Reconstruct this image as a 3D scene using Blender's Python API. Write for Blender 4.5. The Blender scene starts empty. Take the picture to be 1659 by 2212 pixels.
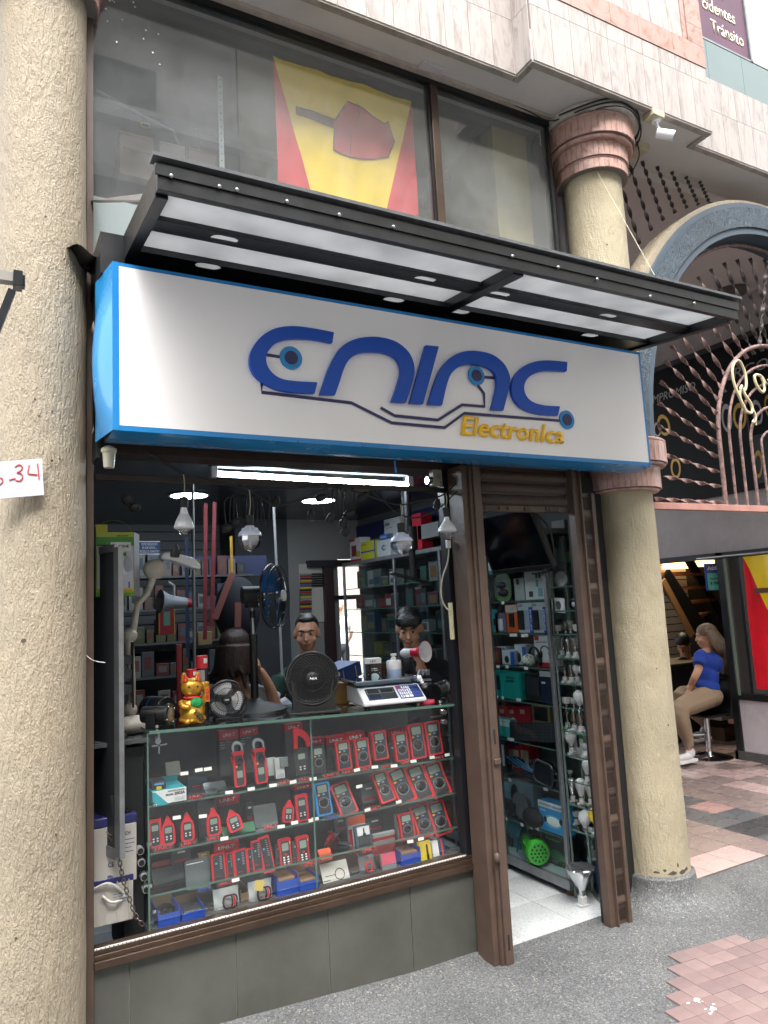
import bpy, bmesh, math, random
from mathutils import Vector, Matrix, Euler
random.seed(7)
C = bpy.context.scene.collection
SC = bpy.context.scene
PI = math.pi
# ---------------------------------------------------------------- camera, sky, sun, exposure
CAMP = Vector((0.0, -2.975, 1.6))
FPX = 1575.0
def _rot():
    a, b, g = (math.radians(x) for x in (29.0732139, -7.41666116, -3.00979041))
    B = Matrix(((1,0,0),(0,0,-1),(0,1,0)))
    Y = Matrix(((math.cos(a),-math.sin(a),0),(math.sin(a),math.cos(a),0),(0,0,1)))
    P = Matrix(((1,0,0),(0,math.cos(b),-math.sin(b)),(0,math.sin(b),math.cos(b))))
    R = Matrix(((math.cos(g),-math.sin(g),0),(math.sin(g),math.cos(g),0),(0,0,1)))
    return R @ P @ B @ Y
RW = _rot()
cam = bpy.data.cameras.new('camera'); camo = bpy.data.objects.new('camera', cam); C.objects.link(camo)
cam.sensor_width = 36; cam.lens = FPX/2212*36; cam.clip_start = .02; cam.clip_end = 500
cr = Matrix((RW[0], -RW[1], -RW[2])).transposed().to_4x4()
camo.matrix_world = Matrix.Translation(CAMP) @ cr
SC.camera = camo
world = bpy.data.worlds.new('World'); SC.world = world; world.use_nodes = True
nt = world.node_tree; nt.nodes.clear()
sky = nt.nodes.new('ShaderNodeTexSky'); sky.sky_type = 'NISHITA'; sky.sun_disc = False
SUN_EL, SUN_AZ = math.radians(56), math.radians(198)
sky.sun_elevation = SUN_EL; sky.sun_rotation = SUN_AZ; sky.dust_density = 6; sky.air_density = 1.0; sky.ozone_density = .6
hs = nt.nodes.new('ShaderNodeHueSaturation'); hs.inputs['Saturation'].default_value = .25
bg = nt.nodes.new('ShaderNodeBackground'); bg.inputs[1].default_value = .15
wo = nt.nodes.new('ShaderNodeOutputWorld')
nt.links.new(sky.outputs[0], hs.inputs['Color']); nt.links.new(hs.outputs[0], bg.inputs[0]); nt.links.new(bg.outputs[0], wo.inputs[0])
sun = bpy.data.lights.new('sun', 'SUN'); sun.energy = .8; sun.angle = math.radians(90); sun.color = (1, .97, .92)
suno = bpy.data.objects.new('sun', sun); C.objects.link(suno)
sd = Vector((math.sin(SUN_AZ)*math.cos(SUN_EL), math.cos(SUN_AZ)*math.cos(SUN_EL), math.sin(SUN_EL)))
suno.rotation_euler = sd.to_track_quat('Z', 'Y').to_euler()
SC.view_settings.view_transform = 'Standard'; SC.view_settings.look = 'None'
SC.view_settings.exposure = 2.65; SC.view_settings.gamma = 1
SC.cycles.max_bounces = 10; SC.cycles.transparent_max_bounces = 24; SC.cycles.caustics_reflective = False; SC.cycles.caustics_refractive = False
# ---------------------------------------------------------------- placing helpers: a picture point on a real plane of the place
def at(u, v, Y=None, Z=None, X=None):
    d = RW.transposed() @ Vector(((u-829.5)/FPX, (v-1106)/FPX, 1))
    t = (Y-CAMP.y)/d.y if Y is not None else ((Z-CAMP.z)/d.z if Z is not None else (X-CAMP.x)/d.x)
    return CAMP + d*t
def rect(u0, v0, u1, v1, Y):          # x centre, z centre, width, height on the plane y = Y
    um, vm = (u0+u1)/2, (v0+v1)/2
    a, b = at(u0, vm, Y=Y).x, at(u1, vm, Y=Y).x
    t, o = at(um, v0, Y=Y).z, at(um, v1, Y=Y).z
    return (a+b)/2, (t+o)/2, b-a, t-o
def k3(x, y): return x*.4630+164.6, y*.4630+548.6
def k4(x, y): return x*.4709+877.8, y*.4709+548.6
def kc(x, y): return x*.2645+603.4, y*.2645+1289.1      # counter, right half
def kl(x, y): return x*.2645+181, y*.2645+1289.1        # counter, left half
def kd(x, y): return x*.2976+181, y*.2976+1508.6        # display case, left half
def ke(x, y): return x*.2976+603.4, y*.2976+1590.9      # display case, right half
def ku(x, y): return x*.2645+181, y*.2645+960           # under the sign, left
def kv(x, y): return x*.2645+603.4, y*.2645+960         # under the sign, right
def kw(x, y): return x*.2315+976.5, y*.2315+987.5       # doorway, upper
def kx(x, y): return x*.2852+976.5, y*.2852+1426.4      # doorway, lower
def kp(x, y): return x*.248+1316.6, y*.248+1097.2       # passage
def kg(x, y): return x*.2728+1316.6, y*.2728+548.6      # grille
def kk(x, y): return x*.2808+1316.6, y*.2808+1590.9     # pavement
# ---------------------------------------------------------------- materials
MATS = {}
def srgb(h):
    h = h.lstrip('#'); out = []
    for i in (0, 2, 4):
        c = int(h[i:i+2], 16)/255
        out.append(c/12.92 if c <= .04045 else ((c+.055)/1.055)**2.4)
    return tuple(out)
def mat(name, col, rough=.5, metal=0, var=0, vscale=8, bump=0, bscale=60, spec=.5, emit=None, estr=0, coat=0, stretch=(1,1,1), var2=None):
    if name in MATS: return MATS[name]
    if isinstance(col, str): col = srgb(col)
    m = bpy.data.materials.new(name); m.use_nodes = True; t = m.node_tree; b = t.nodes['Principled BSDF']
    b.inputs['Base Color'].default_value = (*col, 1); b.inputs['Roughness'].default_value = rough; b.inputs['Metallic'].default_value = metal
    b.inputs['Specular IOR Level'].default_value = spec; b.inputs['Coat Weight'].default_value = coat
    if emit: b.inputs['Emission Color'].default_value = (*(srgb(emit) if isinstance(emit, str) else emit), 1); b.inputs['Emission Strength'].default_value = estr
    if var or bump:
        tc = t.nodes.new('ShaderNodeTexCoord'); mp = t.nodes.new('ShaderNodeMapping'); mp.inputs['Scale'].default_value = stretch
        t.links.new(tc.outputs['Object'], mp.inputs[0])
    if var:
        n = t.nodes.new('ShaderNodeTexNoise'); n.inputs['Scale'].default_value = vscale; n.inputs['Detail'].default_value = 6; n.inputs['Roughness'].default_value = .65
        t.links.new(mp.outputs[0], n.inputs['Vector'])
        r = t.nodes.new('ShaderNodeValToRGB'); r.color_ramp.elements[0].position = .3; r.color_ramp.elements[1].position = .7
        lo = tuple(c*(1-var) for c in col); hi = tuple(min(1, c*(1+var*.7)) for c in col)
        if var2: lo = srgb(var2) if isinstance(var2, str) else var2
        r.color_ramp.elements[0].color = (*lo, 1); r.color_ramp.elements[1].color = (*hi, 1)
        t.links.new(n.outputs[0], r.inputs[0]); t.links.new(r.outputs[0], b.inputs['Base Color'])
        rr = t.nodes.new('ShaderNodeMapRange'); rr.inputs[3].default_value = max(0, rough-.12); rr.inputs[4].default_value = min(1, rough+.12)
        t.links.new(n.outputs[0], rr.inputs[0]); t.links.new(rr.outputs[0], b.inputs['Roughness'])
    if bump:
        n2 = t.nodes.new('ShaderNodeTexNoise'); n2.inputs['Scale'].default_value = bscale; n2.inputs['Detail'].default_value = 4
        t.links.new(mp.outputs[0], n2.inputs['Vector'])
        bp = t.nodes.new('ShaderNodeBump'); bp.inputs['Strength'].default_value = bump; bp.inputs['Distance'].default_value = .004
        t.links.new(n2.outputs[0], bp.inputs['Height']); t.links.new(bp.outputs[0], b.inputs['Normal'])
    MATS[name] = m; return m
def cmat(c, r=.45):
    k = 'card_'+c.strip('#')
    return mat(k, c, r, var=.05, vscale=20)
def glassm(name, tint=(.93,.96,.95), refl=.06, rough=0.0, haze=0, dcol=(.6,.62,.62), alpha_base=0):
    if name in MATS: return MATS[name]
    m = bpy.data.materials.new(name); m.use_nodes = True; t = m.node_tree; t.nodes.clear()
    o = t.nodes.new('ShaderNodeOutputMaterial'); tr = t.nodes.new('ShaderNodeBsdfTransparent'); tr.inputs[0].default_value = (*tint, 1)
    gl = t.nodes.new('ShaderNodeBsdfGlossy'); gl.inputs['Roughness'].default_value = rough; gl.inputs[0].default_value = (1,1,1,1)
    lw = t.nodes.new('ShaderNodeLayerWeight'); lw.inputs[0].default_value = .5
    pw_ = t.nodes.new('ShaderNodeMath'); pw_.operation = 'POWER'; pw_.inputs[1].default_value = 4.5; t.links.new(lw.outputs['Facing'], pw_.inputs[0])
    ma = t.nodes.new('ShaderNodeMath'); ma.operation = 'MULTIPLY_ADD'; ma.inputs[1].default_value = .85; ma.inputs[2].default_value = refl
    t.links.new(pw_.outputs[0], ma.inputs[0])
    mx = t.nodes.new('ShaderNodeMixShader'); t.links.new(ma.outputs[0], mx.inputs[0]); t.links.new(tr.outputs[0], mx.inputs[1]); t.links.new(gl.outputs[0], mx.inputs[2])
    last = mx
    if haze:
        df = t.nodes.new('ShaderNodeBsdfDiffuse'); df.inputs[0].default_value = (*dcol, 1)
        tc = t.nodes.new('ShaderNodeTexCoord'); n = t.nodes.new('ShaderNodeTexNoise'); n.inputs['Scale'].default_value = 2.2; n.inputs['Detail'].default_value = 8
        n.inputs['Roughness'].default_value = .7
        t.links.new(tc.outputs['Object'], n.inputs['Vector'])
        mr = t.nodes.new('ShaderNodeMapRange'); mr.inputs[1].default_value = .3; mr.inputs[2].default_value = .75; mr.inputs[3].default_value = alpha_base; mr.inputs[4].default_value = haze
        t.links.new(n.outputs[0], mr.inputs[0])
        m2 = t.nodes.new('ShaderNodeMixShader'); t.links.new(mr.outputs[0], m2.inputs[0]); t.links.new(mx.outputs[0], m2.inputs[1]); t.links.new(df.outputs[0], m2.inputs[2])
        last = m2
    t.links.new(last.outputs[0], o.inputs[0]); MATS[name] = m; return m
# ---------------------------------------------------------------- mesh helpers
class MB:
    def __init__(s): s.v = []; s.f = []
    def add(s, vs, fs, M=None):
        o = len(s.v); s.v += [tuple(M @ Vector(v)) if M else tuple(v) for v in vs]; s.f += [tuple(i+o for i in f) for f in fs]; return s
    def box(s, x0, x1, y0, y1, z0, z1, M=None):
        return s.add([(x0,y0,z0),(x1,y0,z0),(x1,y1,z0),(x0,y1,z0),(x0,y0,z1),(x1,y0,z1),(x1,y1,z1),(x0,y1,z1)],
            [(0,3,2,1),(4,5,6,7),(0,1,5,4),(1,2,6,5),(2,3,7,6),(3,0,4,7)], M)
    def bc(s, c, d, M=None):
        return s.box(c[0]-d[0]/2, c[0]+d[0]/2, c[1]-d[1]/2, c[1]+d[1]/2, c[2]-d[2]/2, c[2]+d[2]/2, M)
    def lathe(s, prof, n=24, M=None, cap=True, seg=None):
        vs = []; fs = []; N = n if not seg else n+1; a1 = 2*PI if not seg else seg[1]-seg[0]; a0 = 0 if not seg else seg[0]
        for r, z in prof:
            for i in range(N):
                a = a0 + a1*i/n; vs.append((r*math.cos(a), r*math.sin(a), z))
        for j in range(len(prof)-1):
            for i in range(n):
                k = (i+1) % N; fs.append((j*N+i, j*N+k, (j+1)*N+k, (j+1)*N+i))
        if cap and not seg:
            if prof[0][0] > 1e-5: fs.append(tuple(range(N))[::-1])
            if prof[-1][0] > 1e-5: fs.append(tuple((len(prof)-1)*N+i for i in range(N)))
        return s.add(vs, fs, M)
    def cyl(s, p0, p1, r0, r1=None, n=16, cap=True):
        p0, p1 = Vector(p0), Vector(p1); d = p1-p0; L = d.length
        if L < 1e-7: return s
        M = Matrix.Translation(p0) @ d.to_track_quat('Z', 'Y').to_matrix().to_4x4()
        return s.lathe([(r0, 0), (r0 if r1 is None else r1, L)], n, M, cap)
    def sph(s, c, r, n=16, M=None):
        r = (r, r, r) if not hasattr(r, '__len__') else r; k = max(6, n//2)
        T = Matrix.Translation(Vector(c)) @ Matrix.Diagonal((*r, 1)); T = M @ T if M else T
        return s.lathe([(max(math.sin(PI*j/k), 1e-6), -math.cos(PI*j/k)) for j in range(k+1)], n, T, False)
    def tube(s, pts, r, n=8, closed=False, cap=True):
        pts = [Vector(p) for p in pts]; m = len(pts); rs = r if hasattr(r, '__len__') else [r]*m; vs = []; fs = []; up = None
        for i, p in enumerate(pts):
            a = pts[(i-1) % m] if (i or closed) else p; b = pts[(i+1) % m] if (i < m-1 or closed) else p
            d = (b-a); d = d.normalized() if d.length > 1e-9 else Vector((0,0,1))
            if up is None: up = d.orthogonal().normalized()
            up = (up - d*up.dot(d)); up = up.normalized() if up.length > 1e-6 else d.orthogonal().normalized()
            w = d.cross(up)
            for k in range(n):
                t = 2*PI*k/n; vs.append(tuple(p + (up*math.cos(t)+w*math.sin(t))*rs[i]))
        for i in range(m if closed else m-1):
            j = (i+1) % m
            for k in range(n):
                l = (k+1) % n; fs.append((i*n+k, i*n+l, j*n+l, j*n+k))
        if cap and not closed: fs += [tuple(range(n))[::-1], tuple((m-1)*n+k for k in range(n))]
        return s.add(vs, fs)
    def prism(s, out, y0, y1, M=None):      # outline in x,z extruded along y
        n = len(out); A = sum(out[i][0]*out[(i+1)%n][1]-out[(i+1)%n][0]*out[i][1] for i in range(n))
        if A < 0: out = out[::-1]
        vs = [(x, y0, z) for x, z in out] + [(x, y1, z) for x, z in out]
        fs = [tuple(range(n)), tuple(range(n, 2*n))[::-1]] + [((i+1) % n, i, n+i, n+(i+1) % n) for i in range(n)]
        return s.add(vs, fs, M)
    def ribbon(s, p0, p1, w, t, turns, n=40):   # twisted flat bar
        p0, p1 = Vector(p0), Vector(p1); d = p1-p0; L = d.length; M = Matrix.Translation(p0) @ d.to_track_quat('Z', 'Y').to_matrix().to_4x4()
        vs = []; fs = []
        for i in range(n+1):
            a = turns*2*PI*i/n; z = L*i/n; ca, sa = math.cos(a), math.sin(a)
            for x, y in ((w/2, t/2), (-w/2, t/2), (-w/2, -t/2), (w/2, -t/2)): vs.append((x*ca-y*sa, x*sa+y*ca, z))
        for i in range(n):
            for k in range(4): fs.append((i*4+k, i*4+(k+1) % 4, i*4+4+(k+1) % 4, i*4+4+k))
        return s.add(vs, fs, M)
    def sheet(s, f, nu, nv, M=None, thick=0):   # f(u,v)->xyz
        vs = [f(i/nu, j/nv) for j in range(nv+1) for i in range(nu+1)]
        fs = [(j*(nu+1)+i, j*(nu+1)+i+1, (j+1)*(nu+1)+i+1, (j+1)*(nu+1)+i) for j in range(nv) for i in range(nu)]
        return s.add(vs, fs, M)
    def mesh(s, name='mesh'):
        me = bpy.data.meshes.new(name); me.from_pydata(s.v, [], s.f); me.validate(); 
        me.shade_smooth(); me.set_sharp_from_angle(angle=math.radians(38)); me.update(); return me
def link(name, data, m=None, parent=None, loc=None, rot=None, bev=0):
    o = bpy.data.objects.new(name, data); C.objects.link(o)
    if m is not None and data and not data.materials: data.materials.append(m)
    if parent: o.parent = parent
    if loc is not None: o.location = loc
    if rot is not None: o.rotation_euler = rot
    if bev:
        b = o.modifiers.new('bevel', 'BEVEL'); b.width = bev; b.segments = 2; b.limit_method = 'ANGLE'
    return o
def part(name, mb, m, parent=None, loc=None, rot=None, bev=0, label=None):
    o = link(name, mb.mesh(name) if isinstance(mb, MB) else mb, m, parent, loc, rot, bev)
    if label: o['label'] = label
    return o
def tag(o, label, cat, group=None):
    o['label'] = label; o['category'] = cat
    if group: o['group'] = group
    return o
def thing(name, label, cat, loc=(0,0,0), rz=0, group=None, rot=None):
    o = bpy.data.objects.new(name, None); C.objects.link(o); o.location = loc; o.rotation_euler = rot or (0, 0, rz); o.empty_display_size = .05
    return tag(o, label, cat, group)
def struct(name, mb, m, parent=None, bev=0):
    o = part(name, mb, m, parent, bev=bev)
    if not parent: o['kind'] = 'structure'
    return o
def dup(root, loc=None, rz=None, label=None, rot=None, scale=None):
    kids = {}
    for o in bpy.data.objects:
        if o.parent: kids.setdefault(o.parent.name, []).append(o)
    def cp(o, par):
        c = o.copy(); C.objects.link(c); c.parent = par
        for ch in kids.get(o.name, []): cp(ch, c)
        return c
    r = cp(root, None)
    if loc is not None: r.location = loc
    if rz is not None: r.rotation_euler = (0, 0, rz)
    if rot is not None: r.rotation_euler = rot
    if scale is not None: r.scale = scale
    if label: r['label'] = label
    return r
TX = {}
def tmesh(s, w=None, h=None, ext=.0006, bold=0, shear=0, cond=1):
    key = (s, w, h, ext, bold, shear)
    if key in TX: return TX[key]
    cu = bpy.data.curves.new('t', 'FONT'); cu.body = s; cu.size = 1; cu.extrude = 0; cu.offset = bold; cu.shear = shear; cu.resolution_u = 3; cu.align_x = 'CENTER'; cu.space_line = .9
    ob = bpy.data.objects.new('t', cu); me = bpy.data.meshes.new_from_object(ob); bpy.data.objects.remove(ob)
    xs = [v.co.x for v in me.vertices]; ys = [v.co.y for v in me.vertices]
    if not xs: return me
    x0, x1, y0, y1 = min(xs), max(xs), min(ys), max(ys)
    sx = (w/(x1-x0)) if w else None; sy = (h/(y1-y0)) if h else sx
    if sx is None: sx = sy
    bm = bmesh.new(); bm.from_mesh(me)
    for v in bm.verts: v.co = ((v.co.x-(x0+x1)/2)*sx, 0, (v.co.y-(y0+y1)/2)*sy)
    r = bmesh.ops.extrude_face_region(bm, geom=bm.faces[:])
    bmesh.ops.translate(bm, verts=[g for g in r['geom'] if isinstance(g, bmesh.types.BMVert)], vec=(0, -ext, 0))
    bmesh.ops.recalc_face_normals(bm, faces=bm.faces[:]); bm.to_mesh(me); bm.free(); me.name = 'lettering'
    TX[key] = me; return me
def text(s, w, h, m, parent, loc, rot=None, bold=0, shear=0, ext=.0006, name='lettering'):
    me = tmesh(s, w, h, ext, bold, shear)
    if me.materials and me.materials[0] != m: me = me.copy(); me.materials.clear()
    return link(name, me, m, parent, loc, rot)
# ================================================================ materials of the setting
def stucco(name, c, c2, dist=.004, gloss=.6):
    m = mat(name, c, gloss, var=.2, vscale=1.6, spec=.35); t = m.node_tree; b = t.nodes['Principled BSDF']
    tc = t.nodes.new('ShaderNodeTexCoord'); hs_ = []
    for sc_, st, w_ in ((85, (1,1,.22), .75), (170, (1,1,.6), .45), (22, (1,1,.35), .6)):
        mp = t.nodes.new('ShaderNodeMapping'); mp.inputs['Scale'].default_value = st; t.links.new(tc.outputs['Object'], mp.inputs[0])
        n = t.nodes.new('ShaderNodeTexNoise'); n.inputs['Scale'].default_value = sc_; n.inputs['Detail'].default_value = 3; n.inputs['Distortion'].default_value = .6
        t.links.new(mp.outputs[0], n.inputs['Vector'])
        mu = t.nodes.new('ShaderNodeMath'); mu.operation = 'MULTIPLY'; mu.inputs[1].default_value = w_; t.links.new(n.outputs[0], mu.inputs[0]); hs_.append(mu)
    a = t.nodes.new('ShaderNodeMath'); t.links.new(hs_[0].outputs[0], a.inputs[0]); t.links.new(hs_[1].outputs[0], a.inputs[1])
    a2 = t.nodes.new('ShaderNodeMath'); t.links.new(a.outputs[0], a2.inputs[0]); t.links.new(hs_[2].outputs[0], a2.inputs[1])
    rp = t.nodes.new('ShaderNodeMapRange'); rp.interpolation_type = 'SMOOTHSTEP'; rp.inputs[1].default_value = .62; rp.inputs[2].default_value = 1.15; t.links.new(a2.outputs[0], rp.inputs[0])
    bp = t.nodes.new('ShaderNodeBump'); bp.inputs['Strength'].default_value = 1; bp.inputs['Distance'].default_value = dist
    t.links.new(rp.outputs[0], bp.inputs['Height']); t.links.new(bp.outputs[0], b.inputs['Normal'])
    # grime specks and drips
    n = t.nodes.new('ShaderNodeTexNoise'); n.inputs['Scale'].default_value = 4; n.inputs['Detail'].default_value = 10; t.links.new(tc.outputs['Object'], n.inputs['Vector'])
    r = t.nodes.new('ShaderNodeMapRange'); r.inputs[1].default_value = .56; r.inputs[2].default_value = .74; r.inputs[4].default_value = .45; t.links.new(n.outputs[0], r.inputs[0])
    old = [l for l in t.links if l.to_socket == b.inputs['Base Color']][0].from_socket
    mx = t.nodes.new('ShaderNodeMix'); mx.data_type = 'RGBA'; mx.inputs['B'].default_value = (*srgb(c2), 1)
    t.links.new(r.outputs[0], mx.inputs['Factor']); t.links.new(old, mx.inputs['A']); t.links.new(mx.outputs['Result'], b.inputs['Base Color'])
    return m
cream = stucco('cream_stucco', '#aba188', '#857a5e', .004)
creamL = stucco('pale_cream_stucco', '#9d927f', '#a09278', dist=.005)
bluegrey = stucco('blue_grey_stucco', '#47545f', '#56656f', dist=.012)
greywall = stucco('grey_stucco', '#b0abad', '#8f8a8c', dist=.003)
whitewall = stucco('white_stucco', '#cfc9cf', '#a09aa0', dist=.003)
def terrazzo(name, cols, scale, rough=.7, bump=.5):
    m = bpy.data.materials.new(name); m.use_nodes = True; t = m.node_tree; b = t.nodes['Principled BSDF']
    tc = t.nodes.new('ShaderNodeTexCoord'); v = t.nodes.new('ShaderNodeTexVoronoi'); v.inputs['Scale'].default_value = scale
    t.links.new(tc.outputs['Object'], v.inputs['Vector'])
    sp = t.nodes.new('ShaderNodeSeparateColor'); t.links.new(v.outputs['Color'], sp.inputs[0])
    r = t.nodes.new('ShaderNodeValToRGB'); r.color_ramp.interpolation = 'CONSTANT'
    while len(r.color_ramp.elements) > 1: r.color_ramp.elements.remove(r.color_ramp.elements[0])
    r.color_ramp.elements[0].position = 0; r.color_ramp.elements[0].color = (*srgb(cols[0][1]), 1)
    for p_, c_ in cols[1:]:
        e = r.color_ramp.elements.new(p_); e.color = (*srgb(c_), 1)
    t.links.new(sp.outputs[0], r.inputs[0])
    n = t.nodes.new('ShaderNodeTexNoise'); n.inputs['Scale'].default_value = 2.2; n.inputs['Detail'].default_value = 8; t.links.new(tc.outputs['Object'], n.inputs['Vector'])
    mr = t.nodes.new('ShaderNodeMapRange'); mr.inputs[1].default_value = .3; mr.inputs[2].default_value = .7; mr.inputs[3].default_value = .72; mr.inputs[4].default_value = 1.12; t.links.new(n.outputs[0], mr.inputs[0])
    mu = t.nodes.new('ShaderNodeVectorMath'); mu.operation = 'SCALE'; t.links.new(r.outputs[0], mu.inputs[0]); t.links.new(mr.outputs[0], mu.inputs['Scale'])
    t.links.new(mu.outputs[0], b.inputs['Base Color']); b.inputs['Roughness'].default_value = rough
    bp = t.nodes.new('ShaderNodeBump'); bp.inputs['Strength'].default_value = bump; bp.inputs['Distance'].default_value = .004; bp.invert = True
    t.links.new(v.outputs['Distance'], bp.inputs['Height']); t.links.new(bp.outputs[0], b.inputs['Normal'])
    MATS[name] = m; return m
pebble = terrazzo('washed_pebble', [(0,'#4a4c4e'),(.28,'#58595b'),(.55,'#626363'),(.82,'#706f6b'),(.92,'#3d3f41'),(.975,'#8d887e')], 180, bump=.25)
speck = terrazzo('speckled_white_tile', [(0,'#b9bcbd'),(.5,'#c6c8c8'),(.8,'#b0b3b4'),(.95,'#989b9d')], 190, .3, .02)
def marble(name, c, c2, st=(6,6,1.2), th=.5):
    m = bpy.data.materials.new(name); m.use_nodes = True; t = m.node_tree; b = t.nodes['Principled BSDF']
    tc = t.nodes.new('ShaderNodeTexCoord'); oi = t.nodes.new('ShaderNodeObjectInfo')
    ad = t.nodes.new('ShaderNodeVectorMath'); ad.operation = 'ADD'; sc_ = t.nodes.new('ShaderNodeVectorMath'); sc_.operation = 'SCALE'; sc_.inputs['Scale'].default_value = 9
    cb = t.nodes.new('ShaderNodeCombineXYZ'); t.links.new(oi.outputs['Random'], cb.inputs[0]); t.links.new(oi.outputs['Random'], cb.inputs[2]); t.links.new(cb.outputs[0], sc_.inputs[0])
    t.links.new(tc.outputs['Object'], ad.inputs[0]); t.links.new(sc_.outputs[0], ad.inputs[1])
    mp = t.nodes.new('ShaderNodeMapping'); mp.inputs['Scale'].default_value = st; t.links.new(ad.outputs[0], mp.inputs[0])
    n = t.nodes.new('ShaderNodeTexNoise'); n.inputs['Scale'].default_value = 2.5; n.inputs['Detail'].default_value = 9; n.inputs['Distortion'].default_value = 1.6; n.inputs['Roughness'].default_value = .68
    t.links.new(mp.outputs[0], n.inputs['Vector'])
    r = t.nodes.new('ShaderNodeValToRGB'); e = r.color_ramp.elements; e[0].position = .36; e[0].color = (*srgb(c2), 1); e[1].position = th; e[1].color = (*srgb(c), 1)
    q = e.new(.72); q.color = (*tuple(min(1, x*1.12) for x in srgb(c)), 1)
    t.links.new(n.outputs[0], r.inputs[0]); t.links.new(r.outputs[0], b.inputs['Base Color']); b.inputs['Roughness'].default_value = .38
    MATS[name] = m; return m
marW = marble('white_veined_marble', '#a39c98', '#8b827d')
marP = marble('pink_marble', '#a88478', '#85604f', (3,3,3))
marR = marble('rose_marble', '#b7948a', '#936d62', (5,5,3))
soffitm = mat('soffit_paint', '#cfcbc8', .8, var=.1, vscale=2.5, bump=.2, bscale=20)
grout = mat('grout', '#7c7672', .9); darkm = mat('dark_gap', '#141516', .7)
brown = mat('brown_painted_steel', '#4f3f36', .5, var=.22, vscale=12, bump=.15, bscale=35)
brownd = mat('dark_brown_steel', '#372c26', .5, var=.25, vscale=14, bump=.15, bscale=40)
bronze = mat('bronze_aluminium', '#46372d', .35, .4, var=.25, vscale=9)
blackm = mat('black_painted_steel', '#15181c', .35, .1, var=.25, vscale=10, bump=.08, bscale=60, spec=.6)
blackp = mat('black_plastic', '#0e0f11', .4); blackr = mat('black_matt_plastic', '#131416', .6)
whitep = mat('white_plastic', '#dfe0e2', .35); greyp = mat('grey_plastic', '#8a8d90', .5); steel = mat('brushed_steel', '#a9abad', .32, 1)
chrome = mat('chrome', '#d5d7da', .12, 1); alu = mat('aluminium', '#8e9194', .42, .8, var=.2, vscale=14)
slate = mat('grey_base_tile', '#4e4f4a', .45, var=.28, vscale=2.5, bump=.05, bscale=200)
# ================================================================ ground, road, pavement
struct('ground', MB().box(-120, 120, -160, 160, -.6, -.21), mat('ground_concrete', '#6f6f6c', .9, var=.2, vscale=1))
struct('road', MB().box(-60, 60, -11.5, -5.0, -.21, -.16), mat('asphalt', '#46474a', .85, var=.25, vscale=3, bump=.4, bscale=160))
def pav(u, v):
    x = -6+u*18; y = -4.85+v*5.3
    r = .07*max(0, min(1, (1.7-x)/1.3))*max(0, min(1, (y+.34)/.3))
    cv = .022*max(0, min(1, (y+.1)/.09))**2 * (1 if x < 2.05 else 0)
    return (x, y, r+cv)
pvm = MB().sheet(pav, 180, 110); pvm.box(-6, 12, -5.0, -4.85, -.2, 0)
pavement = struct('pavement', pvm, pebble)
struct('far_pavement', MB().box(-60, 60, -15, -11.5, -.2, -.03), mat('far_pavement_concrete', '#85837e', .9, var=.15, vscale=2))
redt = [mat('red_clay_tile_%s' % 'abc'[i], c, .62, var=.2, vscale=7, bump=.15, bscale=90) for i, c in enumerate(('#7a6664', '#736160', '#806d6a'))]
tm = MB().bc((0, 0, .004), (.0815, .0815, .008)); tme = tm.mesh('paving_tile'); tmv = []
for m_ in redt:
    k = tme.copy(); k.materials.append(m_); tmv.append(k)
ca, sa = math.cos(-.11), math.sin(-.11)
for r in range(13):
    n0 = -r; n1 = 6+r
    if r == 0: n1 = 5
    for c_ in range(n0, n1):
        lx, ly = (c_+.5)*.083, -(r+.5)*.083
        if lx > 1.0: continue
        o = link('paving_tile', tmv[random.randrange(3)], None, pavement, (2.69+lx*ca-ly*sa, -.505+lx*sa+ly*ca, -.001+random.uniform(0, .0015)), (random.uniform(-.006,.006), random.uniform(-.006,.006), -.11+random.uniform(-.01,.01)))
wp = mat('white_paint_spatter', '#e6e4e0', .6)
for (u, v, s_) in ((1504, 2165, .035), (1536, 2185, .03)):
    p_ = at(u, v, Z=0); mb = MB()
    for i in range(9):
        a, b_ = random.gauss(0, s_*.5), random.gauss(0, s_*.28)
        mb.lathe([(random.uniform(.003,.010), 0), (.002, .0012)], 7, Matrix.Translation((a, b_, 0)) @ Matrix.Diagonal((1, random.uniform(.4,1), 1, 1)))
    part('paint_splash', mb, wp, pavement, (p_.x, p_.y, .0092))
# ---------------------------------------------------------------- base wall of grey tiles
bw = struct('base_wall', MB().box(.345, 2.06, .004, .1, -.02, .372), mat('base_cement', '#3e3f3b', .8))
xs_ = [.34, .493, .890, 1.283, 1.680, 2.062]
for a, b_ in zip(xs_, xs_[1:]):
    part('wall_tile', MB().box(a+.0022, b_-.0022, -.006, .003, .01, .368), slate, bw, bev=.0015)
part('tile_grout', MB().box(.342, 2.06, .0005, .0038, .01, .372), mat('pale_grout', '#8d8d83', .9), bw)
part('ledge', MB().box(.345, 2.06, -.012, .02, .3685, .3765), mat('ledge_cement', '#66665f', .8, var=.2, vscale=20), bw)
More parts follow.
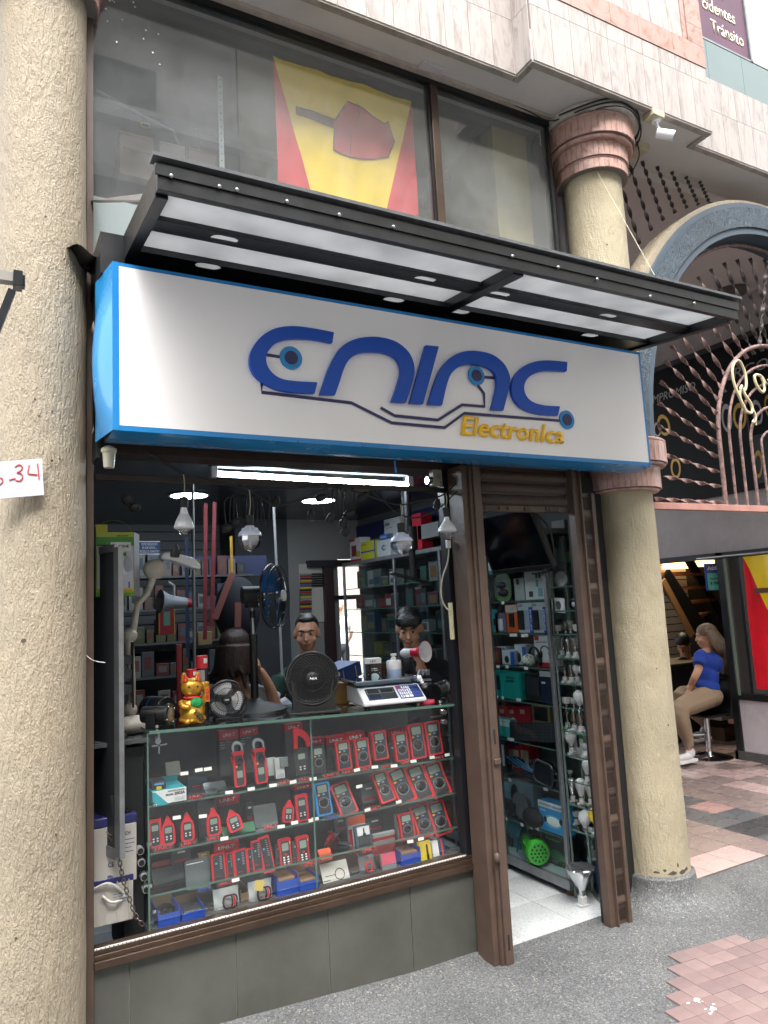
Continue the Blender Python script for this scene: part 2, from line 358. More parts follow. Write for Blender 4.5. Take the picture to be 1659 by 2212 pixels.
# ---------------------------------------------------------------- columns
def column(x, m_, label, ztop, caps, R_=.16):
    t = thing('round_column', label, 'column', (x, -.02, 0), 0, 'round stuccoed columns')
    mb = MB(); n = 96; prof = [(R_+.0012*math.sin(z*5)+.0006*math.sin(z*17), z) for z in [i*.04 for i in range(3, int(ztop/.04)+1)]]
    mb.lathe(prof, n); part('shaft', mb, m_, t)
    part('base', MB().lathe([(.40,.0),(.30,.006),(.25,.02),(.215,.05),(.196,.09),(.19,.135),(.165,.15),(.158,.152)], 64), pebble, t)
    for zc, pr, nt_ in caps:     # pr: list of (r0,r1,z0,z1) rings of small marble slips
        for (r0, z0, z1, slip) in pr:
            if slip:
                part('capital_core', MB().lathe([(r0-.012, z0), (r0-.006, z0), (r0-.006, z1), (r0-.012, z1)], 48), grout, t)
                me = None
                for i in range(nt_):
                    a0 = 2*PI*i/nt_; a1 = 2*PI*(i+.94)/nt_
                    if me is None:
                        k = MB(); vs = []
                        for a in (0, PI/nt_*.94, 2*PI*.94/nt_):
                            for rr in (r0-.004, r0+.004):
                                for z in (z0, z1): vs.append((rr*math.cos(a), rr*math.sin(a), z))
                        fs = []
                        for s_ in (0, 4): fs += [(s_+2,s_+6,s_+7,s_+3), (s_+0,s_+1,s_+5,s_+4), (s_+1,s_+3,s_+7,s_+5), (s_+0,s_+4,s_+6,s_+2)]
                        fs += [(0,2,3,1), (8,9,11,10)]
                        k.add(vs, fs); me = k.mesh('marble_slip'); me.materials.append(marR)
                    o = link('marble_slip', me, None, t, rot=(0, 0, a0))
            else:
                part('capital_ring', MB().lathe([(r0-.05, z0), (r0-.006, z0), (r0, z0+.006), (r0, z1-.006), (r0-.006, z1), (r0-.05, z1)], 64), marR, t)
    return t
up = (4.0, [(.205, 4.06, 4.115, True), (.212, 4.115, 4.13, False), (.215, 4.13, 4.22, True), (.25, 4.22, 4.245, False), (.262, 4.245, 4.35, True), (.268, 4.35, 4.372, False)], 44)
lo = (2.2, [(.165, 2.155, 2.165, False), (.205, 2.165, 2.18, False), (.215, 2.18, 2.29, True), (.225, 2.29, 2.302, False), (.252, 2.302, 2.318, False), (.258, 2.318, 2.43, True), (.262, 2.43, 2.45, False), (.19, 2.45, 2.456, False)], 44)
column(3.205, cream, 'cream stuccoed column right of the doorway, with pink marble capital under the soffit and grey pebble foot', 4.38, [up, lo], .168)
column(.184, creamL, 'pale stuccoed column at the left edge carrying the house number board', 4.42, [(0, [(r_, a_+.05, b_+.05, s_) for r_, a_, b_, s_ in up[1][:5]], 44)])
chipm = mat('exposed_mortar', '#4b4640', .9, var=.3, vscale=60); cpar = bpy.data.objects['round_column']
def chips(par, cx, r, L_):
    for a, z, w_, h_ in L_:
        a = math.radians(a); mb = MB(); N = 9; M = Matrix.Translation((r*math.cos(a), r*math.sin(a), z)) @ Matrix.Rotation(a+PI/2, 4, 'Z')
        out = [(w_*random.uniform(.5,1)*math.cos(2*PI*i/N), h_*random.uniform(.5,1)*math.sin(2*PI*i/N)) for i in range(N)]
        part('chipped_patch', mb.prism(out, -.0022, .004, M), chipm, par)
chips(cpar, 3.205, .168, [(-100,.20,.008,.014),(-112,.165,.03,.012),(-92,.162,.03,.014),(-125,.18,.012,.010),(-80,.17,.02,.012),(-104,1.2,.004,.005),(-140,.17,.025,.008),(-90,.9,.004,.006),(-120,3.6,.006,.004)])
chips(bpy.data.objects['round_column.001'], .184, .16, [(-95,2.34,.004,.004),(-80,2.36,.004,.005),(-70,2.19,.004,.003),(-100,2.40,.005,.003),(-60,1.7,.004,.006),(-90,3.1,.005,.005),(-110,1.55,.01,.010),(-85,2.9,.003,.003),(-72,.9,.004,.006),(-115,.6,.006,.005)])
part('soffit_ring', MB().lathe([(.20,4.372),(.285,4.38),(.29,4.40),(.29,4.418)], 64), mat('chipped_plaster', '#cfcbc2', .8, var=.2, vscale=30), bpy.data.objects['round_column'])
# ---------------------------------------------------------------- soffit, marble fascia
so = struct('soffit', MB().box(-3, 9, -.216, .12, 4.42, 4.6).box(2.5, 3.94, -.344, -.216, 4.42, 4.6), soffitm)
part('edge_bead', MB().box(-3, 2.49, -.216, -.18, 4.412, 4.42).box(3.95, 9, -.216, -.18, 4.412, 4.42).box(2.5, 3.94, -.344, -.305, 4.411, 4.42).box(2.5, 2.535, -.30, -.18, 4.4095, 4.419).box(3.905, 3.94, -.30, -.18, 4.4095, 4.419), mat('worn_edge', '#a19b93', .85, var=.4, vscale=12), so)
fw = struct('marble_fascia', MB().box(-3, 2.5, -.212, .1, 4.6, 6.4).box(2.5, 3.94, -.34, .1, 4.6, 6.4).box(3.94, 9, -.212, .1, 4.6, 4.955), grout)
mtc = {}
def mtile(x0, x1, z0, z1, y, m_=marW, par=fw, ny=-1, side=0):
    g = .0012
    if not side: mb = MB().box(x0+g, x1-g, y, y+.007, z0+g, z1-g)
    else: mb = MB().box(y, y+.007, x0+g, x1-g, z0+g, z1-g)
    part('marble_tile', mb, m_, par)
x = 2.5-.0
while x > .2:
    zs = [4.422, 4.745, 5.07]
    for a, b_ in zip(zs, zs[1:]): mtile(x-.1535, x, a, b_, -.2205)
    x -= .1535
for i in range(10):
    a = 2.5+.007+i*.1435
    for z0, z1 in ((4.422, 4.752), (4.752, 4.855)): mtile(a, min(a+.1435, 3.94), z0, z1, -.3485)
for (a, b_) in ((-.344, -.222),):
    mtile(a, b_, 4.422, 4.745, 2.4925, side=1); mtile(a, b_, 4.745, 5.07, 2.4925, side=1)
    mtile(a, b_, 4.422, 4.745, 3.941, side=1); mtile(a, b_, 4.745, 5.07, 3.941, side=1)
for i, a in enumerate((2.5, 2.815, 3.12, 3.35, 3.65)):
    b_ = (2.815, 3.12, 3.35, 3.65, 3.948)[i]; mtile(a, b_, 4.856, 5.0, -.3525, marP)
for z0, z1 in ((5.0, 5.13), (5.13, 5.33), (5.33, 5.6)):
    mtile(3.80, 3.948, z0, z1, -.3525, marP)
for i in range(8): mtile(2.52+i*.16, min(2.68+i*.16, 3.795), 5.002, 5.5, -.3425)
mtile(3.76, 3.80, 5.0, 5.5, -.348, marP)
for i in range(30):
    a = 3.95+i*.1535
    if a > 5.8: break
    for z0, z1 in ((4.422, 4.72), (4.72, 4.955)): mtile(a, a+.1535, z0, z1, -.2205)
# grey panels and poster window further right
ub = struct('upper_wall', MB().box(3.95, 9, -.09, .1, 4.956, 5.40), mat('panel_joint', '#4c5557', .8))
for i in range(6): part('wall_panel', MB().box(3.96+i*.39, 3.96+i*.39+.387, -.1, -.091, 4.958, 5.395), mat('teal_grey_panel', '#6f7f80', .5, var=.06), ub)
pw = thing('poster_window', 'upstairs window with a purple poster lettered in cream, beside the marble bay', 'window', (4.3, -.09, 5.4))
part('frame', MB().box(.56, .58, -.012, .03, 0, 1.2).box(-.35, .6, -.012, .03, 0, .015), alu, pw)
part('poster', MB().box(-.2, .555, 0, .01, .02, 1.2), mat('purple_poster', '#5a3c50', .6, var=.25, vscale=4), pw)
part('pane', MB().box(.58, 1.6, .0, .01, .02, 1.2), mat('reflecting_pane', '#9aa39f', .15, var=.2, vscale=3), pw)
pl = mat('cream_print', '#e6dfc0', .6)
for s_, zc, w_, xo in (('Tránsito', .155, .36, .33), ('cidentes', .31, .36, .26), ('Autos', .47, .3, .2)):
    text(s_, w_, .1, pl, pw, (xo, -.002, zc), bold=.01)
struct('facade_above', MB().box(4.0, 9, -.05, .1, 6.2, 8), mat('upper_facade', '#8c8f8c', .7, var=.1))
# ---------------------------------------------------------------- shop-front framing
def frame_thing(name, label, cat): return thing(name, label, cat)
hd = struct('header_beam', MB().box(.36, 3.05, .0, .14, 2.26, 2.98), brownd)
sf = thing('display_window_frame', 'brown metal frame round the shop display opening', 'window frame')
part('left_jamb', MB().box(.345, .372, -.02, .10, .03, 4.37), brown, sf, bev=.002)
part('sill', MB().box(.372, 2.06, -.03, .05, .378, .405).box(.372, 2.06, -.018, .05, .405, .422).box(.372, 2.06, -.008, .05, .422, .437), bronze, sf, bev=.0015)
part('right_jamb', MB().box(1.995, 2.03, -.005, .05, .437, 2.26), mat('black_jamb', '#15161a', .4), sf)
part('outer_jamb', MB().box(2.03, 2.062, -.012, .05, .378, 2.26), bronze, sf)
lw = mat('led_strip', '#d9dcda', .4)
part('light_strip', MB().box(.375, 1.99, -.006, -.001, .437, .442), lw, sf)
for i in range(70): pass
dots = MB()
for i in range(110): dots.box(.38+i*.0147, .38+i*.0147+.004, -.0075, -.006, .4375, .4415)
o = part('light_strip_dots', dots, mat('strip_dot', '#6c6a60', .5), sf); o['kind'] = 'stuff'
ug = thing('door_post', 'brown steel post between the display window and the doorway with keyhole slots', 'post')
part('channel', MB().box(2.012, 2.045, -.14, -.02, .0, 2.26).box(2.045, 2.062, -.155, -.02, 0, 2.26), brown, ug, bev=.003)
part('guide', MB().box(2.062, 2.105, -.165, -.15, -.0, 2.26).box(2.062, 2.068, -.15, -.03, 0, 2.26).box(2.099, 2.105, -.15, -.03, 0, 2.26), brown, ug, bev=.002)
for z_ in (.06, .95): part('keyhole', MB().box(2.078, 2.086, -.167, -.164, z_, z_+.065), darkm, ug)
part('latch', MB().box(2.066, 2.1, -.178, -.165, .86, .885), brown, ug, bev=.002); part('knob', MB().sph((2.045,-.17,.46),(.014,.016,.024)), brown, ug)
# right guide with pressed slots
rg = thing('shutter_guide', 'ribbed brown metal shutter guide with pressed slots, beside the right column', 'shutter guide')
part('jamb', MB().box(2.700, 2.738, -.160, -.115, .0, 2.26), brown, rg, bev=.002); part('dark_seal', MB().box(2.715, 2.738, -.11, -.085, 0, 2.26), darkm, rg)
struct('dark_gap_panel', MB().box(2.90, 3.10, -.02, .015, 0, 2.26), darkm)  # black panel added to stand for the dark gap beside the column
part('edge_strip', MB().box(2.738, 2.748, -.176, -.15, 0, 2.26).box(2.815, 2.838, -.172, -.12, 0, 2.14), brown, rg, bev=.002)
part('back_plate', MB().box(2.748, 2.815, -.155, -.148, 0, 2.14), brown, rg)
rm = MB(); 
for i in range(11): rm.box(2.751+i*.0056, 2.751+i*.0056+.0028, -.1585, -.155, .02, 2.12)
o = part('ribs', rm, brownd, rg)
for i in range(16):
    z = .11+i*.128
    part('pressed_slot', MB().sheet(lambda u, v: (2.751+u*.062, -.157-.006*math.sin(PI*v)**.6*(1 if v < .6 else .6), z+(v-.5)*.045), 1, 8).box(2.751, 2.813, -.1575, -.1555, z-.036, z-.0225), brownd if i % 3 else brown, rg)
sh = thing('roller_shutter', 'rolled-up brown slatted shutter above the doorway', 'shutter')
for i in range(4):
    z0 = 2.075+i*.062
    def sl(u, v, z0=z0): return (2.105+u*.594, -.105-.010*math.sin(PI*v)-.0022*math.sin(u*2*PI*58), z0+v*.052)
    part('slat', MB().sheet(sl, 464, 5), brown, sh)
    part('slat_joint', MB().box(2.105, 2.70, -.112, -.094, z0+.052, z0+.062), brownd, sh)
part('bottom_bar', MB().box(2.105, 2.70, -.118, -.09, 2.04, 2.072), brown, sh, bev=.003)
for a, b_ in ((2.15, 2.23), (2.40, 2.44), (2.54, 2.62)): part('bar_plate', MB().box(a, b_, -.124, -.118, 2.045, 2.068), brownd, sh, bev=.001)
for xx in (2.245, 2.30, 2.57, 2.625): part('bolt', MB().cyl((xx,-.118,2.056),(xx,-.128,2.056),.009,n=10), brown, sh)
# ---------------------------------------------------------------- canopy
cn = thing('glazed_canopy', 'black steel canopy with translucent panels projecting above the white sign', 'canopy')
def cz(y): return 2.975 + (y+.875)/.875*.085       # top of the frame
def beam(x0, x1, y0, y1, h, m_=blackm, nm='beam', dz=0, bev=.002):
    vs = []
    for z_ in (-h, 0):
        for (x, y) in ((x0,y0),(x1,y0),(x1,y1),(x0,y1)): vs.append((x, y, cz(y)+z_+dz))
    return part(nm, MB().add(vs, [(0,3,2,1),(4,5,6,7),(0,1,5,4),(1,2,6,5),(2,3,7,6),(3,0,4,7)]), m_, cn, bev=bev)
beam(.445, 3.175, -.875, -.845, .090, nm='front_beam')
beam(.445, .485, -.84, -.0, .100, nm='side_beam'); beam(3.135, 3.175, -.84, -.0, .100, nm='side_beam'); beam(1.83, 1.885, -.84, -.0, .095, nm='cross_beam')
part('channel_lip', MB().box(.437, 3.183, -.881, -.8755, 2.930, 2.966), blackm, cn, bev=.001)
def holed(nm, x0, x1, y0, y1, dz, th, holes):      # plate pierced by rounded slots
    for sgn in (1, -1):
        out = [(x0, (y0+y1)/2 if not holes else holes[0][1])]; n = 8; L_, W_h = .098, .056
        for hx, hy in sorted(holes):
            out += [(hx-L_/2, hy)]+[(hx-L_/2+W_h/2-W_h/2*math.cos(PI/2*i/n), hy+sgn*W_h/2*math.sin(PI/2*i/n)) for i in range(1, n+1)]+[(hx+L_/2-W_h/2+W_h/2*math.sin(PI/2*i/n), hy+sgn*W_h/2*math.cos(PI/2*i/n)) for i in range(0, n)]+[(hx+L_/2, hy)]
        out += [(x1, out[0][1]), (x1, y1 if sgn > 0 else y0), (x0, y1 if sgn > 0 else y0)]
        if sgn < 0: out = out[::-1]
        m_ = len(out); vs = [(x, y, cz(y)+dz) for x, y in out]+[(x, y, cz(y)+dz+th) for x, y in out]
        part(nm, MB().add(vs, [tuple(range(m_)), tuple(range(m_, 2*m_))[::-1]]+[((i+1) % m_, i, m_+i, m_+(i+1) % m_) for i in range(m_)]), blackm, cn)
for xx in ((.485, 1.83), (1.885, 3.135)):
    hp = [(at(u, v, Z=cz(-.592)-.08).x, -.592) for (u, v) in ((489,511),(922,601),(1080,636),(1317,681))]; hb = [(at(u, v, Z=cz(-.34)-.086).x, -.335) for (u, v) in ((440,590),(833,662),(973,687),(1254,734))]
    holed('purlin', xx[0], xx[1], -.640, -.545, -.080, .004, [h for h in hp if xx[0] < h[0] < xx[1]])
    for y_ in (-.640, -.549): beam(xx[0], xx[1], y_, y_+.004, .016, nm='purlin_web', dz=-.062, bev=0)
    holed('back_plate', xx[0], xx[1], -.365, -.02, -.088, .004, [h for h in hb if xx[0]+.02 < h[0] < xx[1]-.02]); beam(xx[0], xx[1], -.365, -.361, .02, nm='back_web', dz=-.064, bev=0)
    poly = mat('polycarbonate', '#d9dcdf', .5, var=.08, vscale=4)
    if 'polyc' not in MATS:
        m = bpy.data.materials.new('polyc'); m.use_nodes = True; t = m.node_tree; t.nodes.clear(); o_ = t.nodes.new('ShaderNodeOutputMaterial')
        tl = t.nodes.new('ShaderNodeBsdfTranslucent'); tl.inputs[0].default_value = (.86,.88,.9,1); df = t.nodes.new('ShaderNodeBsdfDiffuse'); df.inputs[0].default_value = (.45,.46,.47,1)
        tc = t.nodes.new('ShaderNodeTexCoord'); mp = t.nodes.new('ShaderNodeMapping'); mp.inputs['Scale'].default_value = (1, 1, 1); t.links.new(tc.outputs['Object'], mp.inputs[0])
        wv = t.nodes.new('ShaderNodeTexWave'); wv.bands_direction = 'Y'; wv.inputs['Scale'].default_value = 35; t.links.new(mp.outputs[0], wv.inputs['Vector'])
        nn = t.nodes.new('ShaderNodeTexNoise'); nn.inputs['Scale'].default_value = 5; nn.inputs['Detail'].default_value = 6; t.links.new(mp.outputs[0], nn.inputs['Vector'])
        ad = t.nodes.new('ShaderNodeMath'); ad.operation = 'MULTIPLY_ADD'; ad.inputs[1].default_value = .25; t.links.new(wv.outputs[0], ad.inputs[0]); t.links.new(nn.outputs[0], ad.inputs[2])
        r = t.nodes.new('ShaderNodeValToRGB'); r.color_ramp.elements[0].position = .3; r.color_ramp.elements[0].color = (.27,.28,.29,1); r.color_ramp.elements[1].position = .8; r.color_ramp.elements[1].color = (.42,.43,.44,1)
        t.links.new(ad.outputs[0], r.inputs[0]); t.links.new(r.outputs[0], tl.inputs[0])
        mx = t.nodes.new('ShaderNodeMixShader'); mx.inputs[0].default_value = .2; t.links.new(tl.outputs[0], mx.inputs[1]); t.links.new(df.outputs[0], mx.inputs[2]); t.links.new(mx.outputs[0], o_.inputs[0]); MATS['polyc'] = m
    beam(xx[0]+.002, xx[1]-.002, -.838, -.0, .006, MATS['polyc'], 'roof_panel', -.052, 0)
edge = mat('weathered_edge', '#55575a', .7, var=.4, vscale=20)
part('edge_trim', MB().box(.43, 3.20, -.892, -.84, cz(-.875)+.009, cz(-.875)+.021), edge, cn)
slotm = MATS['polyc']
for (u, v) in ((370,380),(474,403),(512,410),(620,435),(733,464),(850,490),(1107,553),(1206,577),(1290,603),(1405,640),(1500,655)):
    p_ = at(u, v, Y=-.884); part('screw', MB().sph((p_.x, -.8835, p_.z), .007, 8), steel, cn)
part('strap', MB().add([(.36,-.01,3.30),(.385,-.01,3.30),(.47,-.62,3.02),(.45,-.62,2.99),(.36,-.016,3.29),(.385,-.016,3.29),(.47,-.626,3.01),(.45,-.626,2.98)], [(0,1,2,3),(7,6,5,4),(0,4,5,1),(1,5,6,2),(2,6,7,3),(3,7,4,0)]), mat('galvanised', '#5c5a57', .5, .6, var=.2), cn)
part('side_flashing', MB().box(.36, .445, -.30, -.0, 2.86, 3.02), blackm, cn)
part('torn_flashing', MB().sheet(lambda u, v: (.26+u*.15, -.20+v*.16, 2.985+.02*math.sin(u*7+v*4)-.05*u*v), 10, 8), mat('black_film', '#191817', .3), cn)
wr = at(1428, 610, Y=-.72); part('stay_wire', MB().cyl((3.12,-.13,4.10), (wr.x-.02, -.72, wr.z), .0013, n=6), mat('wire', '#b9b39a', .5), cn)
# ---------------------------------------------------------------- sign box
SY = -.40
sg = thing('shop_sign', 'white lightbox sign with raised blue letters and cyan border above the shop', 'sign')
SX0, SX1, SZ0, SZ1 = .385, 3.022, 2.25, 2.861
cyan = mat('cyan_vinyl', '#147cc0', .3, var=.06, vscale=3, coat=.3); cyand = mat('cyan_vinyl_side', '#1b82bd', .25, var=.1, vscale=2, coat=.5)
face = mat('white_acrylic', '#f0eeef', .35, var=.025, vscale=2.5)
fl = MB().sheet(lambda u, v: (SX0+.02+u*(SX1-SX0-.03), SY-.003-.004*math.sin(PI*u)*math.sin(PI*v)*math.sin(u*9), SZ0+.018+v*(SZ1-SZ0-.032)), 60, 14)
part('face', fl, face, sg)
part('border', MB().box(SX0, SX1, SY-.002, SY+.0, SZ0, SZ0+.022).box(SX0, SX1, SY-.002, SY, SZ1-.016, SZ1).box(SX0, SX0+.022, SY-.0045, SY, SZ0, SZ1).box(SX1-.012, SX1, SY-.0045, SY, SZ0, SZ1), cyan, sg)
bot = MB().sheet(lambda u, v: (SX0+.0+u*(SX1-SX0), SY+v*.2, SZ0-.0-.012*math.sin(PI*v)*(.4+abs(math.sin(u*5)))), 60, 8)
part('underside', bot, cyand, sg)
def lside(u, v): return (SX0-.0-.035*math.sin(PI*min(1, v*1.1))*math.sin(PI*u)-.03*u, SY+u*.2, SZ0+v*(SZ1-SZ0))
part('left_side', MB().sheet(lside, 8, 16), cyand, sg)
part('box_body', MB().box(SX0+.002, SX1-.002, SY+.02, SY+.2, SZ0+.003, SZ1-.003), mat('box_back', '#3f4347', .7), sg)
part('right_side', MB().box(SX1-.002, SX1, SY, SY+.2, SZ0, SZ1), cyand, sg)
part('side_sheet', MB().sheet(lambda u, v: (.352+.03*u*math.sin(v*PI)**.5, -.18+u*.1+.02*math.sin(v*6), 2.30+v*.42), 4, 14), mat('rusty_white_sheet', '#a7a29c', .5, var=.5, vscale=6, var2='#6b4630'), sg)
blue = mat('raised_blue_acrylic', '#0a4bb0', .3, spec=.35); navy = mat('navy_vinyl', '#1b1d55', .35); lb = mat('light_blue_disc', '#1583c4', .3); yel = mat('yellow_letter', '#f4bf18', .3)
def S(p): q = at(p[0], p[1], Y=SY-.004); return (q.x, q.z)
def smooth(pts, n=6, closed=False):
    out = []; m = len(pts)
    for i in range(m if closed else m-1):
        p0, p1, p2, p3 = (pts[(i-1) % m] if (i or closed) else pts[0]), pts[i], pts[(i+1) % m], (pts[(i+2) % m] if (closed or i < m-2) else pts[-1])
        for k in range(n):
            t_ = k/n; out.append(tuple(.5*((2*p1[j])+(-p0[j]+p2[j])*t_+(2*p0[j]-5*p1[j]+4*p2[j]-p3[j])*t_*t_+(-p0[j]+3*p1[j]-3*p2[j]+p3[j])*t_**3) for j in range(len(p1))))
    if not closed: out.append(tuple(pts[-1]))
    return out
def raised(nm, outer, inner, kf, m_=blue, d=.018):
    pts = smooth([kf(*p) for p in outer]) + smooth([kf(*p) for p in inner])
    part(nm, MB().prism([S(p) for p in pts], SY-.004-d, SY-.004), m_, sg, bev=.0012)
raised('letter_e', [(1195,372),(1090,352),(1000,343),(920,355),(860,390),(820,440),(803,490),(810,545),(850,595),(920,635),(1000,651),(1105,656)], [(1118,604),(1010,598),(950,587),(910,562),(885,525),(880,485),(895,452),(930,420),(990,403),(1090,405),(1187,421)], k3)
raised('letter_n', [(1130,662),(1163,560),(1195,490),(1235,435),(1295,403),(1370,392),(1440,400),(1500,425),(1550,475),(1570,540),(1562,600),(1530,698)], [(1462,695),(1490,620),(1505,560),(1500,520),(1475,487),(1430,468),(1370,463),(1310,470),(1265,500),(1240,545),(1222,600),(1200,663)], k3)
part('letter_i', MB().prism([S(k4(*p)) for p in [(80,424),(140,430),(68,693),(8,690)]], SY-.022, SY-.004), blue, sg, bev=.0012)
raised('letter_a', [(90,695),(120,600),(150,530),(195,480),(250,454),(310,450),(380,465),(430,500),(458,545),(465,600),(435,722)], [(380,718),(400,640),(405,590),(395,552),(370,530),(330,515),(280,511),(235,522),(200,550),(178,600),(155,698)], k4)
raised('letter_c', [(728,500),(640,493),(580,499),(530,520),(490,560),(472,612),(482,665),(520,710),(590,737),(685,745)], [(694,703),(620,698),(570,683),(540,655),(530,615),(545,577),(580,553),(630,541),(725,543)], k4)
def disc(cx, r0, r1, kf, y=SY):
    c_ = S(kf(*cx)); t_ = abs(S(kf(cx[0], cx[1]+r0))[1]-c_[1])
    for r, m_, dy in ((t_, lb, .004), (t_*r1/r0, navy, .007)):
        part('disc', MB().prism([(c_[0]+r*math.cos(a*PI/20), c_[1]+r*math.sin(a*PI/20)) for a in range(40)], SY-.004-dy-.004, SY-.0045), m_, sg)
disc((1000,487), 53, 31, k3); disc((318,560), 43, 26, k4); disc((733,762), 42, 26, k4)
def line(pts, w=.0125):
    q = [S(p) for p in pts]; L_, R2 = [], []
    for i, p in enumerate(q):
        a = q[max(i-1, 0)]; b_ = q[min(i+1, len(q)-1)]; dx, dz = b_[0]-a[0], b_[1]-a[1]; l = math.hypot(dx, dz); nx, nz = -dz/l*w/2, dx/l*w/2
        L_.append((p[0]+nx, p[1]+nz)); R2.append((p[0]-nx, p[1]-nz))
    mb = MB()
    for i in range(len(q)-1): mb.prism([L_[i], L_[i+1], R2[i+1], R2[i]], SY-.0068, SY-.0045)
    part('circuit_line', mb, navy, sg)
line([k3(865,600), k3(865,646), k3(1283,695), k3(1470,788), k4(175,797), k4(265,731), k4(700,765)])
line([k3(1420,718), k3(1485,755), k4(145,762), k4(255,692), k4(358,700), k4(355,640), k4(325,600)])
line([k3(880,470), k3(950,481)]); line([k4(355,565), k4(402,569)])
a, b_ = S(k4(245,795)), S(k4(716,822))
text('ElectronIca', b_[0]-a[0], .088, yel, sg, ((a[0]+b_[0])/2, SY-.006, (a[1]+b_[1])/2-.002), (0, .008, 0), bold=.022, shear=.22, ext=.006)
# torn blue tape and old brackets behind the sign
part('tape', MB().sheet(lambda u, v: (1.60+.01*u+.004*v, SY+.19, 2.245-.055*v), 1, 3), cyand, sg)
part('bracket', MB().box(.362, .376, -.17, -.05, 2.2, 2.95).box(.36, .40, -.16, -.15, 2.83, 2.87).box(.36, .4, -.16, -.15, 2.74, 2.78), blackm, sg)
for z_ in (2.84, 2.80, 2.74): part('bracket_bolt', MB().cyl((.39,-.165,z_),(.39,-.175,z_),.012,n=10), steel, sg)
# ================================================================ passage with the iron arch
PX = 6.3
struct('passage_wall', MB().box(3.10, 3.28, .14, 3.15, -.05, 4.42), greywall)
struct('passage_ceiling', MB().box(3.28, 6.6, .12, 7, 4.36, 4.44), mat('passage_ceiling_paint', '#cfc8c6', .8, var=.05))
pf = struct('passage_floor', MB().box(3.28, 12, .0, 7, -.1, .0015).box(3.44, 12, -.0, .01, -.1, .0015), grout)
cp = {k_: mat('floor_'+k_, c, .28, var=.05, vscale=3) for k_, c in dict(pink='#a18c89', brownpink='#786a67', grey='#4d5054', dark='#35373b', orange='#937571').items()}
ftm = {}
for k_, m_ in cp.items():
    me = MB().bc((0,0,.002), (.2385,.2385,.006)).mesh('floor_tile'); me.materials.append(m_); ftm[k_] = me
for i in range(-1, 14):
    for j in range(0, 16):
        x = 3.79+i*.242; y = .122+j*.242
        if x-.12 < 3.27: continue
        k_ = 'brownpink'
        if x < 4.16 and j == 0: k_ = 'pink'
        elif 4.41 < x < 4.9: k_ = 'grey'
        elif x > 5.4: k_ = 'pink' if (i+j) % 3 else 'brownpink'
        if 4.5 < x < 4.8 and j == 1: k_ = 'dark'
        if abs(x-4.76) < .13 and j == 3: k_ = 'orange'
        link('floor_tile', ftm[k_], None, pf, (x, y, .001))
# arch ring (blue-grey) standing on the columns
def arc(cx, cz_, a, b_, n=48, t0=0, t1=PI): return [(cx+a*math.cos(t0+(t1-t0)*i/n), cz_+b_*math.sin(t0+(t1-t0)*i/n)) for i in range(n+1)]
AC = 4.76
ar = thing('stuccoed_arch', 'blue-grey textured arch spanning the passage beside the shop', 'arch')
o1 = [(AC+1.56, 2.45)]+arc(AC, 2.5, 1.56, 1.72)+[(AC-1.56, 2.45)]; i1 = [(AC-1.37, 2.45)]+arc(AC, 2.5, 1.37, 1.50)[::-1]+[(AC+1.37, 2.45)]
smoothblue = mat('smooth_blue_grey_paint', '#43505c', .6, var=.12, vscale=5, bump=.15, bscale=25)
part('ring', MB().prism(o1+i1, -.14, .06), smoothblue, ar)
o2 = [(AC+1.53, 2.46)]+arc(AC, 2.5, 1.53, 1.685)+[(AC-1.53, 2.46)]; i2 = [(AC-1.415, 2.46)]+arc(AC, 2.5, 1.415, 1.545)[::-1]+[(AC+1.415, 2.46)]
part('rough_band', MB().prism(o2+i2, -.150, -.139), bluegrey, ar)
part('extrados', MB().prism([(AC+1.59, 2.45)]+arc(AC, 2.5, 1.59, 1.75)+[(AC-1.59, 2.45)]+[(AC-1.561, 2.45)]+arc(AC, 2.5, 1.561, 1.721)[::-1]+[(AC+1.561, 2.45)], -.12, .05), creamL, ar)
column(6.285, cream, 'cream stuccoed column on the far side of the passage arch', 4.38, [up, lo])
gr = thing('iron_grille', 'dark twisted iron grille with a pink bottom rail filling the passage arch', 'grille')
iron = mat('pink_catchlit_iron', '#8a6c66', .55, .1, var=.5, vscale=30, var2='#352e2d'); ironb = mat('dark_twisted_iron', '#3b3231', .5, .2, var=.5, vscale=26, var2='#2b2726')  # lower iron has pink catch-lights put into its colour, upper bars a darker copy
part('bottom_rail', MB().box(3.40, 6.12, -.05, -.01, 2.085, 2.125), mat('pink_painted_rail', '#a87a70', .5, var=.25, vscale=8), gr, bev=.002)
pairs = [((888,1972),(360,1940)),((880,1845),(440,1765)),((862,1730),(440,1590)),((858,1610),(385,1360)),((855,1500),(385,1180)),((858,1390),(400,1010)),((868,1285),(440,845)),((885,1185),(485,725)),((912,1095),(530,600)),((940,1000),(560,400)),((1035,895),(610,290)),((1090,830),(700,180)),((1145,797),(800,118)),((1210,772),(905,68)),((1275,760),(1010,43)),((1340,752),(1113,33)),((1400,752),(1228,38))]
def gz(p): q = at(*kg(*p), Y=-.03); return (q.x, q.z)
for i, (a, b_) in enumerate(pairs):
    p, q = gz(a), gz(b_)
    for s_ in ((1,) if i == len(pairs)-1 else (1, -1)):
        pp = (AC+(p[0]-AC)*s_, -.03, p[1]); qq = (AC+(q[0]-AC)*s_, -.03, q[1]); L = (Vector(pp)-Vector(qq)).length
        part('twisted_bar', MB().ribbon(pp, qq, .026, .004, L/.26 if True else 0, int(L*60)), iron if i < 12 else ironb, gr)
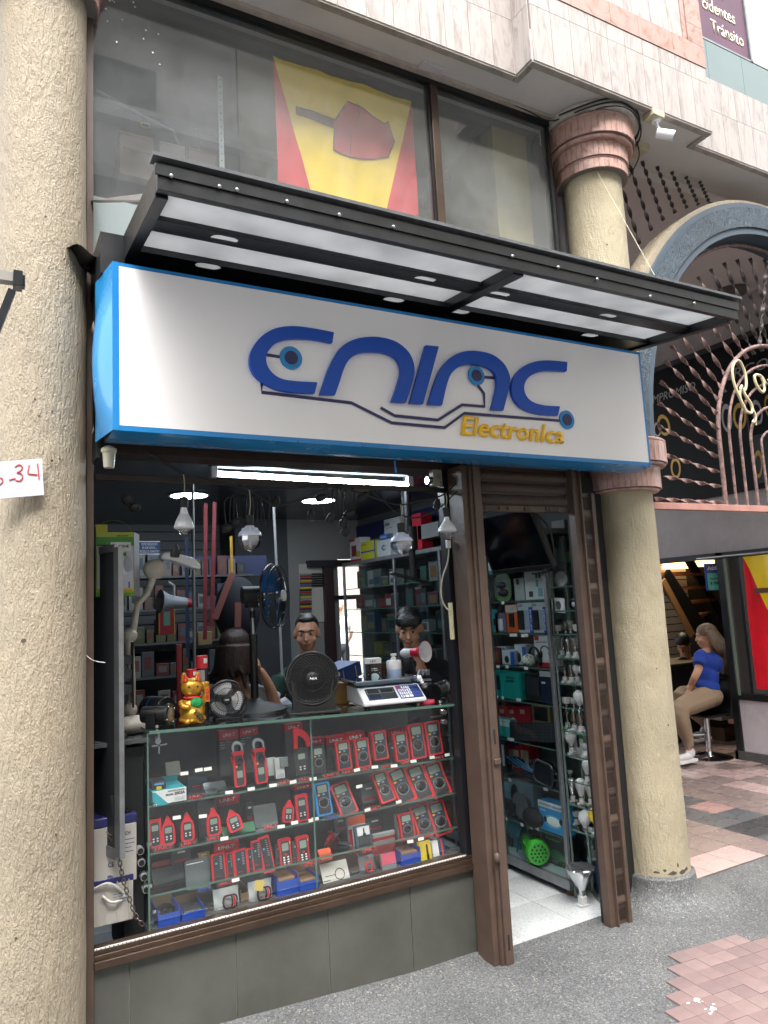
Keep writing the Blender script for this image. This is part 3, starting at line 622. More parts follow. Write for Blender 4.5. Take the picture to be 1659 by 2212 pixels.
for (a, zt, w_) in ((.655, 3.25, .014), (.55, 3.11, .009), (.44, 2.98, .009), (.33, 2.82, .010), (.22, 2.66, .008)):
    pts = [(AC+a, -.03, 2.12)]+[(x, -.03, z) for x, z in arc(AC, 2.55, a*.99, zt-2.55, 40)]+[(AC-a, -.03, 2.12)]
    part('nested_arch', MB().tube(pts, w_, 8), iron, gr)
part('frame_arch', MB().tube([(AC+1.34, -.03, 2.3)]+[(x, -.03, z) for x, z in arc(AC, 2.5, 1.34, 1.47, 50)]+[(AC-1.34, -.03, 2.3)], .011, 8), iron, gr)
for i in range(12):   # short bars of the spandrels above the arch
    for s_ in (1, -1):
        xx = .12+i*.125; zt = 4.39
        tt = max(-1, min(1, xx/1.62)); zb = 2.5+1.79*math.sqrt(max(0, 1-tt*tt)); 
        if xx > 1.48 or i < 2: continue
        dx = .10*(xx/1.3)
        part('spandrel_bar', MB().ribbon((AC+s_*(xx+.02), .02, zb), (AC+s_*(xx+dx*1.6+.06), .02, zt), .024, .004, 3.2, 40), ironb, gr)
cream2 = mat('cream_enamel', '#c9bd98', .4, var=.2, vscale=20)
def scr(pts, r=.009):
    q = smooth([gz(p) for p in pts], 6); return MB().tube([(x, -.055, z) for x, z in q], r, 8)
part('script_letter', scr([(1060,1262),(1010,1160),(965,1050),(945,950),(958,878),(988,852),(1018,880),(1047,955),(1056,1040),(1042,1088),(1018,1062),(1020,1050)]), cream2, gr)
part('script_letter', scr([(1008,1085),(1018,1062),(1048,1125),(1090,1190),(1104,1240),(1088,1268),(1050,1240),(1008,1150),(1006,1090)]), cream2, gr)
part('script_flourish', scr([(1100,1222),(1122,1262),(1133,1305),(1124,1335),(1106,1340),(1112,1325),(1128,1342),(1134,1362)], .006), cream2, gr)
part('script_letter', scr([(1205,1028),(1180,985),(1145,965),(1122,975),(1128,1020),(1155,1075),(1185,1103),(1200,1080),(1192,1030),(1178,992),(1195,1025),(1206,1030)]), cream2, gr)
part('script_letter', scr([(1230,1000),(1262,1040),(1290,1010),(1270,960),(1300,940),(1330,985),(1370,960)]), cream2, gr)
# the wall on the right of the passage: lintel, poster band, door opening, low wall
struct('lintel_wall', MB().box(PX, PX+.2, .0, 7, 1.955, 2.50), greywall)
struct('ceiling_return', MB().box(PX, PX+.2, 0, 7, 3.98, 4.5), greywall)
part('downlight', MB().lathe([(0,0),(.15,0),(.15,.03),(0,.03)], 24), mat('unlit_lamp', '#5a5450', .5), None, loc=(lambda q: (q.x, q.y, 4.328))(at(1580, 634, Z=4.33)))
o = bpy.data.objects['downlight']; tag(o, 'round unlit ceiling lamp in the passage behind the iron grille', 'lamp')
pb = thing('poster_band', 'black jewellery poster with silver words and rings high on the passage wall', 'poster')
pblk = mat('glossy_black_poster', '#07090e', .45, var=.3, vscale=2, spec=.15); silver = mat('silver_print', '#8f8f92', .4, .4, var=.2, vscale=30); gold = mat('gold_print', '#9b7a35', .35, .5, var=.3, vscale=30)
part('sheet', MB().box(PX-.03, PX-.0, .1, 6.5, 2.50, 3.95), pblk, pb)
part('trim', MB().box(PX-.05, PX-.02, .1, 6.5, 3.93, 3.98).box(PX-.045, PX-.03, 1.18, 1.195, 2.5, 3.95), mat('black_trim', '#1c1c20', .4), pb)
part('teal_print', MB().box(PX-.032, PX-.029, .2, 1.17, 2.55, 3.0), mat('teal_print', '#0c2a34', .5, var=.6, vscale=1.2), pb)
RZX = (0, 0, -PI/2)
a, b_ = at(*kg(390,1150), X=PX-.03), at(*kg(680,1030), X=PX-.03)
text('COMPROMISO', (a.y-b_.y)*10/6.6, .085, silver, pb, (PX-.033, b_.y+(a.y-b_.y)*10/6.6/2, (a.z+b_.z)/2), RZX, shear=.25)
a = at(*kg(905,960), X=PX-.03); text('ARGOLLAS', .85, .10, silver, pb, (PX-.033, a.y-.40, a.z-.02), RZX, shear=.25)
for (u, v, ru, rv, m_, ti) in ((930,1298,42,115,silver,0),(1032,1285,55,105,gold,.3),(1170,1252,40,100,silver,-.35),(1262,1200,35,90,gold,0),(430,1355,55,75,gold,.5),(525,1695,40,85,gold,.2),(1178,1665,35,110,gold,.3),(380,1390,30,60,silver,0)):
    c_ = at(*kg(u, v), X=PX-.032); e1 = at(*kg(u+ru, v), X=PX-.032); e2 = at(*kg(u, v-rv), X=PX-.032); ry, rz_ = abs(c_.y-e1.y), abs(c_.z-e2.z)
    mb = MB(); N = 36; vs = []; 
    for k_ in range(N):
        t_ = 2*PI*k_/N
        for f_ in (1, .68):
            y_ = ry*f_*math.cos(t_); z_ = rz_*f_*math.sin(t_)-(0 if f_ == 1 else rz_*.04)
            vs.append((0, y_*math.cos(ti)-z_*math.sin(ti)*.5, y_*math.sin(ti)*1.5+z_))
    part('ring_print', mb.add(vs, [(2*k_, 2*k_+1, (2*k_+3) % (2*N), (2*k_+2) % (2*N)) for k_ in range(N)]), m_, pb, (PX-.0335, c_.y, c_.z))
struct('low_wall', MB().box(PX, PX+.16, -1, 1.69, 0, .56), whitewall)
struct('wall_plinth', MB().box(PX-.03, PX+.0, -1, 1.72, 0, .085).box(PX-.03, PX+.16, 1.69, 1.73, 0, .085), pebble)
# door and window frames of the jeweller's
jf = thing('jeweller_window', 'dark framed shop window over the low white wall, behind the hanging flag', 'window')
part('frame', MB().box(PX-.02, PX+.06, 1.64, 1.71, .0, 1.955).box(PX-.01, PX+.05, 1.47, 1.50, .56, 1.9).box(PX-.02, PX+.06, -1, 1.64, .56, .62).box(PX-.02, PX+.06, -1, 7, 1.90, 1.955), blackm, jf)
part('bead', MB().box(PX-.025, PX-.02, 1.60, 1.625, .6, 1.9), mat('green_bead', '#6d7b6c', .4), jf)
part('pane', MB().box(PX+.01, PX+.02, -1, 1.47, .62, 1.9), glassm('pane_glass'), jf)
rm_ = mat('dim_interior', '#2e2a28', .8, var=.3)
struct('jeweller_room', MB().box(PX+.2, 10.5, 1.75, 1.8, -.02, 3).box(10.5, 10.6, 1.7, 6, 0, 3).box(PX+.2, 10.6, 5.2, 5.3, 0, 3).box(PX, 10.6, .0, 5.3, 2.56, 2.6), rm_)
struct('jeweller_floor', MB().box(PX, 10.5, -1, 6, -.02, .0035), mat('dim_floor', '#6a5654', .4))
slw = thing('slat_wall_panel', 'white slatted wall panel behind the stairs in the jeweller shop', 'wall panel')
sw = mat('white_slat', '#b9b6b6', .5)
for i in range(22): part('slat', MB().box(6.5, 9.9, 4.98, 5.0, .30+i*.115, .30+i*.115+.100), sw, slw)
part('groove_back', MB().box(6.5, 9.9, 5.0, 5.02, .3, 2.85), darkm, slw)
st = thing('staircase', 'open wooden staircase with black stringers inside the jeweller shop', 'stairs')
tread = mat('tread_wood', '#7a4527', .45, var=.3, vscale=4, stretch=(1,1,6))
def bar3(nm, p, q, w_, h_, m_, par):
    p, q = Vector(p), Vector(q); d = q-p; M = Matrix.Translation(p) @ d.to_track_quat('X', 'Z').to_matrix().to_4x4()
    return part(nm, MB().box(0, d.length, -w_/2, w_/2, -h_/2, h_/2, M), m_, par)
a, b_ = at(*kp(470,590), Y=3.6), at(*kp(800,1090), Y=3.6); bar3('stringer', a, b_, .05, .26, blackp, st)
a, b_ = at(*kp(690,450), Y=4.3), at(*kp(990,980), Y=4.3); bar3('stringer', a, b_, .05, .14, blackp, st)
for (u0, v0, u1, v1) in ((440,592,850,560),(520,718,870,690),(600,842,930,825),(665,966,900,965)):
    a, b_ = at(*kp(u0,v0), Y=3.62), at(*kp(u1,v1), Y=4.28)
    part('tread', MB().add([(a.x,a.y,a.z),(a.x+.25,a.y,a.z),(b_.x,b_.y,a.z),(b_.x-.25,b_.y,a.z),(a.x,a.y,a.z+.04),(a.x+.25,a.y,a.z+.04),(b_.x,b_.y,a.z+.04),(b_.x-.25,b_.y,a.z+.04)], [(0,3,2,1),(4,5,6,7),(0,1,5,4),(1,2,6,5),(2,3,7,6),(3,0,4,7)]), tread, st)
for (u0, v0, u1, v1, nm) in ((465,475,720,530,'a'),(735,455,985,510,'b')):
    x_, z_, w_, h_ = rect(*kp(u0,v0), *kp(u1,v1), 4.9); part('warm_ceiling_light', MB().bc((x_, 4.9, z_), (w_, .03, h_)), mat('warm_light', '#c79a63', .6, emit='#d9a667', estr=1.2), st)
x_, z_, w_, h_ = rect(*kp(862,832), *kp(962,1160), 4.0); tag(part('dark_cupboard', MB().bc((x_, 4.2, z_*.5), (w_, .3, z_+h_/2)), mat('dark_wood', '#15141a', .4), None, bev=.01), 'tall dark cupboard beside the jeweller staircase', 'cupboard')
bar3('handrail', at(*kp(462,630), Y=3.4), at(*kp(720,1110), Y=3.4), .03, .09, mat('rail_wood', '#8b6a4a', .5), st)
# hanging blue sign
ad_ = thing('hanging_sign', 'blue hanging sign with a turquoise panel in the jeweller doorway', 'sign', (6.2, 0, 0))
x_, z_, w_, h_ = rect(*kp(843,488), *kp(1010,715), 2.0); q = at(*kp(925,600), Y=1.85)
ad_.location = (q.x, 1.85, q.z); w_, h_ = w_, h_
part('board', MB().bc((0,0,0), (w_, .02, h_)).bc((w_/2+.03, .03, .04), (.05, .02, h_*.85)), mat('royal_blue', '#0e3f9a', .35), ad_, bev=.003)
part('panel', MB().prism([(x*w_*.96, z*h_*.62-h_*.17) for x, z in ((-.5,-.42),(-.42,-.5),(.42,-.5),(.5,-.42),(.5,.38),(.38,.5),(-.5,.5))], -.014, -.0102), mat('turquoise', '#56c6b6', .4), ad_)
wt = mat('white_print', '#e9ebee', .5); dk = mat('dark_print', '#14262e', .5)
text('Addi', w_*.48, h_*.17, wt, ad_, (-w_*.2, -.0145, h_*.34), bold=.03); text('Cómpralo ya', w_*.55, h_*.09, dk, ad_, (-w_*.1, -.0145, -h_*.07), bold=.02); text('a cuotas', w_*.72, h_*.13, dk, ad_, (0, -.0145, -h_*.22), bold=.03)
# hanging flags: yellow with red triangles
def flag(name, label, cat, W, H, m_y, m_r, tl, bl, tr, br, wave, rot=None, loc=(0,0,0)):
    t = thing(name, label, cat, loc, 0, None, rot)
    def put(nm, f, m_, nu=24, nv=30): return part(nm, MB().sheet(f, nu, nv), m_, t)
    def P_(x, z): return (x, wave(x, z), z)
    put('yellow_field', lambda u, v: P_((tl+(bl-tl)*v)*(1-u)+(tr+(br-tr)*v)*u, -H*v), m_y)
    put('red_edge', lambda u, v: P_((tl+(bl-tl)*v)*u, -H*v), m_r, 12)
    put('red_edge', lambda u, v: P_((tr+(br-tr)*v)*(1-u)+W*u, -H*v), m_r, 12)
    return t
fy = mat('yellow_satin', '#f2d016', .38, var=.1, vscale=5); fr = mat('red_satin', '#d31527', .32, var=.15, vscale=6)
FY = .10; A_, B_ = at(590,120,Y=FY), at(888,220,Y=FY); D_ = at(886,482,Y=FY); q1, q2 = at(677,430,Y=FY), at(830,474,Y=FY)
W_ = B_.x-A_.x; H_ = .86; x1 = (q1.x-A_.x)*H_/(A_.z-q1.z); x2 = W_-(B_.x-q2.x)*H_/(B_.z-q2.z)
wav = lambda x, z: .005*math.sin(x*22+z*3)+.0025*math.sin(x*47-z*9)+.004*math.sin(x*9+z*5)
f1 = flag('satin_flag', 'yellow and red satin flag with a red cap emblem, hung inside the upstairs window', 'flag', W_, H_, fy, fr, .0, x1, W_-.0, x2, wav, loc=(A_.x, FY, A_.z))
capp = [(752,218),(780,235),(806,255),(829,270),(838,262),(852,307),(838,340),(806,346),(760,339),(719,325),(722,285),(719,268),(735,242)]
cc = at(785, 290, Y=FY); cpts = [(lambda q: (q.x-cc.x, q.z-cc.z))(at(u, v, Y=FY)) for u, v in capp]; cps = cpts
def capf(u, v):
    i = u*len(cps); k_ = int(i) % len(cps); t_ = i-int(i); a = cps[k_]; b_ = cps[(k_+1) % len(cps)]
    x = cc.x-A_.x+(a[0]*(1-t_)+b_[0]*t_)*v; z = cc.z-A_.z+(a[1]*(1-t_)+b_[1]*t_)*v; return (x, wav(x, z)-.003, z)
part('cap_emblem', MB().sheet(capf, 52, 8), mat('red_print', '#b3232b', .45), f1)
ol = [capf(i/52, 1) for i in range(53)]; part('emblem_outline', MB().tube([(p[0], p[1]-.001, p[2]) for p in ol], .0022, 5), dk, f1)
part('emblem_crease', MB().tube([(lambda x, z: (x, wav(x, z)-.005, z))(cc.x-A_.x+dx, cc.z-A_.z+dz) for dx, dz in ((-.03,.16),(-.02,.10),(-.04,.05))], .0018, 5), dk, f1)
part('emblem_crease', MB().tube([(lambda x, z: (x, wav(x, z)-.005, z))(cc.x-A_.x+dx, cc.z-A_.z+dz) for dx, dz in ((-.07,-.02),(-.075,-.08),(-.08,-.13))], .0018, 5), dk, f1)
sp = [at(639,227,Y=FY), at(724,257,Y=FY), at(719,278,Y=FY), at(640,246,Y=FY)]
part('sash', MB().sheet(lambda u, v: (lambda x, z: (x, wav(x, z)-.002, z))((sp[0].x*(1-u)+sp[1].x*u)*(1-v)+(sp[3].x*(1-u)+sp[2].x*u)*v-A_.x, (sp[0].z*(1-u)+sp[1].z*u)*(1-v)+(sp[3].z*(1-u)+sp[2].z*u)*v-A_.z), 12, 3), mat('brown_print', '#5d3426', .5), f1)
g0 = at(*kp(1160,425), X=PX-.05); g1 = at(*kp(1380,405), X=PX-.05); gb = at(*kp(1230,1570), X=PX-.05)
H2 = g0.z-gb.z; W2 = .95
f2 = flag('satin_flag', 'yellow and red satin flag hanging from a rod over the jeweller window', 'flag', W2, H2, fy, fr, 0.0, .42, W2, W2-.30, lambda x, z: .02*math.sin(x*16+z*2)+.008*math.sin(x*37), rot=(0, 0, -PI/2), loc=(PX-.05, g0.y, g0.z))
part('rod', MB().cyl((-.5,0,.02),(1.2,0,.02),.012), steel, f2); part('stripe', MB().sheet(lambda u, v: (.09+u*.35, -.026, -.30-v*.045), 8, 2), mat('brown_print', '#5d3426', .5), f2)
# ================================================================ room behind the upper window
uw = thing('upper_window', 'large hazy upstairs shop window with brown mullion above the canopy', 'window')
part('mullion', MB().box(2.062, 2.108, -.02, .03, 2.99, 4.37), bronze, uw, bev=.002); part('gasket', MB().box(2.05, 2.062, -.008, .03, 2.99, 4.37).box(2.88, 2.90, -.012, .04, 2.99, 4.38), blackm, uw)
part('top_rail', MB().box(.372, 2.9, -.018, .04, 4.372, 4.40), blackp, uw); part('top_trim', MB().box(.372, 2.9, -.05, .0, 4.401, 4.418), mat('old_conduit', '#b5a99f', .6, var=.3, vscale=10), uw)
ug_ = glassm('hazy_upper_glass', (.94,.95,.96), .045, .0, .13, (.66,.69,.70), .03)  # reflected haze put into the glass as a patchy pale diffuse layer
part('pane', MB().box(.374, 2.05, .006, .012, 2.99, 4.372), ug_, uw); part('pane', MB().box(2.108, 2.88, .006, .012, 2.99, 4.372), ug_, uw)
mb = MB(); random.seed(3)
for i in range(15): mb.sph((.42+abs(random.gauss(0,.12)), .0045, 4.28-abs(random.gauss(0,.11))), (random.uniform(.002,.005), .001, random.uniform(.002,.006)), 6)
o = part('paint_specks', mb, wp, uw); o['kind'] = 'stuff'
uroom = mat('upper_room_paint', '#77777a', .85, var=.1, vscale=2)
struct('upper_room', MB().box(.3, 2.9, 1.5, 1.6, 2.98, 4.5).box(.2, .3, .05, 1.6, 2.98, 4.5).box(2.86, 3.05, .16, 1.6, 2.98, 4.5), uroom)
struct('upper_room_ceiling', MB().box(.2, 3.05, .13, 1.6, 4.40, 4.5), mat('upper_ceiling', '#8b8a86', .85, var=.1, vscale=2)); struct('upper_room_floor', MB().box(.2, 3.05, .15, 1.6, 2.96, 2.98), darkm)
struct('upper_side_wall', MB().box(2.60, 2.86, .15, .19, 2.98, 4.4).box(2.60, 2.64, .19, 1.5, 2.98, 4.4), mat('cream_wall', '#a89f76', .85, var=.15, vscale=4))
pst = thing('perforated_upright', 'pale perforated steel upright standing behind the upstairs window', 'upright')
a, b_ = at(475,165,Y=.18), at(476,380,Y=.18)
part('strip', MB().box(a.x-.012, a.x+.012, .18, .19, 2.98, a.z), mat('pale_steel', '#9aa3a3', .5, .2), pst)
hm = MB()
for i in range(26): hm.cyl((a.x, .180, a.z-.02-i*.035), (a.x, .1785, a.z-.02-i*.035), .0028, n=6)
o = part('holes', hm, darkm, pst); o['kind'] = 'stuff'
cb = mat('old_cardboard', '#84705f', .8, var=.2, vscale=6); cb2 = mat('pale_card', '#a8a49c', .7, var=.1)
for (u0,v0,u1,v1,m_,s_,lab) in ((258,290,332,352,cb,'Adaptadores','brown cardboard box labelled by hand, leftmost on the upstairs sill'),(345,310,400,356,cb2,'Plug y Jack','white card box labelled Plug y Jack behind the upstairs window'),(408,325,470,372,cb,None,'open brown cardboard box right of the white one upstairs')):
    x_, z_, w_, h_ = rect(u0,v0,u1,v1+30,.35); t = thing('storage_box', lab, 'box', (x_, .35, z_-h_/2))
    part('carton', MB().box(-w_/2, w_/2, 0, .2, 0, h_*.93).box(-w_/2, w_/2, 0, .004, h_*.93, h_), m_, t, bev=.004)
    if s_: text(s_, w_*.8, .022, mat('pen_ink', '#2e2c2c', .7), t, (0, -.001, h_*.6))
tag(part('shelf_board', MB().box(.3, 1.25, .3, .7, 3.30, 3.325), mat('shelf_dark', '#3a4148', .6), None), 'dark shelf board behind the upstairs window carrying the cardboard boxes', 'shelf')
q = at(300, 230, Y=.45); t = thing('dark_carton', 'large dark blue carton with yellow figures behind the upstairs glass', 'box', (q.x, .45, q.z-.35))
part('body', MB().box(-.25,.30,0,.3,0,.32), mat('navy_carton', '#2a3440', .6, var=.2), t, bev=.01); text('10', .06, .05, mat('yellow_print', '#b39a2a', .6), t, (.03,-.001,.27), (0,PI/2,0))
part('white_strap', MB().tube([(-.2,-.005,.37),(0,-.01,.30),(.16,-.01,.26),(.2,-.01,.18),(.21,-.01,.05)], .008, 6), mat('strap_white', '#a3a8aa', .6), t)
q = at(255, 480, Y=.12); part('pale_sheet', MB().box(-.16,.14,0,.01,-.35,.10), mat('pale_green_sheet', '#a9b7b3', .6), None, (q.x, .12, q.z), bev=.004); tag(bpy.data.objects['pale_sheet'], 'pale green plastic sheet leaning inside the upstairs window corner', 'sheet')
fx = thing('unlit_tube_fitting', 'long unlit tube fitting on the upstairs room ceiling', 'lamp', (0,0,0)); a, b_ = at(215,25,Y=.9), at(590,128,Y=.9)
part('housing', MB().box(a.x, b_.x+.3, .88, .94, 4.33, 4.37), mat('fitting_grey', '#8d9697', .5), fx)
fx = thing('unlit_tube_fitting', 'short unlit tube fitting behind the right upstairs pane', 'lamp'); a, b_ = at(955,212,Y=.6), at(1115,302,Y=.6)
part('housing', MB().box(a.x, b_.x, .58, .63, 4.31, 4.35), MATS['fitting_grey'], fx)
# ================================================================ opposite side of the street (seen mirrored in the panes)
ob = thing('street_building', 'grey five storey building across the street', 'building', (-4, -15, 0))
part('wall', MB().box(-26, 10, -8, 0, -.2, 22), mat('opposite_render', '#c2beb6', .85, var=.2, vscale=.5), ob)
part('ledge', MB().box(-26, 10, 0, .35, 14.1, 14.5), mat('white_ledge', '#d5d4d0', .7), ob)
wmm = MB().box(-.8, .8, 0, .05, 0, 1.5).mesh('window'); wmm.materials.append(mat('dark_window', '#20262b', .15))
for f_ in range(5):
    for i in range(11): link('window', wmm, None, ob, (-24+i*3.1, 0, 1.2+f_*3.3))
ob2 = thing('street_building', 'lower cream building across the street', 'building', (16, -15, 0))
part('wall', MB().box(-9.95, 24, -8, 0, -.2, 22), mat('opposite_cream', '#c9c1ae', .85, var=.2, vscale=.5), ob2)
for f_ in range(3):
    for i in range(9): link('window', wmm, None, ob2, (-7+i*3.3, 0, 1.2+f_*3.3))
# ================================================================ the shop room
shopf = struct('shop_floor', MB().box(.3, 3.1, -.03, 7.5, -.06, .0005), mat('floor_joint', '#8b8d8e', .8))
fme = MB().bc((0,0,.0), (.327,.327,.006)).mesh('floor_tile'); fme.materials.append(speck)
for i in range(9):
    for j in range(13):
        link('floor_tile', fme, None, shopf, (.46+i*.33, .135+j*.33, .0))
clm = mat('dark_glossy_ceiling', '#33383b', .22, var=.15, vscale=3)
struct('shop_ceiling', MB().box(.2, 3.1, .14, 7.5, 2.42, 2.5), clm)
struct('shop_left_wall', MB().box(.2, .3, .1, 7.5, 0, 2.45), mat('dark_shop_wall', '#3a3d40', .8)); struct('shop_back_wall', MB().box(.2, 3.1, 7.5, 7.6, 0, 2.5), mat('dark_shop_wall', '#3a3d40', .8))
struct('shop_right_wall', MB().box(3.09, 3.10, .02, 3.1, 0, 2.42), mat('shop_wall_grey', '#5a5d5e', .8))
bluew = mat('navy_band', '#16204a', .5)
struct('wall_band', MB().box(3.07, 3.09, .14, 3.1, 2.22, 2.36), bluew)
struct('dark_partition', MB().box(1.9, 2.379, 3.1, 3.15, 0, 2.42).box(1.9, 1.95, 3.15, 7.5, 0, 2.42), mat('dark_shop_wall', '#3a3d40', .8)); struct('back_partition', MB().box(2.38, 2.86, 3.1, 3.15, 0, 2.42).box(2.86, 3.1, 3.1, 3.15, 2.06, 2.42), mat('shop_wall_pale', '#787674', .7))
struct('back_yard_wall', MB().box(3.2, 16, 15.5, 15.7, -.2, 6), mat('yard_wall', '#a39c94', .8, emit=None))
# lamps that are lit
lampw = mat('lit_tube', '#eef6ff', .5, emit='#e6f3ff', estr=12)
tf = thing('tube_light', 'lit fluorescent tube under the sign at the shop entrance', 'lamp')
a, b_ = at(460,1023,Z=2.34), at(887,1047,Z=2.34); yy = (a.y+b_.y)/2+0; yy = .74; a = at(462,1023,Y=yy); b_ = at(885,1047,Y=yy)
part('tube', MB().cyl(a, b_, .014), lampw, tf); part('housing', MB().box(a.x-.02, b_.x+.02, yy-.02, yy+.03, a.z+.035, a.z+.065), mat('housing_grey', '#55595c', .3), tf, bev=.004)
for q in (a, b_): part('lamp_holder', MB().box(q.x-.018, q.x+.018, yy-.018, yy+.02, q.z-.022, q.z+.05), whitep, tf, bev=.004)
def downlight(u, v, z=2.415, r=.12, lab='', **k):
    q = at(u, v, Z=z-.006); t = thing('downlight', lab, 'lamp', (q.x, q.y, z), 0, 'round ceiling lights of the shop')
    part('rim', MB().lathe([(r+.018,0),(r+.012,-.006),(r,-.004),(r,0)], 32), greyp, t); part('diffuser', MB().lathe([(1e-5,-.004),(r,-.004)], 32, cap=False), mat('lit_disc', '#eef6ff', .5, emit='#e6f4ff', estr=10), t)
downlight(408, 1072, lab='lit round ceiling light behind the leftmost hanging bulb'); downlight(688, 1083, lab='lit round ceiling light behind the hanging cable bundle'); downlight(583, 1000, r=.10, lab='lit round ceiling light half hidden under the sign')
t = thing('downlight', 'small lit lamp deep in the back of the shop', 'lamp', (1.32, 6.0, 2.2), 0, 'round ceiling lights of the shop'); part('diffuser', MB().sph((0,0,0), (.14,.14,.03)), MATS['lit_disc'], t)
for j, (xx, yy_) in enumerate(((1.5, 4.6),)):
    t = thing('tube_light', ('lit tube on the ceiling far back in the shop', 'lit tube over the glass cabinets on the right')[j], 'lamp'); part('tube', MB().cyl((xx, yy_-.5, 2.36), (xx, yy_+.5, 2.36), .014), mat('lit_tube_dim', '#eef6ff', .5, emit='#e6f3ff', estr=9), t); part('housing', MB().box(xx-.03, xx+.03, yy_-.52, yy_+.52, 2.38, 2.41), MATS['housing_grey'], t)
# display counter
GL = glassm('clear_glass', (.90,.95,.93), .05); GE = mat('green_glass_edge', '#4d6a60', .15, spec=.8); GS = glassm('shelf_glass', (.90,.94,.92), .07)
GF = glassm('front_glass', (.95,.97,.96), .10)
vx0, vx1, vy0, vy1 = .577, 2.01, .055, .50
def sz(k, x):   # height of shelf k at x
    zl, zr = ((1.172,1.124),(.882,.866),(.706,.703),(.553,.548),(.437,.430))[k]; return zl+(zr-zl)*(x-.585)/1.41
vt = thing('display_counter', 'glass display counter full of red meters behind the shop window', 'display counter')
def slab(nm, k, y0, y1, th=.008, m_=GS):
    mb = MB(); v = []
    for x in (vx0, vx1):
        z = sz(k, x); v += [(x,y0,z-th),(x,y1,z-th),(x,y1,z),(x,y0,z)]
    part(nm, MB().add(v, [(3,7,6,2),(0,1,5,4)]), m_, vt); part(nm+'_edge', MB().add(v, [(0,4,7,3),(0,3,2,1),(4,5,6,7)]), GE, vt)
slab('top_glass', 0, .02, .52, .012, glassm('top_glass', (.80,.84,.84), .12)); slab('shelf', 1, .075, .30); slab('shelf', 2, .075, .34); slab('shelf', 3, .075, .38)
part('front_pane', MB().add([(vx0,vy0,.43),(1.262,vy0,.43),(1.262,vy0,sz(0,1.26)-.013),(vx0,vy0,sz(0,vx0)-.013)], [(0,1,2,3)]), GF, vt); part('front_pane', MB().add([(1.268,vy0,.43),(vx1,vy0,.43),(vx1,vy0,sz(0,vx1)-.013),(1.268,vy0,sz(0,1.26)-.013)], [(0,1,2,3)]), GF, vt)
part('pane_joint', MB().box(1.262, 1.268, vy0-.001, vy0+.006, .43, sz(0,1.26)-.013), GE, vt)
for x in (vx0, vx1): part('end_pane', MB().add([(x,vy0,.43),(x,vy1,.43),(x,vy1,1.11),(x,vy0,1.11)], [(0,1,2,3)]), GL, vt); part('pane_edge', MB().box(x-.003, x+.003, vy0-.003, vy0+.002, .43, sz(0,x)-.013), GE, vt)
part('back_panel', MB().box(vx0, vx1, vy1, vy1+.01, .3, 1.10), mat('counter_back', '#54565a', .35, var=.3, vscale=3), vt); part('deck', MB().box(vx0, vx1, .06, .5, .30, .43), mat('counter_deck', '#4c4d4f', .7), vt)
for (x, k, z) in ((.615,0,-.045),(.615,0,.002),(1.955,0,-.04),(1.955,0,.002),(1.955,0,-.085),(.585,2,.03),(.585,3,.03),(.60,4,.05)):
    zz = sz(k, x)+z; part('clip', MB().cyl((x, vy0-.012 if z < 0 else .08, zz), (x, vy0+.02 if z < 0 else .08, zz+(.0 if z < 0 else .012)), .011, n=14), chrome, vt)
part('bracket_rod', MB().box(.60,.66,.09,.10,1.10,1.106).box(.625,.631,.09,.10,1.07,1.15).box(1.90,1.98,.09,.10,1.06,1.068), chrome, vt)
# ---------------------------------------------------------------- meters
redm = mat('red_rubber', '#c1202b', .38, var=.05); redd = mat('dark_red_plastic', '#8c1a22', .4); facem = mat('charcoal_faceplate', '#2c2e32', .45); lcd = mat('lcd_screen', '#7f8b82', .25); orange = mat('orange_button', '#e08a22', .4); blueb = mat('blue_button', '#4f8fc9', .4); dial = mat('dial_black', '#141517', .35)
bluem = mat('blue_rubber', '#2a7fc4', .4); gprint = mat('grey_print', '#b9bcbf', .5); tagw = mat('white_price_tag', '#dddcd8', .6)
def rrect(w, h, r, n=5, x=0, z=0):
    o = []
    for cx, cz_, a0 in ((w/2-r, -h/2+r, -PI/2), (w/2-r, h/2-r, 0), (-w/2+r, h/2-r, PI/2), (-w/2+r, -h/2+r, PI)):
        for i in range(n+1): a = a0+PI/2*i/n; o.append((x+cx+r*math.cos(a), z+cz_+r*math.sin(a)))
    return o
METERS = {}
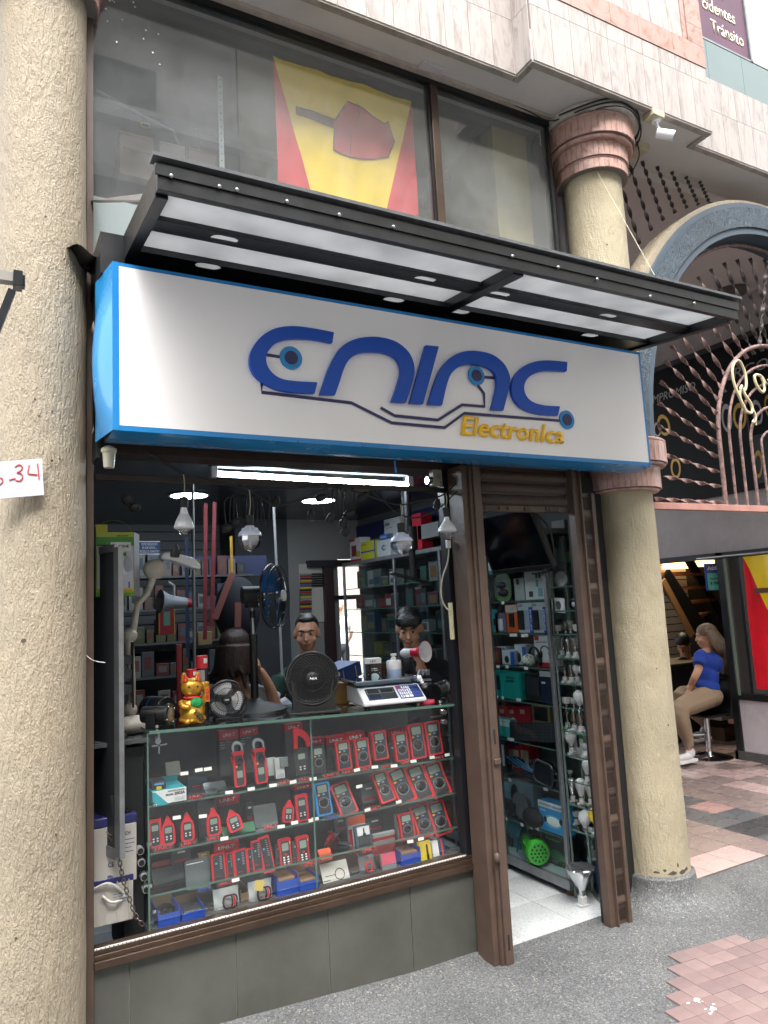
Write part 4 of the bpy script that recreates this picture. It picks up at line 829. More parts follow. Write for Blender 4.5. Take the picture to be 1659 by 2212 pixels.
def meter(kind, w, h, label, loc, tilt=0, yaw=0, roll=0, cm=None):
    cm = cm or redm; t = thing('multimeter' if kind in ('dmm','big','analog') else {'clamp':'clamp_meter','point':'environment_meter','tester':'cable_tester','laser':'distance_meter','rect':'handheld_meter'}[kind], label, 'meter', loc, 0, 'meters in the display counter', (tilt, roll, yaw))
    key = (kind, cm.name)
    if key not in METERS:      # unit-size meshes: x -.5...5, z 0..1, depth scaled too
        P_ = []; D = .16
        zt = lambda z: z
        if kind in ('dmm', 'big'):
            ow = [(.40,0),(.47,.03),(.46,.3),(.45,.5),(.46,.7),(.50,.93),(.46,.985),(.38,1)]
            out = [(x*1., z) for x, z in ow]+[(-x, z) for x, z in ow[::-1]]
            P_.append(('holster', MB().prism(out, -D/2, D/2), cm, .012))
            iw = [(.33,.05),(.37,.1),(.36,.5),(.38,.9),(.34,.95)]
            P_.append(('faceplate', MB().prism([(x, z) for x, z in iw]+[(-x, z) for x, z in iw[::-1]], -D/2-.012, -D/2+.01), facem, .003))
            P_.append(('screen', MB().prism(rrect(.56,.22,.03,3,0,.80), -D/2-.016, -D/2-.008), lcd, 0))
            P_.append(('button', MB().prism(rrect(.13,.045,.015,2,-.25,.63), -D/2-.024, -D/2-.01), orange, 0)); P_.append(('button', MB().prism(rrect(.13,.045,.015,2,.05,.635), -D/2-.024, -D/2-.01), blueb, 0))
            M = Matrix.Translation((0, -D/2-.010, .39)) @ Matrix.Rotation(PI/2, 4, 'X') @ Matrix.Diagonal((1, .52, 1, 1))
            P_.append(('dial', MB().lathe([(.22,0),(.21,.03),(.18,.04),(1e-5,.04)], 24, M), dial, 0)); P_.append(('dial_grip', MB().bc((0,-D/2-.06,.39), (.05,.03,.2)), dial, 0))
            mk = MB()
            for i in range(20):
                a = 2*PI*i/20; mk.bc((.29*math.cos(a), -D/2-.013, .39+.155*math.sin(a)), (.035,.004,.013))
            P_.append(('dial_print', mk, gprint, 0))
            jk = MB()
            for x in (-.22,0,.22): jk.lathe([(.05,0),(.05,.012),(1e-5,.012)], 12, Matrix.Translation((x,-D/2-.010,.125)) @ Matrix.Rotation(PI/2,4,'X') @ Matrix.Diagonal((1,.55,1,1)))
            P_.append(('sockets', jk, dial, 0))
        elif kind == 'clamp':
            out = [(.36,0),(.42,.05),(.42,.55),(.34,.60),(.36,.68),(.46,.74),(.44,.77),(-.44,.77),(-.46,.74),(-.36,.68),(-.34,.6),(-.42,.55),(-.42,.05),(-.36,0)]
            P_.append(('body', MB().prism(out, -D/2, D/2), cm, .01)); P_.append(('faceplate', MB().prism(rrect(.56,.66,.08,4,0,.36), -D/2-.012, -D/2+.01), facem, 0))
            P_.append(('screen', MB().prism(rrect(.42,.15,.03,3,0,.27), -D/2-.018, -D/2-.008), lcd, 0))
            P_.append(('dial', MB().lathe([(.22,0),(.2,.04),(1e-5,.04)], 22, Matrix.Translation((.12,-D/2-.01,.54)) @ Matrix.Rotation(PI/2,4,'X') @ Matrix.Diagonal((1,.42,1,1))), dial, 0))
            P_.append(('button', MB().prism(rrect(.12,.045,.02,2,-.2,.44), -D/2-.024, -D/2-.01), orange, 0))
            a_ = [(-.36,.76),(-.40,.88),(-.30,.96),(-.05,1.0),(.22,.97),(.38,.90),(.42,.76)]; a2 = [(.30,.76),(.27,.87),(.1,.92),(-.1,.93),(-.24,.89),(-.26,.76)]
            P_.append(('jaw', MB().prism(smooth(a_,4)+smooth(a2,4), -D/3, D/3), greyp if cm is redm else cm, 0))
            P_.append(('trigger', MB().prism([(-.44,.5),(-.56,.66),(-.5,.68),(-.42,.58)], -D/4, D/4), cm, 0))
        elif kind in ('point', 'rect', 'laser'):
            if kind == 'point': hw = [(.30,0),(.45,.04),(.5,.15),(.49,.5),(.42,.68),(.24,.82),(.16,.93),(.10,1)]
            elif kind == 'rect': hw = [(.44,0),(.48,.03),(.48,.97),(.44,1)]
            else: hw = [(.36,0),(.45,.05),(.41,.4),(.44,.7),(.5,.92),(.44,.98),(.3,1)]
            P_.append(('body', MB().prism([(x, z) for x, z in hw]+[(-x, z) for x, z in hw[::-1]], -D/2, D/2), cm, .015))
            P_.append(('faceplate', MB().prism(rrect(.66,.62 if kind == 'point' else .84,.12,5,0,.38 if kind == 'point' else .47), -D/2-.012, -D/2+.01), facem, 0))
            P_.append(('screen', MB().prism(rrect(.5,.2 if kind != 'laser' else .28,.04,3,0,.52 if kind == 'point' else .68), -D/2-.018, -D/2-.008), lcd, 0))
            bt = MB()
            for i in (-1, 1):
                for j in range(2 if kind != 'laser' else 3): bt.prism(rrect(.13,.05,.015,2,i*.15,.30-j*.09), -D/2-.022, -D/2-.01)
            P_.append(('keys', bt, gprint if kind != 'laser' else whitep, 0))
            if kind == 'laser': P_.append(('red_key', MB().prism(rrect(.16,.06,.02,2,0,.40), -D/2-.024, -D/2-.01), redm, 0)); P_.append(('side_button', MB().prism(rrect(.07,.08,.01,2,.38,.80), -D/2-.02, -D/2), mat('yellow_key','#d9b52c',.4), 0))
            if kind == 'point': P_.append(('probe', MB().cyl((0,0,1),(0,0,1.06),.05,n=10), chrome, 0))
        elif kind == 'tester':
            P_.append(('body', MB().prism(rrect(.96,1,.06,4,0,.5), -D/2, D/2), cm, .012)); P_.append(('faceplate', MB().prism(rrect(.74,.9,.05,3,0,.5), -D/2-.012, -D/2+.01), facem, 0))
            mk = MB()
            for i in range(8): mk.bc((.16,-D/2-.014,.88-i*.06), (.16,.004,.02))
            P_.append(('lamps', mk, greyp, 0)); P_.append(('button', MB().prism(rrect(.14,.06,.02,2,-.15,.66), -D/2-.024, -D/2-.01), blueb, 0))
            P_.append(('label_print', tmesh('UT 2', .3, .04, .003), redm, 0))
        METERS[key] = [(n_, (g.mesh(n_) if isinstance(g, MB) else g), m_, bv) for n_, g, m_, bv in P_]
        for n_, g, m_, bv in METERS[key]:
            if not g.materials: g.materials.append(m_)
    dd = min(w, .09)*1.6
    for n_, g, m_, bv in METERS[key]:
        o = link(n_, g, None, t); o.scale = (w, dd*.9, h)
        if n_ == 'label_print': o.location = (-.1*w, -dd*.09, h*.2)
    # white print of small marks
    return t
def shz(u, v, Y): return at(u, v, Y=Y)
ML = [ # kf, u, vtop, vbot, width px, kind, lean deg, label
 (kd,1138,385,640,105,'clamp',-8,'red clamp meter with grey jaw, left one of the upper pair'),(kd,1292,362,615,112,'clamp',-8,'red clamp meter with grey jaw, right one of the upper pair'),
 (kc,190,1235,1452,120,'rect',-6,'charcoal meter below a raised red clamp jaw at the counter joint'),(kc,328,1220,1440,120,'dmm',-6,'dim grey-faced multimeter just right of the glass joint, upper shelf'),
 (kc,535,1178,1412,135,'dmm',-8,'red multimeter on the upper shelf, first bright one right of the joint'),(kc,690,1158,1393,135,'dmm',-8,'red multimeter on the upper shelf, second bright one right of the joint'),
 (kc,832,1100,1330,135,'dmm',-8,'red multimeter raised a little, below the white scale'),(kc,1008,1108,1340,130,'dmm',-8,'red multimeter with lit screen, below the keypad of the scale'),
 (kc,1140,1030,1322,140,'big',-8,'tall red multimeter, second from the right end of the upper shelf'),(kc,1275,1010,1290,140,'big',-8,'tall red multimeter with black dial at the right end of the upper shelf'),
 (ke,330,340,572,130,'dmm',-12,'blue multimeter alone among the red ones on the middle shelf'),
 (ke,512,350,568,150,'big',-30,'reclining red multimeter beside the blue one'),(ke,795,262,478,125,'big',-28,'red-edged multimeter in a split case on the middle shelf'),
 (ke,935,232,480,150,'big',-25,'reclining red multimeter, third from the right of the middle shelf'),(ke,1062,212,458,150,'big',-25,'reclining red multimeter, second from the right of the middle shelf'),(ke,1190,195,436,150,'big',-25,'reclining red multimeter at the right end of the middle shelf'),
 (ke,935,560,745,120,'dmm',-10,'small red multimeter in a clear pack on the third shelf'),(ke,1078,498,728,150,'big',-22,'reclining red multimeter, second from the right of the third shelf'),(ke,1195,478,712,145,'big',-22,'reclining red multimeter at the right end of the third shelf'),
 (kd,522,880,1080,105,'rect',-6,'red rectangular meter at the far left of the second shelf'),(kd,618,862,1062,108,'point',-6,'red pointed meter second from the left of the second shelf'),(kd,757,838,1036,108,'point',-6,'red pointed meter third from the left of the second shelf'),
 (kd,947,800,995,112,'point',-6,'red pointed meter with a probe tip before a dark card'),(kd,1112,812,962,115,'point',-18,'red pointed meter lying on its green blister pack'),
 (kd,1478,745,900,90,'point',-6,'slim red light meter with a white ball sensor'),(kd,1590,698,888,100,'rect',-6,'red rectangular meter beside the light meter'),
 (kd,1470,1018,1210,105,'laser',-8,'red laser distance meter, left one of the pair'),(kd,1600,998,1190,105,'laser',-8,'red laser distance meter, right one of the pair'),
 (kd,985,1130,1330,115,'tester',-8,'wide red cable tester, leftmost of the row'),(kd,1070,1122,1308,58,'tester',-8,'narrow red cable tester beside the leftmost wide one'),(kd,1147,1100,1295,112,'tester',-8,'wide red cable tester, middle of the row'),
 (kd,1224,1090,1270,60,'tester',-8,'narrow red cable tester, middle of the row'),(kd,1268,1038,1250,85,'tester',-10,'dark-faced cable tester standing behind the row'),(kd,1350,1000,1258,90,'tester',-8,'tall slim red cable tester leaning at the row end'),
]
for i, (kf, u, v0, v1, wp_, kind, lean, lab) in enumerate(ML):
    Y = .10 if kind != 'big' else .11
    q = at(*kf(u, v1), Y=Y); tp = at(*kf(u, v0), Y=Y); w0 = at(*kf(u-wp_/2, (v0+v1)/2), Y=Y).x; w1 = at(*kf(u+wp_/2, (v0+v1)/2), Y=Y).x
    h = (tp.z-q.z)/math.cos(math.radians(lean))*(1.0 if kind != 'big' else .97); w = (w1-w0)*.92
    if kind in ('clamp',): h = h/.78
    tx = at(*kf(u, v0), Y=Y).x-q.x
    m_ = meter(kind, w, h, lab, q, math.radians(lean), 0, math.radians({11:-10, 12:-8, 13:-12, 14:-10, 15:-8, 17:-8, 18:-6, 23:-14, 24:10, 33:-8}.get(i, -1.5)), bluem if i == 10 else (facem if i in (2, 3) else redm))
# raised red clamp jaw over the charcoal meter
q = at(*kc(165,1215), Y=.1); cj = thing('clamp_jaw', 'raised red clamp jaw over the charcoal meter', 'clamp jaw', q, 0); k_ = .0027
part('jaw', MB().prism([(x*.00055,z*.00055) for x,z in smooth([(-50,-20),(-52,60),(-50,130),(-20,135),(40,110),(85,50),(80,-15)],4)+[(55,-15),(40,40),(5,75),(-18,78),(-20,-20)]], -.008, .008), redm, cj, bev=.002)
# leaning boxes and header cards behind them
ucard = mat('box_grey_card', '#3f4246', .5); ured = mat('box_red_header', '#b01e2c', .4)
def card(kf, u0, v0, u1, v1, Y, label, hd=.25, body=ucard, txt='UNI-T', lines=True, red=ured):
    x_, z_, w_, h_ = rect(*kf(u0, v0), *kf(u1, v1), Y); t = thing('meter_box', label, 'box', (x_, Y, z_-h_/2), 0, 'meter boxes at the back of the counter')
    part('carton', MB().box(-w_/2, w_/2, 0, .05, 0, h_*(1-hd)), body, t, bev=.001); part('red_header', MB().box(-w_/2, w_/2, -.0008, .05, h_*(1-hd)+.0005, h_), red, t, bev=.001)
    if txt: text(txt, w_*.66, h_*hd*.38, wt, t, (0, -.002, h_*(1-hd*.5)), bold=.02, shear=.1)
    if lines:
        text('Digital Clamp', w_*.55, h_*.028, gprint, t, (-w_*.18, -.001, h_*(.95-hd)), bold=.01); text('Meter', w_*.25, h_*.028, gprint, t, (-w_*.33, -.001, h_*(.90-hd)), bold=.01)
        part('print_lines', MB().box(-w_*.45, -w_*.2, -.0012, 0, h_*(.84-hd), h_*(.845-hd)).box(-w_*.45, -w_*.25, -.0012, 0, h_*(.81-hd), h_*(.815-hd)), gprint, t)
    return t
card(kd, 985,230,1125,560, .26, 'upright dark box with a red header behind the left clamp meter', .21)
card(kd, 1135,210,1270,540, .27, 'upright dark box with a red header behind the right clamp meter', .18)
card(kd, 1465,180,1592,560, .26, 'upright dark box with a red header behind the charcoal meter', .15, lines=False)
card(kc, 215,1155,378,1420, .24, 'dark box with a red header just left of the bright multimeters', .20, lines=False); card(kc, 385,1138,545,1400, .23, 'dark box with a red header behind the first bright multimeter', .26, lines=False)
card(kc, 548,1108,705,1380, .24, 'dark box with a red header behind the second bright multimeter', .28, lines=False); card(kc, 888,1075,1050,1330, .24, 'dark box with a red header behind the lit-screen multimeter', .22, lines=False)
card(kc, 730,1095,885,1330, .25, 'dark box with a plain red header behind the raised multimeter', .15, lines=False, txt=None)
card(kd, 955,700,1130,860, .26, 'dark box with a red top on the second shelf behind the lying meter', .45, lines=False); card(kd, 945,1045,1130,1290, .24, 'red topped box behind the cable testers', .28, lines=False)
card(kd, 1530,625,1659,850, .24, 'box with red top and blue print behind the rectangular meter', .16, body=mat('blue_print_box', '#23385f', .5), lines=False)
# clear plastic sign tents with red lettering, price tags
clear = glassm('acrylic', (.93,.94,.94), .09); redt_ = mat('red_foil_letters', '#b5202b', .3)
def tent(kf, u0, v0, u1, v1, Y, s='UNI-T', m_=redt_):
    x_, z_, w_, h_ = rect(*kf(u0, v0), *kf(u1, v1), Y); t = thing('shelf_sign', 'clear shelf-front sign printed %s, %s' % ('in red' if m_ is redt_ else 'in blue', TL.pop(0)), 'sign', (x_, Y, z_), 0, 'clear brand strips on the shelf edges')
    part('strip', MB().add([(-w_/2,0,-h_/2),(w_/2,0,-h_/2),(w_/2,.012,h_/2),(-w_/2,.012,h_/2)], [(0,1,2,3)]), clear, t); text(s, w_*.8, h_*.62, m_, t, (0, -.0006, 0), (-.15,0,0), bold=.025, shear=.15)
TL = ['left end of the upper shelf','below the right clamp meter','beside the glass joint, upper shelf','right of the glass joint, upper shelf','under the first bright multimeter','under the second bright multimeter','under the raised multimeter','under the lit-screen multimeter','under the right end of the upper shelf','far left of the second shelf','second from the left of the second shelf','below the probe-tip meter','left of the light meter','below the reclining meter by the blue one','middle of the third row, under the analog gauge','below the cable testers','below the left laser meter','below the empty clear pack','below the blue multimeter','below the right laser meter', 'below the clear pack meter']
for a in ((kd,752,690,900,738),(kd,1410,592,1500,632),(kd,1552,570,1650,610),(ke,310,262,445,300),(ke,455,242,550,276),(ke,590,222,670,254),(ke,730,200,830,232),(ke,880,172,975,205),(ke,1110,140,1200,170),(kd,500,1065,660,1115),(kd,690,1035,830,1080),(kd,885,1000,1000,1040),(kd,1300,905,1410,965),(ke,640,505,745,545),(ke,590,800,715,845),(kd,965,1325,1090,1365),(kd,1290,1245,1400,1275)): tent(a[0], *a[1:], .068)
bp_ = mat('blue_foil_letters', '#26459a', .4)
tent(kd,815,1362,930,1402,.068,'Hi-tronic',bp_); tent(ke,320,565,440,605,.068,'Hi-tronic',bp_); tent(ke,160,895,300,945,.068)
for n_, (kf, u, v) in enumerate([(kd,1055,682),(kd,1215,657),(kd,1374,631),(kd,1518,607),(ke,100,330),(ke,245,308),(ke,563,243),(ke,693,222),(ke,833,213),(ke,973,180),(ke,1108,152),(ke,1218,133),(kd,1020,1017),(kd,1433,930),(kd,1530,903),(ke,260,598),(ke,640,532),(ke,866,475),(ke,950,762),(ke,1027,743),(kd,1102,1318),(kd,1655,885),(kd,730,545),(kd,835,520),(kd,900,512),(kd,675,865),(kd,865,855),(ke,110,625),(ke,580,362)]):
    q = at(*kf(u, v), Y=.064); tag(part('price_tag', MB().box(-.0155,.0155,-.001,.0,-.0065,.0065), tagw, None, q, (-.2,random.uniform(-.05,.05),random.uniform(-.2,.2))), 'small blank white price tag stuck along the counter shelves', 'price tag', 'white price tags on the shelf edges')
# boxed clamp meter at left end
x_, z_, w_, h_ = rect(*kd(498,660), *kd(745,770), .075); t = thing('open_meter_box', 'open turquoise and white clamp meter box printed 2003A with the device on top', 'box', (x_, .075, z_-h_/2), 0)
tq = mat('turquoise_card', '#2b9ba8', .4); part('front', MB().box(-w_/2,w_/2,0,.004,0,h_), mat('white_card','#d4d6d6',.45), t); part('tray', MB().box(-w_/2,w_/2,.004,.16,.0,h_*.98).box(-w_/2,w_/2,.15,.16,0,h_*1.35), tq, t, bev=.001)
part('triangle', MB().prism([(-w_/2,h_*.95),(-w_*.42,h_*.95),(-w_*.02,.002),(-w_*.32,.002),(-w_/2,h_*.4)], -.0008, 0), tq, t); part('stripe', MB().prism([(-w_/2,h_*.38),(-w_*.34,.002),(-w_/2,.002)], -.0007, 0), dk, t)
text('AC/DC DIGITAL CLAMP METER', w_*.5, h_*.09, dk, t, (w_*.2,-.0006,h_*.88), bold=.01); text('2003A', w_*.32, h_*.2, dk, t, (w_*.3,-.0006,h_*.68), bold=.03); text('KEW SNAP Model', w_*.22, h_*.14, dk, t, (0,-.0006,h_*.66), bold=.01); text('CE', w_*.1, h_*.13, wt, t, (-w_*.42,-.0016,h_*.10), bold=.02)
part('device', MB().box(-w_*.48,-w_*.05,.03,.12,h_,h_*1.5).box(-w_*.42,-w_*.1,.028,.03,h_*1.2,h_*1.45), facem, t, bev=.004); part('device_screen', MB().box(-w_*.40,-w_*.12,.024,.0275,h_*1.3,h_*1.42), blueb, t); part('terminals', MB().box(-w_*.34,-w_*.2,.02,.03,h_*1.02,h_*1.2), mat('yellow_key','#d9b52c',.4), t); part('drawing', MB().box(w_*.15,w_*.45,-.0006,0,h_*.2,h_*.45), gprint, t)
# row of odd things: packs, gauge, bags, boxes
def pack(label, kf, u0, v0, u1, v1, Y, m_, cat='pack', nm='blister_pack', d=.02, lean=-10, kids=()):
    x_, z_, w_, h_ = rect(*kf(u0, v0), *kf(u1, v1), Y); t = thing(nm, label, cat, (x_, Y, z_-h_/2), 0, None, (math.radians(lean), 0, 0))
    part('card', MB().prism(rrect(w_, h_, min(w_,h_)*.08, 3, 0, h_/2), 0, d), m_, t)
    for k_ in kids:
        nm_, a0, b0, a1, b1, mm, dd = k_; part(nm_, MB().box(-w_/2+a0*w_, -w_/2+a1*w_, -dd, -.0002, b0*h_, b1*h_), mm, t, bev=min(.003, dd/3))
    return t, w_, h_
cpk = mat('clear_pack_plastic', '#8d9496', .2, spec=.8); wcard = mat('white_card', '#d4d6d6', .45)
pack('white and grey cased meter with cable between the clamp meters', kd,1395,430,1460,580,.16,wcard, kids=(('label',.1,.05,.9,.25,gprint,.002),('bag',.5,.5,1.4,1.0,cpk,.01)))
pack('clear bag of white cable lying left of the clamp meters', kd,890,560,1050,690,.2,mat('clear_bag','#6f767a',.25), lean=-60)
pack('white folded leaflet behind the turquoise box', kd,600,455,705,560,.25,mat('old_paper','#a8a79f',.7), lean=-25)
pack('blue card with red leads behind the upper shelf front', kd,760,560,900,680,.3,mat('dim_blue_card','#33485a',.5), lean=-15, kids=(('red_lead',.2,.3,.8,.4,redm,.005),))
t, w_, h_ = pack('small white packet hung behind the charcoal meter', kd,1340,430,1400,560,.2,wcard)
pack('clear empty blister pack on the second shelf', kd,1245,770,1410,930,.12,mat('dull_clear','#4d5458',.15,spec=.9), lean=-20)
pack('green blister pack under the lying pointed meter', kd,1010,900,1250,985,.115,mat('green_card','#1f5a3c',.4), lean=-45)
pack('dark card behind the probe-tip meter', kd,835,740,975,980,.2,mat('dark_card','#26292c',.5))
pack('clear pack printed dark at the left of the tester shelf', kd,745,1170,925,1380,.13,mat('dull_grey_pack','#5c6468',.2,spec=.8), lean=-15, kids=(('stickers',.05,.85,.75,.88,whitep,.002),))
pack('grey wrapped bundle on the left of the tester shelf', kd,505,1200,740,1330,.2,mat('dull_clear2','#6c7174',.25), lean=-50)
pack('dark red packet lying behind the left tester shelf', kd,500,1165,650,1215,.25,redd, lean=-60)
an, w_, h_ = pack('analog gauge meter in a clear case before an orange and white card', ke,560,645,672,800,.10,mat('clear_case_dark','#3f5566',.3), nm='analog_meter', cat='meter', kids=(('gauge_face',.1,.52,.9,.93,wcard,.006),('knob_panel',.15,.06,.9,.48,facem,.006)))
part('needle', MB().box(-.002,.002,-.012,-.006,h_*.55,h_*.85), dial, an); part('hub', MB().cyl((0,-.01,h_*.58),(0,-.014,h_*.58),.007), dial, an)
pack('orange and white card behind the analog gauge', ke,512,580,640,800,.16,wcard, kids=(('orange_band',0,.72,1,1,mat('orange_card','#c9512e',.4),.001),('red_stripes',.0,.05,.18,.6,redm,.001)))
for j in range(4): pack('red and clear flat pack, %s of the small pile' % ('bottom one','second from the bottom','third from the bottom','top one')[j], ke,680,745-j*24,840,775-j*24,.12,cpk if j % 2 else redd, nm='flat_pack', lean=-80, d=.05)
pack('clear pack around the small red multimeter', ke,862,552,1005,750,.125,mat('dull_clear3','#7d8285',.15,spec=.9))
random.seed(11)
for j in range(9):
    u = 330+random.random()*200; v = 690+random.random()*120; q = at(*ke(u, v+20), Y=.14+random.random()*.1)
    t = thing('probe_tool', 'small red and grey tool thrown in the loose heap on the third shelf', 'tool', q, 0, 'loose red tools in a heap', (random.uniform(-.8,.8), random.uniform(-1,1), random.uniform(-1,1)))
    part('handle', MB().tube([(-.03,0,0),(0,0,.006),(.035,0,0)], [.006,.010,.007], 8), redd if j % 3 else facem, t); part('tip', MB().cyl((.035,0,0),(.06,0,-.004),.003,n=6), steel, t)
pack('orange capped packet at the front of the heap', ke,300,800,390,885,.10,mat('orange_card','#c9512e',.4), lean=-50)
# bottom row on the deck
openb = mat('blue_open_box', '#1c47a5', .45, var=.05); kraft = mat('kraft_board', '#80664b', .75, var=.15)
def openbox(label, kf, u0, v0, u1, v1, Y, m_=openb, fill=None, d=.14):
    x_, z_, w_, h_ = rect(*kf(u0, v0), *kf(u1, v1), Y); z0 = z_-h_/2; h_ = max(h_, .03); t = thing('open_box', label, 'box', (x_, Y, z0), 0, 'open blue boxes along the counter floor')
    part('front_wall', MB().box(-w_/2,w_/2,0,.003,0,h_), m_, t); part('side_wall', MB().box(-w_/2,-w_/2+.003,.003,d,0,h_*1.3), m_, t); part('side_wall', MB().box(w_/2-.003,w_/2,.003,d,0,h_*1.3), m_, t); part('back_flap', MB().box(-w_/2,w_/2,d,d+.003,0,h_*1.6), kraft, t)
    if fill == 'cable':
        for j in range(7):
            r = w_*random.uniform(.2,.4); part('cable_loop', MB().tube([(r*math.cos(a), .05+j*.008+.3*r*math.sin(a), h_*.75+r*.6*math.sin(a)) for a in [2*PI*i/20 for i in range(21)]], .004, 6), blackr, t)
    elif fill: part('contents', MB().box(-w_*.4,w_*.4,.01,d*.8,h_*.3,h_*1.1), fill, t, bev=.004)
    return t
openbox('blue open box of black cables in the lower left corner of the counter', kd,540,1560,700,1655,.07,fill='cable'); openbox('blue open box of dark parts, second from the left on the counter floor', kd,715,1548,880,1620,.07,fill=facem)
openbox('blue box with a blank sticker near the glass joint', kd,1405,1320,1560,1447,.08,fill=kraft); openbox('blue open box just left of the glass joint', ke,150,1048,290,1132,.07,fill=kraft)
openbox('blue open box under the clear pack meter', ke,885,850,1030,948,.08,fill=kraft); openbox('brown box gap between the red cable bags', kd,1140,1410,1200,1500,.12,kraft)
def bag(label, kf, u0, v0, u1, v1, Y, m_=None, loops=3, col=None):
    x_, z_, w_, h_ = rect(*kf(u0, v0), *kf(u1, v1), Y); t = thing('cable_bag', label, 'bag', (x_, Y, z_-h_/2), 0, None, (-.12,0,0))
    part('bag', MB().sheet(lambda u, v: ((u-.5)*w_, .012-.014*math.sin(PI*u)*math.sin(PI*v)+.004*math.sin(u*14+v*9), v*h_), 10, 12), m_ or mat('cloudy_bag','#a7abad',.25,spec=.8), t)
    for j in range(loops):
        r = w_*(.18+.05*j); part('lead', MB().tube([(r*math.cos(a)+.004*j, -.012-.002*j, h_*.48+h_*.28*math.sin(a)+.004*math.sin(3*a)) for a in [2*PI*i/22 for i in range(22)]], .0032, 6, closed=True), col or (redm if j % 2 else blackr), t)
bag('clear bag of red and black test leads, left one on the counter floor', kd,950,1380,1135,1560,.09); bag('clear bag of red and black test leads with a yellow tag, right one', kd,1205,1325,1375,1500,.09)
x_, z_, w_, h_ = rect(*kd(1240,1320),*kd(1305,1395),.075); tag(part('yellow_tag', MB().box(-w_/2,w_/2,0,.001,-h_/2,h_/2), mat('yellow_paper','#c9b157',.6), None, (x_,.072,z_), (0,.3,0)), 'yellow paper tag stuck on the right bag of leads', 'tag')
bag('clear bag with a red probe in the middle of the counter floor', ke,590,868,705,1012,.09, mat('smoky_bag','#60666b',.25,spec=.8), 1, redm)
pack('pink and grey hanging card with printed letters on the counter floor', ke,748,850,852,980,.08,mat('grey_card','#77787c',.5), kids=(('pink_band',0,.42,1,1,mat('pink_card','#bd4a62',.45),.001),))
x_, z_, w_, h_ = rect(*ke(750,905),*ke(800,925),.072)
pack('yellow carded tool with a black pen on the counter floor', ke,1028,762,1110,920,.08,mat('yellow_card','#cbb41e',.45), kids=(('pen',.55,.15,.7,.85,dial,.008),))
pack('white carded pen set right of the yellow card', ke,1120,760,1165,905,.09,wcard); pack('narrow orange striped carton at the right end of the counter floor', ke,1170,745,1210,880,.09,mat('dark_blue_card','#24406a',.5), kids=(('orange_edge',.3,0,.6,1,mat('orange_card','#c9512e',.4),.002),))
x_, z_, w_, h_ = rect(*ke(325,925),*ke(520,1085),.09); ins = thing('instruction_sheet', 'white sheet with a printed cable loop behind the lower glass', 'sheet', (x_,.09,z_-h_/2), 0, None, (-.5,0,0)); part('sheet', MB().box(-w_/2,w_/2,0,.002,0,h_*1.1), mat('pale_paper','#b5b4ae',.6), ins)
part('drawn_cable', MB().tube([(.02+.022*math.cos(a),-.001,h_*.5+.022*math.sin(a)) for a in [2*PI*i/20 for i in range(20)]], .0018, 5, closed=True).box(-.05,0,-.001,0,h_*.5,h_*.53).box(-.06,-.03,-.001,0,h_*.3,h_*.33), dial, ins)
for (kf, uv, c_, lab) in ((ke,(600,345,715,480),'#5a6065','clear clamshell pack standing between the reclining meters'),(ke,(640,590,760,690),'#2a2c30','dark boxed meter behind the flat packs'),(kd,(1180,760,1240,900),'#3a3d41','dark card hanging beside the lying meter'),(kd,(640,1090,780,1200),'#33363a','dark folded pack above the grey bundle'),(kd,(1395,1060,1450,1200),'#5d6166','grey pack edge left of the laser meter'),(kd,(1520,1040,1560,1200),'#6a6e73','grey pack edge between the laser meters'),(kc,(470,1240,520,1420),'#74787b','clear pack between the first bright multimeters'),(kc,(915,1200,950,1340),'#46494d','dark pack between the raised and the lit multimeter'),(ke,(400,590,500,690),'#2b2d31','dark card above the heap of red tools'),(kd,(835,1120,915,1180),'#8a6a2a','amber striped leaflet under the second shelf'),(ke,(760,690,850,760),'#7a1d26','dark red pack beside the clear pack meter')):
    pack(lab, *([kf]+list(uv)), .19, cmat(c_), kids=(('sticker',.3,.7,.7,.8,gprint,.0015),('print',.15,.15,.85,.3,redd,.001)))
pack('upright kraft carton at the back of the counter floor', kd,870,1440,960,1560,.3,kraft, d=.06, lean=0)
